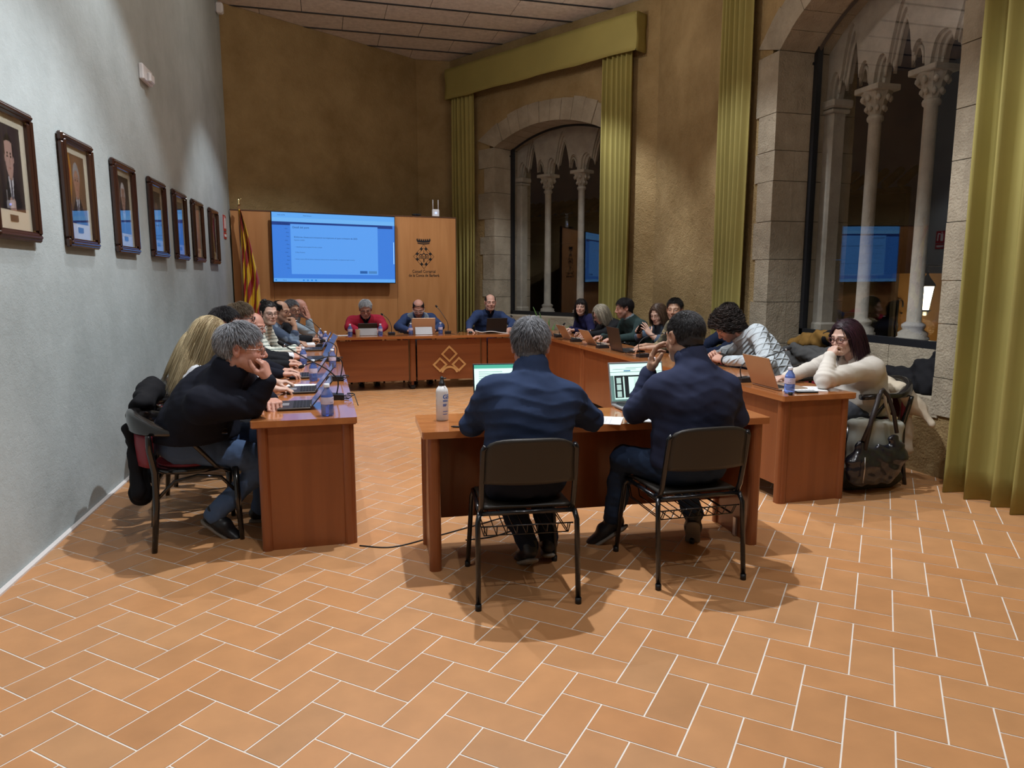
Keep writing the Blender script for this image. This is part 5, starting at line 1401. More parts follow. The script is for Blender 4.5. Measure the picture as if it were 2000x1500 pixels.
POSES = dict(relax=((18, 28, 18), (24, 34, 20), (28, 38, 22), (34, 40, 22)), fist=((72, 88, 55), (76, 92, 55), (78, 92, 55), (80, 90, 55)),
             loose=((40, 55, 30), (48, 62, 35), (55, 66, 38), (60, 68, 40)), flat=((4, 10, 6), (3, 8, 5), (4, 10, 6), (8, 12, 8)),
             typing=((28, 34, 20), (32, 38, 22), (32, 38, 22), (30, 36, 20)), point=((6, 12, 8), (70, 85, 50), (76, 88, 50), (78, 88, 50)),
             spread=((5, 12, 8), (0, 10, 6), (2, 12, 6), (6, 14, 8)))
def hand_prims(f, W, F, N, left, s, pose='relax', thumb=None):
    """W wrist, F direction of the fingers, N palm normal (out of the palm)"""
    F = nrm(F); N = nrm(np.asarray(N) - F * (np.asarray(N) @ F)); T = np.cross(F, N) * (-1 if left else 1)
    p = lambda a, t, n=0: W + (F * a + T * t + N * n) * s
    kn = [(.086, .030), (.091, .010), (.088, -.011), (.080, -.030)]
    f.rc(p(-.01, 0), p(.022, .0), .024 * s, .026 * s, k=.01 * s, flat=(N, .72))
    for i, (a, t) in enumerate(kn):
        f.rc(p(.022, t * .5), p(a - .006, t), .019 * s, .0125 * s, k=.010 * s, flat=(N, .82))
    f.rc(p(.022, .018, .008), p(.048, .034, .010), .016 * s, .013 * s, k=.012 * s)
    f.rc(p(.03, -.024, .006), p(.06, -.03, .005), .013 * s, .012 * s, k=.012 * s)
    ln = [(.044, .027, .021), (.049, .031, .022), (.045, .029, .021), (.035, .021, .019)]; rd = [.0098, .0100, .0095, .0085]
    cu = POSES[pose]; spr = (.20, .04, -.10, -.26) if pose == 'spread' else (.05, .01, -.03, -.08)
    for i in range(4):
        q = p(kn[i][0] - .004, kn[i][1]); ang = 0; dirt = F * math.cos(spr[i]) + T * math.sin(spr[i])
        for j in range(3):
            ang += rad(cu[i][j]); d = dirt * math.cos(ang) + N * math.sin(ang); q2 = q + d * ln[i][j] * s
            r0 = rd[i] * (1 - .07 * j) * s; f.rc(q, q2, r0, r0 * (.93 if j < 2 else .82), k=.0035 * s); q = q2
    tp = thumb or {'fist': ((.75, .45, .5), (.35, -.2, .9), (.3, -.6, .75)), 'flat': ((.7, .75, .1), (.85, .5, .1), (.9, .4, .1)),
                   'spread': ((.45, .9, .1), (.6, .8, .1), (.7, .7, .1))}.get(pose, ((.65, .65, .4), (.85, .35, .4), (.9, .15, .4)))
    q = p(.022, .020, .008)
    for j, (l_, r0) in enumerate(((.042, .0150), (.032, .0115), (.026, .0105))):
        d = nrm(F * tp[j][0] + T * tp[j][1] + N * tp[j][2]); q2 = q + d * l_ * s; f.rc(q, q2, r0 * s, r0 * (.82 if j < 2 else .78) * s, k=.005 * s); q = q2
    return

def ik(S, Wt, l1, l2, pole):
    d = Wt - S; D = np.linalg.norm(d); D2 = min(D, (l1 + l2) * .995); u = d / (D + 1e-9)
    Wt = S + u * D2; a = (l1 * l1 - l2 * l2 + D2 * D2) / (2 * D2); h = math.sqrt(max(l1 * l1 - a * a, 0))
    pl = np.asarray(pole, float); pl = pl - u * (pl @ u); pl = nrm(pl)
    return S + u * a + pl * h, Wt

def strands(roots, normals, dirs, length, K, width, grav, head, lift, seed, curl=0, curlf=0, cols=None, taper=.25, wob=.25, bodyc=None, snap=None):
    """roots etc. in local metres; head = (C, R, s) for collision; returns V, F, col"""
    rs = np.random.RandomState(seed); n = len(roots)
    length = np.broadcast_to(length, (n,)) * rs.uniform(.75, 1.15, n)
    P = roots.copy(); D = dirs + rs.randn(n, 3) * .10; D /= np.linalg.norm(D, axis=1)[:, None]
    C, R, s = head; pts = [P.copy()]; step = (length / K)[:, None]
    sd = np.cross(D, normals); sd /= np.linalg.norm(sd, axis=1)[:, None] + 1e-9
    ph = rs.uniform(0, 6.28, n); wv = rs.randn(n, 3)
    ctr = np.array([0, -.014, .034]); rad3 = np.array([.0755, .096, .086])
    for k in range(K):
        D = D + np.array(grav) * (.5 + .5 * (k + 1) / K) + wv * wob * .10
        D /= np.linalg.norm(D, axis=1)[:, None]
        P = P + D * step
        q = ((P - C) @ R / s - ctr); rr = rad3 + lift[:, None] / s
        e = np.sqrt(((q / rr) ** 2).sum(1)); ins = e < 1
        q[ins] /= e[ins][:, None]
        if snap:
            ou = e > snap; q[ou] *= (snap / e[ou])[:, None]; ins = ins | ou
        P[ins] = C + (q[ins] + ctr) * s @ R.T
        if bodyc is not None:
            bc, br = bodyc; q2 = (P - bc) / br; e2 = np.sqrt((q2 ** 2).sum(1)); i2 = e2 < 1; P[i2] = bc + (P[i2] - bc) / e2[i2][:, None]
        Dn = P - pts[-1]; ln = np.linalg.norm(Dn, axis=1)[:, None] + 1e-9; D = .5 * D + .5 * Dn / ln; D /= np.linalg.norm(D, axis=1)[:, None]
        Pq = P.copy()
        if curl:
            a = ph + curlf * (k + 1) / K * 6.28
            Pq = P + (sd * np.cos(a)[:, None] + normals * np.sin(a)[:, None]) * curl
        pts.append(Pq)
    A = np.stack(pts, 1)                                     # n, K+1, 3
    T_ = np.gradient(A, axis=1); T_ /= np.linalg.norm(T_, axis=2)[:, :, None] + 1e-9
    N0 = np.repeat(normals[:, None, :], K + 1, 1); U = np.cross(T_, N0); U /= np.linalg.norm(U, axis=2)[:, :, None] + 1e-9; Wv = np.cross(T_, U)
    tt = np.linspace(0, 1, K + 1); wd = width * (1 - (1 - taper) * tt ** 2) * np.where(tt > .99, .25, 1)
    wd = wd[None, :, None] * rs.uniform(.6, 1.3, n)[:, None, None]
    V = np.stack([A + U * wd, A - Wv * wd * .6, A - U * wd], 2).reshape(-1, 3)   # n*(K+1)*3
    F = []
    base = (np.arange(n) * (K + 1) * 3)[:, None]
    for k in range(K):
        for a, b_ in ((0, 1), (1, 2), (2, 0)):
            F.append(np.c_[base + k * 3 + a, base + k * 3 + b_, base + (k + 1) * 3 + b_, base + (k + 1) * 3 + a])
    F = np.concatenate(F)
    col = np.repeat(cols, (K + 1) * 3, 0) if cols is not None else None
    return V, F, col

def hair_obj(parent, C, R, s, style, colA, colB, mixb=.35, seed=1, h=.0045, dens=1.0, org=None, recede=0., colfn=None, bodyc=None, length=None, fringe=.045, drift=None):
    """cap of hair on the skull plus combed locks"""
    rs = np.random.RandomState(seed); ctr = np.array([0, -.014, .034]); rad3 = np.array([.0755, .096, .086])
    bald = style in ('fringe',)
    front = {'short': .0, 'fringe': 0, 'crop': 0}.get(style, 0)
    def ymax(z):
        return np.interp(z, [-.13, -.055, -.020, -.012, .018, .05, .080, .098, .115, .13], [-.035, -.035, -.022, .012, .030, .048, .068 - recede * .35, .082 - recede * 1.2, .085 - recede * 2.0 + .03, .2 - recede * 3.0])
    zmin = {'short': -.100, 'crop': -.082, 'fringe': -.075, 'curly': -.10}.get(style, -.095)
    zf = .045 if style != 'fringe' else fringe
    colA, colB = np.array(colA), np.array(colB)
    th = {'short': .007, 'crop': .0035, 'fringe': .004, 'long': .008, 'bob': .010, 'bangs': .008, 'bun': .006, 'curly': .020}[style]
    f = Field(C - .18 * s, C + .18 * s, h)
    L = lambda x, y, z: C + R @ (np.array([x, y, z]) * s)
    f.el(L(*ctr), (rad3 + th) * s, R, k=0); f.rc(L(0, -.055, -.02), L(0, -.062, -.075), (.046 + th) * s, (.036 + th) * s, k=.03 * s)
    nf = wrinkle(seed, .0012 * s, 55)
    f.fold(nf)
    def dom(P):
        q = (P - C) @ R / s; x, y, z = q.T
        d = np.maximum(y - ymax(z) - .012 * np.cos(x * 60) * (z > .05), zmin - z)
        # leave the ears free
        if style in ('short', 'crop', 'fringe'):
            ear = .026 - np.sqrt((y + .004) ** 2 + (z + .004) ** 2 * .7); d = np.maximum(d, np.where(np.abs(x) > .06, ear, -1))
        if bald: d = np.maximum(d, z - zf)
        return d * s * .8
    f.clip(dom)
    V, Q = f.mesh(); lum = .8 + .3 * rs.rand(len(V), 1)
    capc = (colA * .8 + colB * .2) * lum * .85
    Vs, Fs, Cs = [V], [Q], [capc]; n0 = len(V)
    # roots
    N = int({'short': 3400, 'crop': 3200, 'fringe': 1000, 'long': 2600, 'bob': 2400, 'bangs': 2000, 'bun': 1200, 'curly': 2400}[style] * dens)
    u = rs.randn(N * 3, 3); u /= np.linalg.norm(u, axis=1)[:, None]; q = ctr + u * rad3
    ok = (q[:, 1] < ymax(q[:, 2]) - .002) & (q[:, 2] > zmin + .01)
    if style in ('short', 'crop', 'fringe'): ok &= ~((np.abs(q[:, 0]) > .055) & ((q[:, 1] + .004) ** 2 + (q[:, 2] + .004) ** 2 * .7 < .026 ** 2))
    if bald: ok &= q[:, 2] < zf
    q = q[ok][:N]; u = u[ok][:N]; n = len(q)
    nr = u / rad3; nr /= np.linalg.norm(nr, axis=1)[:, None]
    if style in ('short', 'crop', 'fringe', 'curly'):   # the nape
        n2 = N // 5; an = rs.uniform(-1.25, 1.25, n2); zz = rs.uniform(zmin + .004, -.035, n2); r2 = .051 - (-.035 - zz) * .15
        q = np.r_[q, np.c_[r2 * np.sin(an), -.056 - r2 * np.cos(an), zz]]; nr = np.r_[nr, np.c_[np.sin(an), -np.cos(an), 0 * an]]; n = len(q)
    if style in ('short', 'crop', 'fringe', 'curly'):
        crown = np.array([.008, -.055, .108]); fl = q - crown; fl[:, 2] -= .03
        top = np.clip((q[:, 2] - .06) / .04, 0, 1)[:, None]
        fl = fl / np.linalg.norm(fl, axis=1)[:, None] + top * np.array([.45, .25, 0])
    else:
        fl = np.c_[np.sign(q[:, 0]) * .8, -.75 + 0 * q[:, 0], -.5 + 0 * q[:, 0]] + np.clip(.06 - q[:, 2], 0, 1)[:, None] * np.array([0, 0, -6])
        if style == 'bun': fl = np.array([0, -.13, .05]) - q
    fl = fl - nr * (fl * nr).sum(1)[:, None]; fl /= np.linalg.norm(fl, axis=1)[:, None] + 1e-9
    lf = {'short': .22, 'crop': .25, 'fringe': .2, 'curly': 1.3}.get(style, .05)
    d = fl + nr * lf
    if style in ('bangs',):
        fr = (q[:, 1] > .03) & (q[:, 2] > .07); d[fr] = np.c_[0 * q[fr, 0], 1.0 + 0 * q[fr, 0], -.2 + 0 * q[fr, 0]]
    m = np.clip(mixb + .30 * rs.randn(n) + .25 * np.sin(q @ np.array([40, 25, 30.])), 0, 1); m = m[:, None]; c = (colA * (1 - m) + colB * m) * rs.uniform(.7, 1.25, (n, 1))
    if colfn is not None: c = colfn(q, c)
    gw = np.array([0, 0, -1.])
    if style in ('bob', 'long'): gw = gw + R[:, 1] * -.34
    par = dict(short=(.036, 4, .0013, .22), crop=(.014, 2, .0011, .1), fringe=(.016, 2, .0015, .2), curly=(.058, 12, .0028, .08),
               long=(.40, 14, .0024, 1.2), bob=(.20, 9, .0024, 1.1), bangs=(.24, 9, .0024, 1.2), bun=(.08, 4, .0020, .0))[style]
    ln = np.full(n, length or par[0]) * s
    if style in ('long', 'bob', 'bangs'):
        ln = ln * (1 + 0 * ln); 
        if style == 'bangs':
            ln[fr] = .065 * s
        lowpart = np.clip((.06 - q[:, 2]) / .12, 0, 1); ln = ln * (1 - .25 * lowpart)
    if style in ('short', 'crop', 'fringe'): ln[(np.abs(q[:, 0]) > .05) & ((q[:, 1] + .0) ** 2 + (q[:, 2] - .02) ** 2 < .05 ** 2)] *= .35
    if style == 'bun': ln = np.linalg.norm(np.array([0, -.115, .06]) - q, axis=1) * .75 * s
    W_, F_, C_ = strands(C + (q * s) @ R.T, nr @ R.T, d @ R.T, ln, par[1], par[2] * s, gw * par[3] + (np.array(drift) if drift else 0), (C, R, s),
                         (th * s) * rs.uniform(.7, 1.5 if style != 'curly' else 1.9, n) + .001, seed, curl=.012 * s if style == 'curly' else 0, curlf=1.7, cols=c,
                         bodyc=bodyc, snap={'bun': 1.05, 'short': 1.17, 'crop': 1.08, 'fringe': 1.07}.get(style))
    Vs.append(W_); Fs.append(F_ + n0); Cs.append(C_)
    if style == 'bun':
        f2 = Field(L(0, -.12, .10) - .07, L(0, -.12, .10) + .07, h); f2.el(L(0, -.118, .100), np.array([.040, .036, .038]) * s, R, k=0); f2.fold(wrinkle(seed, .003, 60))
        v2, q2 = f2.mesh(); n1 = n0 + len(W_); Vs.append(v2); Fs.append(q2 + n1); Cs.append(np.tile(colA * .9, (len(v2), 1)))
    return mesh_obj('hair', np.concatenate(Vs) - org, np.concatenate(Fs), M_hair, parent, cols=np.concatenate(Cs))

def glasses(parent, C, R, s, m, org, r=.0021, wd=.025, hg=.017, drop=0):
    L = lambda x, y, z: C + R @ (np.array([x, y, z + drop]) * s) - org
    b = MB()
    for sx in (-1, 1):
        P = []
        for k in range(20):
            a = 2 * PI * k / 20; ca, sa = math.cos(a), math.sin(a)
            x = wd * np.sign(ca) * abs(ca) ** .7; z = hg * np.sign(sa) * abs(sa) ** .7
            P.append(L(sx * .033 + x, .106 - .004 * abs(sx * .033 + x) / .03, -.002 + z))
        b.tube(P, r * s, 6, closed=True)
        b.tube([L(sx * .057, .100, .004), L(sx * .074, .085, .006), L(sx * .082, .03, .006), L(sx * .083, -.012, .004), L(sx * .080, -.03, -.014)], r * s, 6)
    b.tube([L(-.009, .107, .002), L(0, .110, .005), L(.009, .107, .002)], r * s, 6)
    o = b.build('glasses', m, parent)
    return o

M_denim = fabric('denim', (.075, .12, .22), .85, 400, .3, .05, .2)
M_denimd = fabric('dark_denim', (.024, .040, .080), .85, 400, .3, 0, .2)
M_navytr = fabric('navy_trousers', (.012, .015, .026))
M_blacktr = fabric('black_trousers', (.012, .012, .014))
M_greytr = fabric('grey_trousers', (.07, .075, .09))
M_shoe = mat('dark_shoe', (.012, .012, .015), .4)
M_sole = mat('shoe_sole', (.20, .17, .14), .7)

def person(label, seat, yaw, head, hyaw, hpitch=0, hroll=0, s=1.0, fat=1.0, female=False, skin='pink',
           hair=None, top=None, bare=0, arms=None, trousers=M_blacktr, feet=None, shoe=M_shoe, beard=0, stub=None, brow=(.05, .035, .03),
           glass=None, collar='crew', seath=.47, h=.010, hh=.0048, detail=1, seed=1, twist=0, hs=1.0, extra=None, lipmix=.5, legs=True, group=None, knees=None, slump=0, armr=1.0, sws=1.0, shd=.015, hem=.015, folds=0):
    """seat = (x, y) of the pelvis, head = world position between the ears"""
    org = np.array([seat[0], seat[1], 0.])
    C = np.array(head, float); R = Rh(hyaw, hpitch, hroll); Bt = Rh(yaw)   # body frame
    fw = Bt[:, 1]; rt = Bt[:, 0]; up = np.array([0, 0, 1.])
    skinc = SK[skin]
    root = None
    # skeleton
    P = np.array([seat[0], seat[1], seath + .10])
    ws = Rh(yaw * .5 + hyaw * .5 if abs(hyaw - yaw) < 100 else yaw)[:, 1]
    N = C + R @ (np.array([0, -.050, -.095]) * s) + np.array([0, 0, -.045 * s]) - ws * .025
    T = Rh(yaw + twist)
    ax = nrm(N - P)                                            # spine direction
    S_ax = nrm(T[:, 0] - ax * (T[:, 0] @ ax)); F_ax = np.cross(ax, S_ax) * 1.0
    F_ax = np.cross(ax, S_ax)
    if F_ax @ fw < 0: F_ax = -F_ax
    mid = (P + N) / 2 - F_ax * (.035 + slump)
    def sp(t): return (1 - t) ** 2 * P + 2 * t * (1 - t) * (mid * 2 - (P + N) / 2) + t * t * N
    RB = np.c_[S_ax, F_ax, ax]
    sw = (.178 if not female else .155) * s * sws
    Sh = {1: sp(.90) + S_ax * sw - ax * shd, -1: sp(.90) - S_ax * sw - ax * shd}   # +1 = right side
    l1, l2 = .285 * s, .25 * s
    A = {}
    for key, sg in (('R', 1), ('L', -1)):
        a = (arms or {}).get(key) or {}
        Wt = np.array(a['w'], float) if 'w' in a else np.array([*(P + fw * .42 + rt * sg * .14)[:2], .80])
        if 'e' in a: E = np.array(a['e'], float)
        else: E, Wt = ik(Sh[sg], Wt, l1, l2, a.get('pole', rt * sg * .7 - up * 1.0 - fw * .15))
        A[key] = dict(S=Sh[sg], E=E, W=Wt, f=nrm(a.get('f', nrm(Wt - E) * .7 + fw * .6)), n=np.array(a.get('n', (0, 0, -1)), float), pose=a.get('pose', 'relax'), sg=sg, th=a.get('thumb'))
    # ---- skin: head, neck, hands
    f = Field(C - .19 * s - np.array([.02, .02, .10]), C + np.array([.17, .17, .17]) * s, hh)
    head_prims(f, C, R, s, female)
    nk = C + R @ (np.array([0, -.026, -.055]) * s); rn = (.050 if female else .058) * s
    f.rc(nk, N + ax * .01, rn, rn * 1.03, k=.025 * s); f.rc(N, N - ax * .06, rn * .98, rn * .9, k=.02)
    V, Q = f.mesh(); cols = skin_cols(V, C, R, s, skinc, brow=brow, stub=stub, beard=beard, lipmix=lipmix)
    Vs, Qs, Cs = [V], [Q], [cols]; n0 = len(V)
    for key in 'RL':
        a = A[key]
        if a['pose'] == 'none': continue
        lo = np.minimum(a['E'], a['W']) - .16; hi = np.maximum(a['E'], a['W']) + .16
        if not bare: lo = a['W'] - .2; hi = a['W'] + .2
        f = Field(lo, hi, hh * .82)
        fd = nrm(a['E'] - a['W']); ln_ = np.linalg.norm(a['E'] - a['W'])
        wr = .0265 * s * hs
        f.rc(a['W'], a['W'] + fd * ln_ * (.9 if bare else .35), wr, (.040 if bare else .033) * s, k=.0)
        hand_prims(f, a['W'], a['f'], a['n'], key == 'L', s * hs * (.93 if female else 1.02), a['pose'], a['th'])
        v, q = f.mesh(); Vs.append(v); Qs.append(q + n0); n0 += len(v)
        c = np.tile(np.array(skinc) * .98, (len(v), 1)); Cs.append(c)
    root = mesh_obj('person', np.concatenate(Vs) - org, np.concatenate(Qs), M_skin, cols=np.concatenate(Cs), loc=tuple(org))
    tag(root, label, 'person', group)
    # ---- clothes
    b0 = np.min([P - .34, N - .3] + [np.minimum(A[k]['E'], A[k]['W']) - .12 for k in 'RL'], 0); b1 = np.max([P + .34, N + .3] + [np.maximum(A[k]['E'], A[k]['W']) + .12 for k in 'RL'], 0)
    b0[2] = seath - .05
    def torso(f, g=0.0):
        f.el(sp(.02) + F_ax * .0, np.array([.175 * fat ** .7, .125 * fat, .13]) * s + g, RB, k=0)
        f.el(sp(.28) + F_ax * (.035 * fat - .005), np.array([.160 * fat, .125 * fat ** 1.2, .15]) * s + g, RB, k=.06)
        f.el(sp(.58) + F_ax * .012, np.array([(.168 if not female else .148) * fat ** .6, .118 * fat ** .7, .155]) * s + g, RB, k=.06)
        f.el(sp(.78), np.array([.165 if not female else .140, .105, .11]) * s + g, RB, k=.07)
        if female:
            for sx in (-1, 1): f.el(sp(.66) + S_ax * sx * .07 * s + F_ax * .095 * s, np.array([.058, .05, .058]) * s * fat ** .5 + g, RB, k=.035)
        else: f.el(sp(.66) + F_ax * .05, np.array([.13, .07, .09]) * s + g, RB, k=.05)
        for sx in (-1, 1):
            f.rc(N - ax * .015, Sh[sx], .058 * s + g, .050 * s + g, k=.06)
            f.rc(sp(.62) + S_ax * sx * .095 * s, Sh[sx] - ax * .03, .075 * s + g, .055 * s + g, k=.07)
            f.rc(sp(.3) + S_ax * sx * .085 * s * fat ** .5, sp(.66) + S_ax * sx * .10 * s, .075 * s + g, .075 * s + g, k=.06)
    f = Field(b0, b1, h)
    torso(f)
    cuff = bare
    for k in 'RL':
        a = A[k]; g = (.006 if detail else .004)
        f.rc(a['S'], a['E'], (.060 * s + g) * fat ** .45 * armr, (.050 * s + g) * fat ** .4 * armr, k=.055)
        e = a['W'] if not cuff else a['E'] + (a['W'] - a['E']) * (1 - cuff)
        f.rc(a['E'], e + nrm(a['E'] - a['W']) * .004, (.048 * s + g) * fat ** .4 * armr, ((.034 if not cuff else .040) * s + g), k=.012)
    # neckline
    nd0 = nrm(nk - N)
    if collar == 'crew':
        f.rc(N - nd0 * .04, N - nd0 * .012, rn * 1.40, rn * 1.34, k=.03)
    elif collar in ('high', 'shirt', 'zip'):
        f.rc(N - nd0 * .02, N + nd0 * (.045 if collar == 'zip' else .015) * s, rn * 1.44, rn * 1.38, k=.02)
    f.fold(lambda Pq: wrinkle(seed * 7 + 1, .0030, 9)(Pq) + wrinkle(seed * 5 + 2, .0014, 24)(Pq))
    if folds:
        fc_ = sp(.72)
        f.fold(lambda Pq: folds * np.exp(-((Pq[:, 2] - fc_[2]) / .16) ** 2) * (np.abs(np.sin(Pq[:, 2] * 52 + 9 * np.abs(Pq[:, 0] - fc_[0]) + 5 * (Pq[:, 0] - fc_[0]) + 1.2 * np.sin(Pq[:, 0] * 17))) ** .7 - .6))
    for k in 'RL':   # creases bunching at the elbows
        a = A[k]; Ec, Wc, Sc = a['E'], a['W'], a['S']
        def cr(Pq, Ec=Ec, Wc=Wc, Sc=Sc):
            r_ = np.linalg.norm(Pq - Ec, axis=1); m_ = np.exp(-(r_ / .12) ** 2)
            ph = (Pq - Ec) @ nrm(Wc - Ec) * 150; return .0042 * m_ * np.sin(ph + 3 * np.sin(Pq[:, 2] * 20))
        f.fold(cr)
    # opening for the neck
    nd = nrm(nk - N)
    if collar == 'crew': f.rc(N + nd * .012, N + nd * .2, rn * 1.08, rn * 1.16, k=.004, op='sub')
    elif collar == 'v': f.rc(N + nd * .02 + F_ax * .02, N + nd * .2, rn * 1.08, rn * 1.5, k=.006, op='sub'); f.rc(N + F_ax * .075 - ax * .02, N + F_ax * .13 - ax * .15, .035, .012, k=.01, op='sub')
    elif collar in ('high', 'shirt', 'zip'):
        f.rc(N + nd * .030, N + nd * .2, rn * 1.10, rn * 1.16, k=.004, op='sub')
        if collar != 'zip': f.rc(N + F_ax * .08 + ax * .05, N + F_ax * .12 - ax * .04, .030, .010, k=.008, op='sub')
    zc = seath + hem
    f.clip(lambda Pq: (zc + .02 - Pq[:, 2]))
    tops = top if isinstance(top, dict) else dict(m=top)
    cf = tops.get('cols')
    V, Q = f.mesh()
    cc = cf(V, dict(sp=sp, RB=RB, N=N, P=P, S=S_ax, F=F_ax, ax=ax, A=A)) if cf else None
    mesh_obj(tops.get('name', 'sweater'), V - org, Q, tops['m'], root, cols=cc)
    if tops.get('vest'):
        f = Field(P - .36, N + .28, h); f.lo[2] = f.lo[2]
        torso(f, .010); f.fold(wrinkle(seed + 31, .0025, 12)); zc2 = seath + .05
        f.clip(lambda Pq: (zc2 - Pq[:, 2]))
        for sx in (-1, 1): f.el(Sh[sx] + S_ax * sx * .035 - ax * .02, (.075, .11, .12), RB, k=.01, op='sub')
        f.rc(N + nd * .02 + F_ax * .02, N + nd * .2, rn * 1.35, rn * 1.8, k=.006, op='sub'); f.rc(N + F_ax * .09 - ax * .0, N + F_ax * .14 - ax * .18, .055, .02, k=.01, op='sub')
        sdf_obj('vest', f, tops['vest'], root, org=org)
    if tops.get('shirt'):   # shirt showing at the neck
        f = Field(N - .14, N + .14, .006); f.rc(N - ax * .03, N + nd * .048, rn * 1.22, rn * 1.16, k=0); f.rc(N + nd * .03, N + nd * .2, rn * 1.04, rn * 1.3, k=.003, op='sub')
        f.rc(N + F_ax * .10 + ax * .07, N + F_ax * .07 - ax * .05, .028, .008, k=.004, op='sub')
        for sx in (-1, 1): pass
        sdf_obj('shirt_collar', f, tops['shirt'], root, org=org)
    if tops.get('cuffs'):
        for k in 'RL':
            a = A[k]; d_ = nrm(a['W'] - a['E']); f = Field(a['W'] - .09, a['W'] + .09, .006); f.rc(a['W'] - d_ * .03, a['W'] + d_ * .012, .039 * s, .037 * s, k=0); f.clip(lambda Pq, a=a, d_=d_: (Pq - a['W']) @ d_ - .016)
            sdf_obj('cuff', f, tops['cuffs'], root, org=org)
    # ---- legs
    if legs:
        H_ = {1: P + rt * .088 * s - up * .025, -1: P - rt * .088 * s - up * .025}
        kn_, an_ = {}, {}
        for key, sg in (('R', 1), ('L', -1)):
            ft = (feet or {}).get(key)
            an = np.array(ft['a'], float) if ft else P + fw * .40 + rt * sg * .11; an = np.array([an[0], an[1], (ft or {}).get('z', .095)])
            kd = (knees or {}).get(key)
            if kd is not None: K_ = np.array(kd, float)
            else: K_, an = ik(H_[sg], an, .415 * s, .40 * s, fw * .6 + up * 1.0 + rt * sg * .1)
            kn_[sg], an_[sg] = K_, an
        lo = np.min([P - .22, kn_[1] - .12, kn_[-1] - .12, an_[1] - .12, an_[-1] - .12], 0); hi = np.max([P + .22, kn_[1] + .12, kn_[-1] + .12, an_[1] + .1, an_[-1] + .1], 0)
        hl = h * 1.2 if detail < 2 else h * .9
        f = Field(lo, hi, hl)
        f.el(P + fw * .0 - up * .0, np.array([.165 * fat ** .6, .12 * fat ** .6, .10]) * s, Bt, k=0)
        for sg in (1, -1):
            f.rc(H_[sg], kn_[sg], .082 * s * fat ** .4, .060 * s * fat ** .3, k=.04); f.rc(kn_[sg], an_[sg] + up * .0, .060 * s, .050 * s, k=.02)
        f.fold(lambda Pq: wrinkle(seed + 3, .0035, 10)(Pq) + wrinkle(seed + 4, .0015, 30)(Pq))
        f.clip(lambda Pq: .085 - Pq[:, 2]) if not feet else None
        sdf_obj('trousers', f, trousers, root, org=org)
        for key, sg in (('R', 1), ('L', -1)):
            ft = (feet or {}).get(key) or {}
            a = an_[sg]; d_ = nrm(ft.get('d', fw)); pz_ = ft.get('tilt', 0)   # toe direction, heel lifted
            dv = nrm(d_ * math.cos(rad(pz_)) - up * math.sin(rad(pz_))); uv = nrm(up * math.cos(rad(pz_)) + d_ * math.sin(rad(pz_)))
            heel = a - up * .045; f = Field(a - .26, a + .26, .006); sdv = np.cross(dv, uv)
            f.rc(heel - dv * .035 + uv * .005, heel + dv * .06 + uv * .008, .036 * s, .040 * s, k=.02); f.rc(heel + dv * .05 - uv * .0, heel + dv * .16 - uv * .012, .043 * s, .036 * s, k=.025, flat=(uv, .72))
            f.rc(heel - dv * .01 + uv * .03, a + up * .01, .037 * s, .045 * s, k=.02)
            bot = heel - uv * .040
            f.clip(lambda Pq: (bot - Pq) @ uv)
            so = sdf_obj('shoe', f, shoe, root, org=org)
            f = Field(a - .26, a + .26, .006); f.rc(heel - dv * .035 - uv * .042, heel + dv * .05 - uv * .042, .037 * s, .036 * s, k=0, flat=(uv, .35)); f.rc(heel + dv * .04 - uv * .042, heel + dv * .155 - uv * .042, .038 * s, .040 * s, k=.01, flat=(uv, .35))
            sdf_obj('sole', f, M_sole, so, org=org)
    # ---- hair, glasses
    if hair:
        hk = dict(hair); st = hk.pop('style'); a_, b_ = hk.pop('a'), hk.pop('b')
        bc = None
        if st == 'long': bc = (sp(.60), np.array([.13, .21, .33]))
        hair_obj(root, C, R, s, st, a_, b_, seed=seed + 11, org=org, bodyc=bc, **hk)
    if glass:
        g_ = dict(glass); glasses(root, C, R, s, g_.pop('m'), org, **g_)
    if extra: extra(root, dict(C=C, R=R, s=s, N=N, P=P, A=A, org=org, sp=sp, RB=RB, F=F_ax, S=S_ax, ax=ax, fw=fw, rt=rt, Sh=Sh))
    return root
# ------------------------------------------------------------------ fabrics
F_black = fabric('black_knit', (.010, .011, .018)); F_navy = fabric('navy_fleece', (.025, .040, .088), .9, 300, .3, 0, .12); F_navy2 = fabric('navy_jersey', (.026, .032, .066), .85, 300, .25, 0, .1)
F_white = fabric('cream_knit', (.62, .58, .52), .9, 220, .5); F_red = fabric('red_shirt', (.36, .022, .045)); F_jumper = fabric('blue_jumper', (.030, .048, .115))
F_grey = fabric('grey_vest_wool', (.17, .20, .235)); F_green = fabric('bottle_green', (.030, .052, .052)); F_suit = fabric('suit_cloth', (.012, .013, .016), .7)
F_lblue = fabric('pale_blue_shirt', (.30, .38, .45)); F_shirtw = fabric('white_shirt', (.68, .70, .74)); F_slate = fabric('slate_tee', (.07, .10, .145)); F_dnavy = fabric('dark_navy_shirt', (.012, .018, .040))
F_indigo = fabric('indigo_top', (.016, .016, .055)); F_lilac = fabric('lilac_top', (.52, .50, .56))
M_attrcloth = mat('patterned_cloth', (.5, .5, .5), .88, bump=(260, .3, .0015), attr=True, sheen=.1)
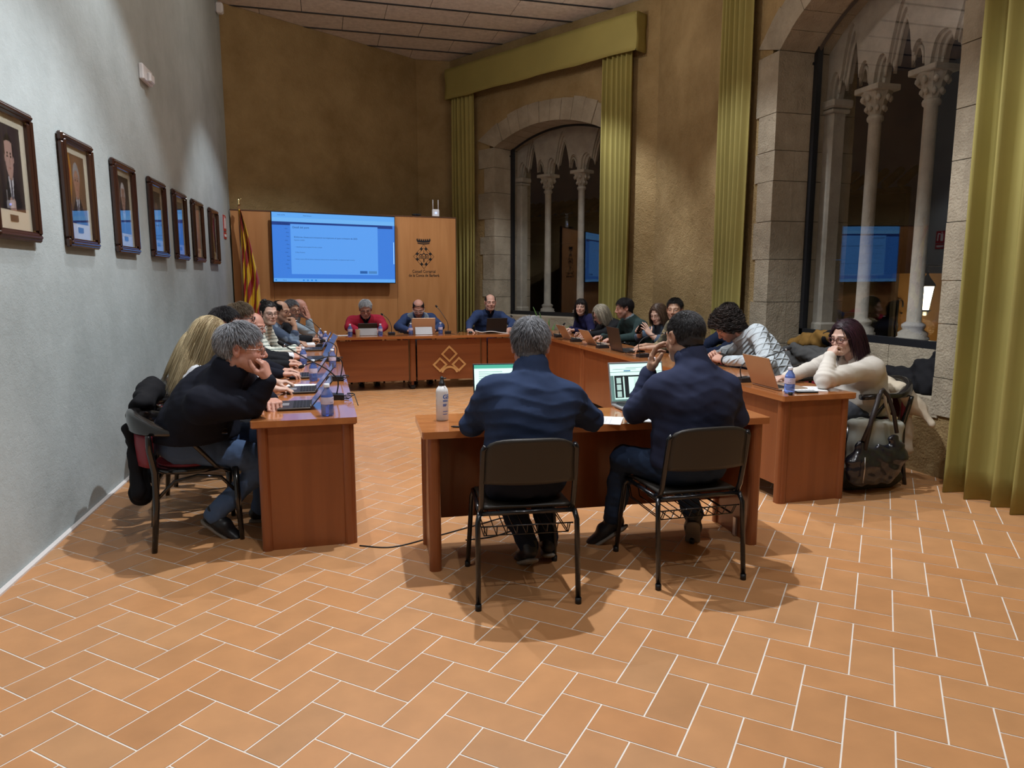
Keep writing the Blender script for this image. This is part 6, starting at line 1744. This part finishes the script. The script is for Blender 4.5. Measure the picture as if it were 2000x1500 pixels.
def knit_diamond():
    m = mat('diamond_knit', (.50, .56, .60), .9, sheen=.15)
    nt = m.node_tree; N = nt.nodes; L = nt.links; b = N['Principled BSDF']
    tc = N.new('ShaderNodeTexCoord'); last = None
    outs = []
    for sg in (1, -1):
        w_ = N.new('ShaderNodeTexWave'); w_.wave_type = 'BANDS'; w_.bands_direction = 'DIAGONAL' if sg == 1 else 'X'
        mp = N.new('ShaderNodeMapping'); mp.inputs['Rotation'].default_value = (0, rad(sg * 40), 0) if sg == 1 else (rad(40), rad(-40), 0)
        L.new(tc.outputs['Object'], mp.inputs['Vector']); L.new(mp.outputs['Vector'], w_.inputs['Vector']); w_.inputs['Scale'].default_value = 5.5; w_.inputs['Distortion'].default_value = .6
        outs.append(w_.outputs['Fac'])
    mn = N.new('ShaderNodeMath'); mn.operation = 'MAXIMUM'; L.new(outs[0], mn.inputs[0]); L.new(outs[1], mn.inputs[1])
    pw = N.new('ShaderNodeMath'); pw.operation = 'POWER'; L.new(mn.outputs[0], pw.inputs[0]); pw.inputs[1].default_value = 6
    bp = N.new('ShaderNodeBump'); bp.inputs['Strength'].default_value = .9; bp.inputs['Distance'].default_value = .012; L.new(pw.outputs[0], bp.inputs['Height']); L.new(bp.outputs['Normal'], b.inputs['Normal'])
    return m
F_diamond = knit_diamond()
def stripes(V, k):
    z = V[:, 2] + .25 * (V[:, 0] - k['P'][0]) * 0; st = ((z / .036) % 1) > .72
    c = np.tile(np.array([.60, .62, .54]), (len(V), 1)); c[st] = (.13, .17, .15); return c
def camo(V, k):
    c = np.tile(np.array([.05, .045, .03]), (len(V), 1)); n_ = wrinkle(5, 1, 22)(V); c[n_ > .4] = (.22, .17, .09); c[n_ < -.7] = (.10, .09, .05); return c
def marl(V, k):
    q = (V - k['sp'](.7)) @ k['F']; c = np.tile(np.array([.045, .07, .12]), (len(V), 1)); n_ = wrinkle(8, 1, 14)(V); c[n_ > .6] = (.14, .19, .26); return c

G_dk = mat('glasses_dark', (.015, .012, .012), .3); G_br = mat('glasses_brown', (.10, .03, .03), .3); G_wh = mat('glasses_pale', (.62, .58, .56), .3); G_thin = mat('glasses_metal', (.35, .30, .28), .3, .8)
GREY = dict(a=(.085, .085, .095), b=(.42, .43, .46)); WHITE = dict(a=(.30, .31, .33), b=(.62, .64, .66)); DARK = dict(a=(.010, .008, .008), b=(.035, .028, .025)); BROWN = dict(a=(.045, .024, .014), b=(.12, .07, .04))

PEOPLE = []
# ---- left row
def x_L1(root, k):
    o = k['org']; b = MB(); a = k['A']['R']
person('heavyset grey-haired person in a black zip pullover and jeans, chin on fist', (-.93, .42), -84, (-.570, .10, 1.130), -93, 4, s=1.15, fat=1.42, armr=1.08, sws=.92, hem=.11, skin='ruddy',
       hair=dict(style='short', mixb=.55, dens=1.4, length=.05, **GREY), top=dict(m=F_black, name='pullover'), collar='zip', trousers=M_denim, hh=.0042, h=.009, detail=2,
       arms=dict(R=dict(e=(-.535, .10, .815), w=(-.435, .06, .955), f=(-.20, .10, 1), n=(-1, .25, .1), pose='loose', thumb=((.7, .5, .5), (.9, .2, .4), (1, .1, .1))),
                 L=dict(e=(-.60, .66, .83), w=(-.45, .40, .79), f=(.25, -1, -.05), n=(0, 0, -1), pose='loose')),
       feet=dict(R=dict(a=(-.79, .34), d=(.85, -.35, 0), tilt=32, z=.14), L=dict(a=(-.55, .55), d=(1, 0, 0))), glass=dict(m=G_thin, r=.0013), stub=(.40, .24, .2), beard=.35, brow=(.12, .10, .10), seed=2, twist=-6, lipmix=.4)
person('long blonde-haired person in a white top beside the heavyset person', (-.93, 1.10), -88, (-.835, .95, 1.150), -78, 12, s=.97, female=True, skin='pale', sws=.85, shd=.06,
       hair=dict(style='long', a=(.22, .155, .075), b=(.60, .49, .30), mixb=.5, dens=1.6, length=.47, drift=(-.04, 0, 0)), top=dict(m=F_shirtw, name='blouse'), hh=.005,
       arms=dict(R=dict(e=(-.62, .88, .81), w=(-.455, .90, .785), f=(1, .1, -.05), n=(0, 0, -1), pose='typing'), L=dict(w=(-.45, 1.2, .785), f=(1, 0, 0), pose='typing')), seed=3, bare=.3)
person('person with short spiky dark hair, half hidden behind the blonde person', (-.98, 1.76), -88, (-.825, 1.62, 1.180), -92, 6, s=1.0, skin='pink',
       hair=dict(style='short', mixb=.3, length=.045, a=(.012, .010, .012), b=(.06, .055, .06)), top=dict(m=F_black, name='sweater'), arms=dict(R=dict(w=(-.44, 1.66, .785), f=(1, .1, 0)), L=dict(w=(-.46, 1.9, .785), f=(1, -.1, 0))), seed=4)
person('person with brown swept-back hair and black-rimmed glasses in the left row', (-.98, 2.42), -88, (-.783, 2.27, 1.190), -96, 4, s=1.03, skin='pink', female=True,
       hair=dict(style='short', a=(.09, .06, .035), b=(.20, .15, .10), mixb=.5, length=.06), top=dict(m=F_suit, name='sweater'), glass=dict(m=G_dk, r=.0028), arms=dict(R=dict(w=(-.44, 2.35, .785), f=(1, .1, 0)), L=dict(w=(-.46, 2.6, .785), f=(1, -.1, 0))), seed=5)
person('bald person in a black suit with white cuffs and pale glasses, hands clasped', (-1.0, 3.02), -86, (-.735, 2.88, 1.085), -118, 12, s=1.0, skin='ruddy', hair=None,
       top=dict(m=F_suit, name='suit_jacket', cuffs=F_shirtw, shirt=F_shirtw), collar='v', glass=dict(m=G_wh, r=.0022),
       arms=dict(R=dict(e=(-.62, 2.76, .82), w=(-.42, 2.84, .80), f=(.9, .35, .1), n=(0, .5, -.8), pose='loose'), L=dict(w=(-.42, 2.97, .79), f=(.9, -.35, .1), n=(0, -.4, -.9), pose='loose')), stub=(.3, .2, .17), beard=.25, seed=6)
person('person with dark hair in a bun, round glasses and a striped pale sweater', (-.96, 3.68), -100, (-.648, 3.60, 1.168), -152, 4, s=.97, female=True, skin='pale',
       hair=dict(style='bun', mixb=.3, **DARK), top=dict(m=M_attrcloth, cols=stripes, name='sweater'), glass=dict(m=G_dk, r=.0017, wd=.024, hg=.020), twist=-12, h=.009,
       arms=dict(R=dict(w=(-.42, 3.42, .80), f=(1, .4, 0), pose='loose'), L=dict(w=(-.42, 3.72, .80), f=(.9, -.5, 0), pose='loose')), seed=7)
person('dark-haired person in glasses resting the mouth on a fist, left row', (-.92, 4.36), -92, (-.565, 4.33, 1.150), -122, 2, s=1.0, skin='tan',
       hair=dict(style='short', recede=.08, mixb=.2, **DARK), top=dict(m=M_attrcloth, cols=marl, name='jumper'), glass=dict(m=G_br, r=.0022), bare=.45,
       arms=dict(R=dict(e=(-.43, 4.17, .815), w=(-.425, 4.20, 1.00), f=(-.25, .15, 1), n=(-.8, .4, .2), pose='fist'), L=dict(w=(-.40, 4.5, .79), f=(.6, -.6, 0), pose='loose')), stub=(.16, .10, .08), beard=.4, seed=8)
person('grey-haired person with beard and dark glasses, holding a pen over a notebook', (-.88, 5.02), -92, (-.478, 4.99, 1.142), -142, 2, s=1.0, skin='tan',
       hair=dict(style='short', mixb=.4, **GREY), top=dict(m=F_suit, name='sweater'), glass=dict(m=G_br, r=.0026),
       arms=dict(R=dict(e=(-.42, 4.86, .80), w=(-.27, 4.93, .79), f=(1, .1, .05), pose='loose'), L=dict(w=(-.40, 5.1, .79), f=(.7, -.5, 0), pose='loose')), stub=(.14, .13, .13), beard=.75, seed=9)
person('bald person in a pale blue shirt, cheek on hand, far end of the left row', (-.80, 5.66), -95, (-.400, 5.62, 1.135), -112, 4, s=1.0, skin='ruddy', hair=None,
       top=dict(m=F_lblue, name='shirt'), collar='high', arms=dict(R=dict(e=(-.27, 5.50, .815), w=(-.29, 5.52, .98), f=(-.15, .15, 1), n=(-.8, .5, 0), pose='flat'), L=dict(w=(-.30, 5.8, .79), f=(.6, -.6, 0), pose='loose')), stub=(.3, .26, .25), beard=.5, seed=10)
# ---- far table
person('white-haired person in glasses and a red shirt behind the small tablet', (.49, 6.70), 180, (.478, 6.40, 1.090), 178, 20, s=1.06, fat=1.2, skin='ruddy',
       hair=dict(style='short', mixb=.6, **WHITE), top=dict(m=F_red, name='shirt', shirt=F_dnavy), collar='v', glass=dict(m=G_dk, r=.0020),
       arms=dict(R=dict(e=(.24, 6.42, .84), w=(.36, 6.16, .79), f=(.7, -.6, 0), pose='typing'), L=dict(e=(.73, 6.42, .84), w=(.64, 6.15, .79), f=(-.5, -.8, 0), pose='typing')), seed=11, brow=(.2, .2, .2), stub=(.4, .34, .32), beard=.4)
person('balding person in a grey vest over navy sleeves, looking down at a large tablet', (1.25, 6.70), 180, (1.236, 6.40, 1.092), 172, 28, s=1.04, fat=1.1, skin='ruddy',
       hair=dict(style='fringe', mixb=.1, fringe=.078, dens=1.5, **DARK), top=dict(m=F_jumper, name='jumper', vest=F_grey, shirt=F_dnavy), glass=dict(m=G_wh, r=.0018),
       arms=dict(R=dict(e=(.93, 6.34, .83), w=(1.06, 6.12, .79), f=(.2, -1, 0), pose='typing'), L=dict(e=(1.55, 6.36, .83), w=(1.42, 6.16, .79), f=(-.4, -.9, 0), pose='typing')), stub=(.22, .17, .15), beard=.7, seed=12)
person('upright person with thin dark hair in a navy jumper behind the black laptop', (2.34, 6.88), 180, (2.368, 6.64, 1.158), 176, 0, s=1.04, skin='pink',
       hair=dict(style='crop', recede=.12, mixb=.2, **DARK), top=dict(m=F_jumper, name='jumper', shirt=F_dnavy), collar='v',
       arms=dict(R=dict(e=(2.02, 6.52, .86), w=(1.93, 6.14, .79), f=(0, -1, -.05), pose='loose'), L=dict(e=(2.68, 6.5, .85), w=(2.56, 6.2, .79), f=(-.3, -1, 0), pose='typing')), seed=13)
# ---- right row
person('dark-fringed person in a navy top at the far end of the right row', (3.80, 5.78), 92, (3.495, 5.72, 1.115), 150, 0, s=.96, female=True, skin='pale',
       hair=dict(style='bangs', mixb=.1, length=.26, **DARK), top=dict(m=F_indigo, name='sweater'), arms=dict(L=dict(w=(3.34, 5.50, .80), f=(-1, .3, .1), pose='loose'), R=dict(w=(3.36, 5.75, .80), f=(-1, -.2, 0), pose='loose')), seed=14, twist=12)
person('grey-blonde person in black with glasses, bent over beside the green-jumper person', (3.84, 5.02), 92, (3.490, 4.95, 1.050), 96, 30, s=1.0, female=True, skin='pink', fat=1.1,
       hair=dict(style='bob', a=(.20, .18, .14), b=(.56, .52, .42), mixb=.5, dens=1.2, length=.22), top=dict(m=F_suit, name='cardigan', shirt=F_shirtw), collar='v', glass=dict(m=G_dk, r=.0022), 
       arms=dict(L=dict(e=(3.46, 4.74, .80), w=(3.22, 4.70, .79), f=(-1, .1, -.05), pose='loose'), R=dict(w=(3.28, 5.1, .79), f=(-1, -.2, 0), pose='loose')), seed=15)
person('bearded person with short dark hair in a bottle green jumper, seen from the side', (3.84, 4.30), 92, (3.515, 4.24, 1.150), 84, 8, s=1.03, skin='pink',
       hair=dict(style='short', mixb=.15, length=.045, a=(.014, .012, .014), b=(.06, .055, .06)), top=dict(m=F_green, name='jumper', shirt=F_lblue), stub=(.13, .09, .08), beard=.55, arms=dict(L=dict(e=(3.55, 4.0, .81), w=(3.30, 4.02, .79), f=(-1, .1, 0), pose='typing'), R=dict(w=(3.3, 4.4, .79), f=(-1, 0, 0), pose='typing')), seed=16)
person('person with shoulder-length brown hair holding a phone in both hands', (3.92, 3.58), 92, (3.632, 3.54, 1.110), 120, 18, s=.97, female=True, skin='pale',
       hair=dict(style='bob', a=(.055, .032, .022), b=(.13, .08, .05), mixb=.4, dens=1.3, length=.25), top=dict(m=F_slate, name='top'), bare=.75,
       arms=dict(L=dict(e=(3.56, 3.34, .82), w=(3.47, 3.38, .885), f=(-.5, .3, .8), n=(-.2, .9, -.3), pose='spread'), R=dict(e=(3.5, 3.75, .83), w=(3.44, 3.60, .895), f=(-.6, -.3, .5), n=(-.3, -.9, .2), pose='loose')), seed=17, h=.009)
person('black-haired person in a patterned sleeve, mostly hidden behind the near desk sitter', (3.86, 3.0), 92, (3.530, 2.95, 1.185), 140, 2, s=1.0, skin='tan',
       hair=dict(style='short', mixb=.05, length=.03, **DARK), top=dict(m=M_attrcloth, cols=camo, name='shirt'), bare=.62,
       arms=dict(L=dict(e=(3.38, 2.72, .81), w=(3.16, 2.84, .79), f=(-1, .3, 0), pose='typing'), R=dict(w=(3.3, 3.15, .79), f=(-1, 0, 0))), stub=(.12, .08, .07), beard=.3, seed=18)
person('dark-haired person in a navy shirt sitting behind the curly-haired person', (4.02, 2.32), 92, (3.775, 2.30, 1.150), 100, 18, s=1.03, skin='tan',
       hair=dict(style='short', mixb=.05, **DARK), top=dict(m=F_dnavy, name='shirt'), collar='shirt', arms=dict(L=dict(e=(3.56, 2.05, .82), w=(3.36, 2.1, .80), f=(-1, .2, 0)), R=dict(w=(3.4, 2.5, .79), f=(-1, 0, 0))), seed=19)
def x_watch(root, k):
    a = k['A']['L']; d_ = nrm(a['W'] - a['E']); c = a['W'] - d_ * .018 - k['org']; u = nrm(np.cross(d_, [0, 0, 1.])); v = np.cross(d_, u)
    b = MB(); b.tube([c + .034 * (math.cos(t_) * u + math.sin(t_) * v) for t_ in np.linspace(0, 2 * PI, 20, endpoint=False)], .009, 6, closed=True); b.build('watch', M_dark, root)
person('curly dark-haired person in a white diamond-knit sweater bending over the table', (3.80, 1.40), 84, (3.405, 1.70, 1.085), 78, 42, s=1.06, skin='pink', fat=1.05,
       hair=dict(style='curly', mixb=.25, dens=1.5, a=(.014, .010, .009), b=(.06, .045, .04)), top=dict(m=F_diamond, name='sweater'), stub=(.10, .07, .06), beard=.6,
       arms=dict(L=dict(e=(3.47, 1.16, .815), w=(3.27, 1.55, .80), f=(-.2, 1, .25), n=(.3, .6, -.6), pose='loose'), R=dict(e=(3.55, 1.95, .82), w=(3.33, 1.80, .80), f=(-.5, -.5, .4), n=(0, -.8, -.5), pose='loose')), seed=20, h=.009, extra=x_watch, bare=.12, slump=.03, twist=12)
person('person with dark plum bobbed hair and glasses in a cream sweater, chin on hand', (3.82, .45), 84, (3.545, .36, 1.085), 102, 8, s=1.05, female=True, skin='pale', fat=1.3,
       hair=dict(style='bob', a=(.016, .008, .012), b=(.06, .022, .035), mixb=.4, dens=1.6, length=.25), top=dict(m=F_white, name='sweater'), collar='v', glass=dict(m=G_br, r=.0026, hg=.016), trousers=M_greytr,
       arms=dict(L=dict(e=(3.205, .135, .815), w=(3.30, .215, .965), f=(.55, .25, .8), n=(.5, .2, .6), pose='fist'), R=dict(e=(3.52, .62, .84), w=(3.17, .50, .79), f=(-1, -.1, -.03), pose='typing')), seed=21, h=.009, hh=.0042, detail=2)
# ---- near desk
person('grey-haired person in a navy sweater seen from behind at the near desk', (.775, -.82), -6, (.848, -.66, 1.178), -16, 10, s=1.10, fat=1.18, armr=1.0, sws=.90, shd=.035, hem=.10, folds=.008, collar='zip', skin='ruddy',
       hair=dict(style='short', mixb=.45, dens=1.8, length=.038, a=(.06, .06, .068), b=(.36, .37, .40)), top=dict(m=F_navy, name='sweater'), trousers=M_navytr, h=.0085, hh=.0045, detail=2, slump=.02,
       arms=dict(L=dict(e=(.555, -.64, .795), w=(.66, -.36, .79), f=(.4, .9, 0), pose='typing'), R=dict(e=(1.175, -.66, .795), w=(1.04, -.38, .79), f=(-.5, .8, 0), pose='relax')),
       feet=dict(L=dict(a=(.86, -.60), d=(.0, 1, 0), tilt=25, z=.13), R=dict(a=(1.0, -.50), d=(.35, 1, 0), tilt=10, z=.12)), knees=dict(L=(.72, -.42, .50), R=(.95, -.40, .50)), seed=22)
person('dark-haired person in a navy zip sweater and jeans seen from behind, hand on cheek', (1.665, -.80), 0, (1.668, -.70, 1.207), 6, 6, s=1.10, fat=1.16, armr=1.0, sws=.88, shd=.055, hem=.07, folds=.003, skin='tan',
       hair=dict(style='crop', mixb=.18, dens=3.0, length=.020, a=(.012, .010, .011), b=(.14, .14, .15)), top=dict(m=F_navy2, name='sweater'), collar='zip', trousers=M_denimd, h=.0085, hh=.0045, detail=2,
       arms=dict(L=dict(e=(1.44, -.60, .80), w=(1.53, -.585, 1.01), f=(.10, .0, 1), n=(.75, -.4, .1), pose='relax'), R=dict(e=(1.965, -.74, .775), w=(1.83, -.50, .79), f=(-.5, .8, 0), pose='relax')),
       feet=dict(L=dict(a=(1.42, -.40), d=(-.7, .5, 0), tilt=38, z=.16), R=dict(a=(1.86, -.52), d=(.35, .6, 0), tilt=48, z=.18)), knees=dict(L=(1.43, -.50, .53), R=(1.78, -.42, .51)), seed=23, brow=(.02, .015, .015))

# armchairs below everyone at the conference tables
for (x, y, yaw, who) in [(-.895, .43, -78, 'heavyset person on the left'), (-.98, 1.06, -88, 'blonde person in the left row'), (-.98, 1.76, -88, 'spiky dark-haired person in the left row'),
                         (-.98, 2.42, -90, 'brown-haired person in black-rimmed glasses'), (-1.0, 3.03, -90, 'bald person in the suit'), (-.97, 3.69, -92, 'person in the striped sweater'), (-.93, 4.36, -90, 'person with a fist at the mouth'),
                         (-.90, 5.02, -92, 'grey-bearded person with the pen'), (-.85, 5.67, -94, 'bald person in pale blue'), (.49, 6.72, 180, 'person in the red shirt'), (1.25, 6.72, 180, 'person in the grey vest'), (2.34, 6.90, 180, 'person behind the black laptop'),
                         (3.83, 5.79, 90, 'person with the dark fringe'), (3.86, 5.05, 90, 'grey-blonde person in black'), (3.86, 4.31, 90, 'person in the green jumper'), (3.94, 3.59, 90, 'person holding the phone'),
                         (3.90, 2.97, 90, 'black-haired person with the patterned sleeve'), (4.03, 2.33, 92, 'person behind the curly-haired one'), (3.82, 1.38, 86, 'curly-haired person in white knit'), (3.80, .46, 78, 'person in the cream sweater')]:
    put_armchair(x, y, yaw, who)

# the phone in the hands, the pen
p_ = empty('mobile_phone', (3.39, 3.50, .945), rad(10), 'small dark phone held by the brown-haired person on the right', 'phone')
b = MB(); b.box((0, 0, 0), (.07, .012, .14), R=rotx(rad(35)) , bev=.003); b.build('case', M_dark, p_)
p_ = empty('pen', (-.19, 4.95, .80), rad(0), 'pale pen held by the grey-bearded person', 'pen'); b = MB(); b.tube([(-.0, 0, -.04), (.02, -.01, .09)], .004, 8); b.build('barrel', mat('white_plastic', (.75, .75, .78), .4), p_)

# ------------------------------------------------------------------ coats and bags
def cloth_blob(name, label, cat, prims, m, org, h=.010, seed=1, amp=.010, clipz=None, parent=None, freq=9, extra=None):
    org = np.array(org, float); pts = np.array([p[0] for p in prims] + [p[1] for p in prims if p[1] is not None]); r = max(max(np.atleast_1d(p[2]).max(), np.atleast_1d(p[3]).max() if p[3] is not None else 0) for p in prims)
    f = Field(pts.min(0) - r - .05, pts.max(0) + r + .05, h)
    for a, c, r0, r1, *fl in prims:
        if c is None: f.el(a, r0, None, k=.03)
        else: f.rc(a, c, r0, r1, k=.035, flat=fl[0] if fl else None)
    f.fold(lambda P: wrinkle(seed, amp, freq)(P) + wrinkle(seed + 50, amp * .45, freq * 2.4)(P))
    if clipz is not None: f.clip(lambda P: clipz - P[:, 2])
    if extra: extra(f)
    o = sdf_obj(name, f, m, parent, org=org if parent is None else (0, 0, 0))
    if parent is None: o.location = tuple(org); tag(o, label, cat)
    return o
F_coatb = fabric('black_coat', (.010, .010, .012), .8); F_coatt = fabric('tan_coat', (.20, .11, .03), .8); F_coatg = fabric('grey_wool_coat', (.075, .075, .075), .95); F_beige = fabric('beige_coat', (.50, .43, .33), .75)
Z0 = .60
# window seat (y from 2.5 down to .35; x 4.37 to 4.8)
cloth_blob('coat', 'black padded coat with hood lying on the right part of the stone window seat', 'coat',
           [((4.58, .98, .68), (4.56, .50, .68), .10, .10), ((4.52, 1.10, .65), (4.52, .52, .65), .07, .07), ((4.62, .72, .76), (4.62, .52, .76), .10, .09), ((4.68, .62, .86), (4.70, .53, .84), .07, .06), ((4.50, 1.25, .64), (4.55, .90, .66), .04, .07)],
           F_coatb, (4.56, .75, Z0), clipz=Z0 + .002, seed=3, extra=lambda f: f.clip(lambda P: np.maximum(.365 - P[:, 1], P[:, 0] - 4.77)))
cloth_blob('coat', 'grey wool coats heaped on the left part of the stone window seat', 'coat',
           [((4.50, 2.30, .68), (4.50, 1.60, .68), .11, .12), ((4.55, 2.42, .74), (4.55, 1.75, .78), .07, .10), ((4.48, 1.55, .68), (4.50, 1.38, .65), .10, .06), ((4.42, 2.1, .82), (4.42, 1.6, .72), .05, .09)],
           F_coatg, (4.50, 1.9, Z0), clipz=Z0 + .002, seed=6, extra=lambda f: f.clip(lambda P: np.maximum(P[:, 1] - 2.49, P[:, 0] - 4.77)))
cloth_blob('coat', 'tan and black jacket thrown on top of the grey coats in the window', 'coat',
           [((4.64, 2.30, .90), (4.64, 1.98, .92), .05, .08), ((4.62, 2.05, .95), (4.64, 1.85, .93), .06, .05), ((4.62, 2.40, .86), (4.62, 2.2, .88), .05, .06)], F_coatt, (4.64, 2.15, .85), seed=8, extra=lambda f: f.clip(lambda P: P[:, 0] - 4.77), clipz=.83)
cloth_blob('scarf', 'black garment beside the tan jacket in the window', 'scarf',
           [((4.66, 1.88, .93), (4.66, 1.66, .91), .08, .05), ((4.64, 1.62, .88), (4.66, 1.45, .86), .05, .04)], F_coatb, (4.66, 1.75, .84), seed=9, clipz=.81, extra=lambda f: f.clip(lambda P: P[:, 0] - 4.77))
cloth_blob('coat', 'beige quilted coat draped over the armchair of the person in the cream sweater', 'coat',
           [((3.98, .26, .70), (4.04, .62, .73), .06, .06), ((4.04, .28, .68), (4.12, .10, .47), .055, .022), ((4.07, .30, .62), (4.08, .28, .24), .06, .055), ((4.08, .52, .66), (4.08, .55, .30), .05, .06), ((3.98, .22, .66), (4.06, .24, .56), .04, .05)], F_beige, (4.05, .45, .2), seed=12, amp=.007)
cloth_blob('coat', 'black coat hanging over the armchair back of the heavyset person', 'coat',
           [((-1.18, .52, .78), (-1.19, .84, .82), .055, .075), ((-1.21, .38, .66), (-1.17, .26, .30), .045, .03), ((-1.22, .52, .72), (-1.21, .44, .24), .05, .055), ((-1.21, .72, .74), (-1.20, .70, .30), .05, .05)], F_coatb, (-1.24, .55, .18), seed=14, amp=.007)
# quilted bag and tote hanging from the armchair near the floor
M_puff = mat('glossy_nylon', (.010, .011, .018), .22, bump=(26, .5, .01), coat=.4)
hb = empty('handbag', (3.60, .02, .06), 0, 'shiny black quilted handbag hanging beside the right table', 'bag')
f = Field((3.30, -.14, .05), (3.92, .20, .62), .007)
f.rc((3.46, .02, .22), (3.72, .02, .26), .12, .11, k=.05, flat=((0, 1, 0), .5)); f.rc((3.45, .02, .18), (3.66, .02, .17), .10, .10, k=.05, flat=((0, 1, 0), .5))
f.rc((3.42, .02, .26), (3.45, .02, .37), .06, .03, k=.05, flat=((0, 1, 0), .6)); f.rc((3.76, .02, .28), (3.72, .02, .40), .06, .03, k=.05, flat=((0, 1, 0), .6))
f.fold(lambda P: .006 * np.sin(P[:, 0] * 30 + P[:, 2] * 62 + 2 * np.sin(P[:, 0] * 14)) + wrinkle(4, .004, 22)(P))
sdf_obj('body', f, M_puff, hb, org=(3.60, .02, .06))
b = MB(); b.frame(np.eye(3), (-3.60, -.02, -.06)); b.tube([(3.44, .0, .40), (3.52, .0, .58), (3.58, .02, .74), (3.62, .05, .745), (3.66, .04, .70), (3.70, .02, .58), (3.72, .0, .44)], .014, 8); b.tube([(3.46, .0, .34), (3.50, .0, .55), (3.57, .02, .72)], .016, 8); b.build('strap', mat('black_strap', (.02, .014, .014), .5), hb)
b = MB(); b.frame(np.eye(3), (-3.60, -.02, -.06)); b.tube([(3.42, -.055, .30), (3.415, -.065, .22), (3.41, -.06, .12)], .005, 6); b.build('zip_pull', mat('zip_silver', (.4, .4, .42), .3, 1), hb)
tb = empty('tote_bag', (3.70, .16, 0), 0, 'pale grey canvas tote bag standing behind the black handbag', 'bag')
f = Field((3.36, .02, -.02), (4.02, .34, .60), .009)
f.box((3.68, .17, .25), (.20, .06, .25), R=roty(rad(4)), rnd=.04, k=0); f.rc((3.50, .17, .05), (3.86, .17, .05), .07, .07, k=.04, flat=((0, 1, 0), .9))
f.fold(wrinkle(9, .008, 8)); f.box((3.69, .17, .50), (.165, .035, .14), R=roty(rad(4)), rnd=.03, k=.01, op='sub'); f.clip(lambda P: .003 - P[:, 2])
def totec(V):
    c = np.tile(np.array([.36, .37, .33]), (len(V), 1)); d_ = V[:, 2] < .14 + .03 * np.sin(V[:, 0] * 8); c[d_] = (.035, .034, .022); g_ = (V[:, 0] > 3.78) & (V[:, 2] > .16) & (V[:, 2] < .36); c[g_] = (.22, .34, .31); return c
sdf_obj('body', f, mat('tote_canvas', (.3, .3, .3), .85, attr=True, bump=(200, .3, .001)), tb, cols=totec, org=(3.70, .16, 0))
b = MB(); b.frame(np.eye(3), (-3.70, -.16, 0)); b.tube([(3.58, .12, .46), (3.62, .10, .62), (3.655, .08, .735), (3.68, .10, .73), (3.72, .12, .62), (3.80, .13, .47)], .010, 6); b.build('handle', mat('canvas_handle', (.55, .52, .44), .8), tb)
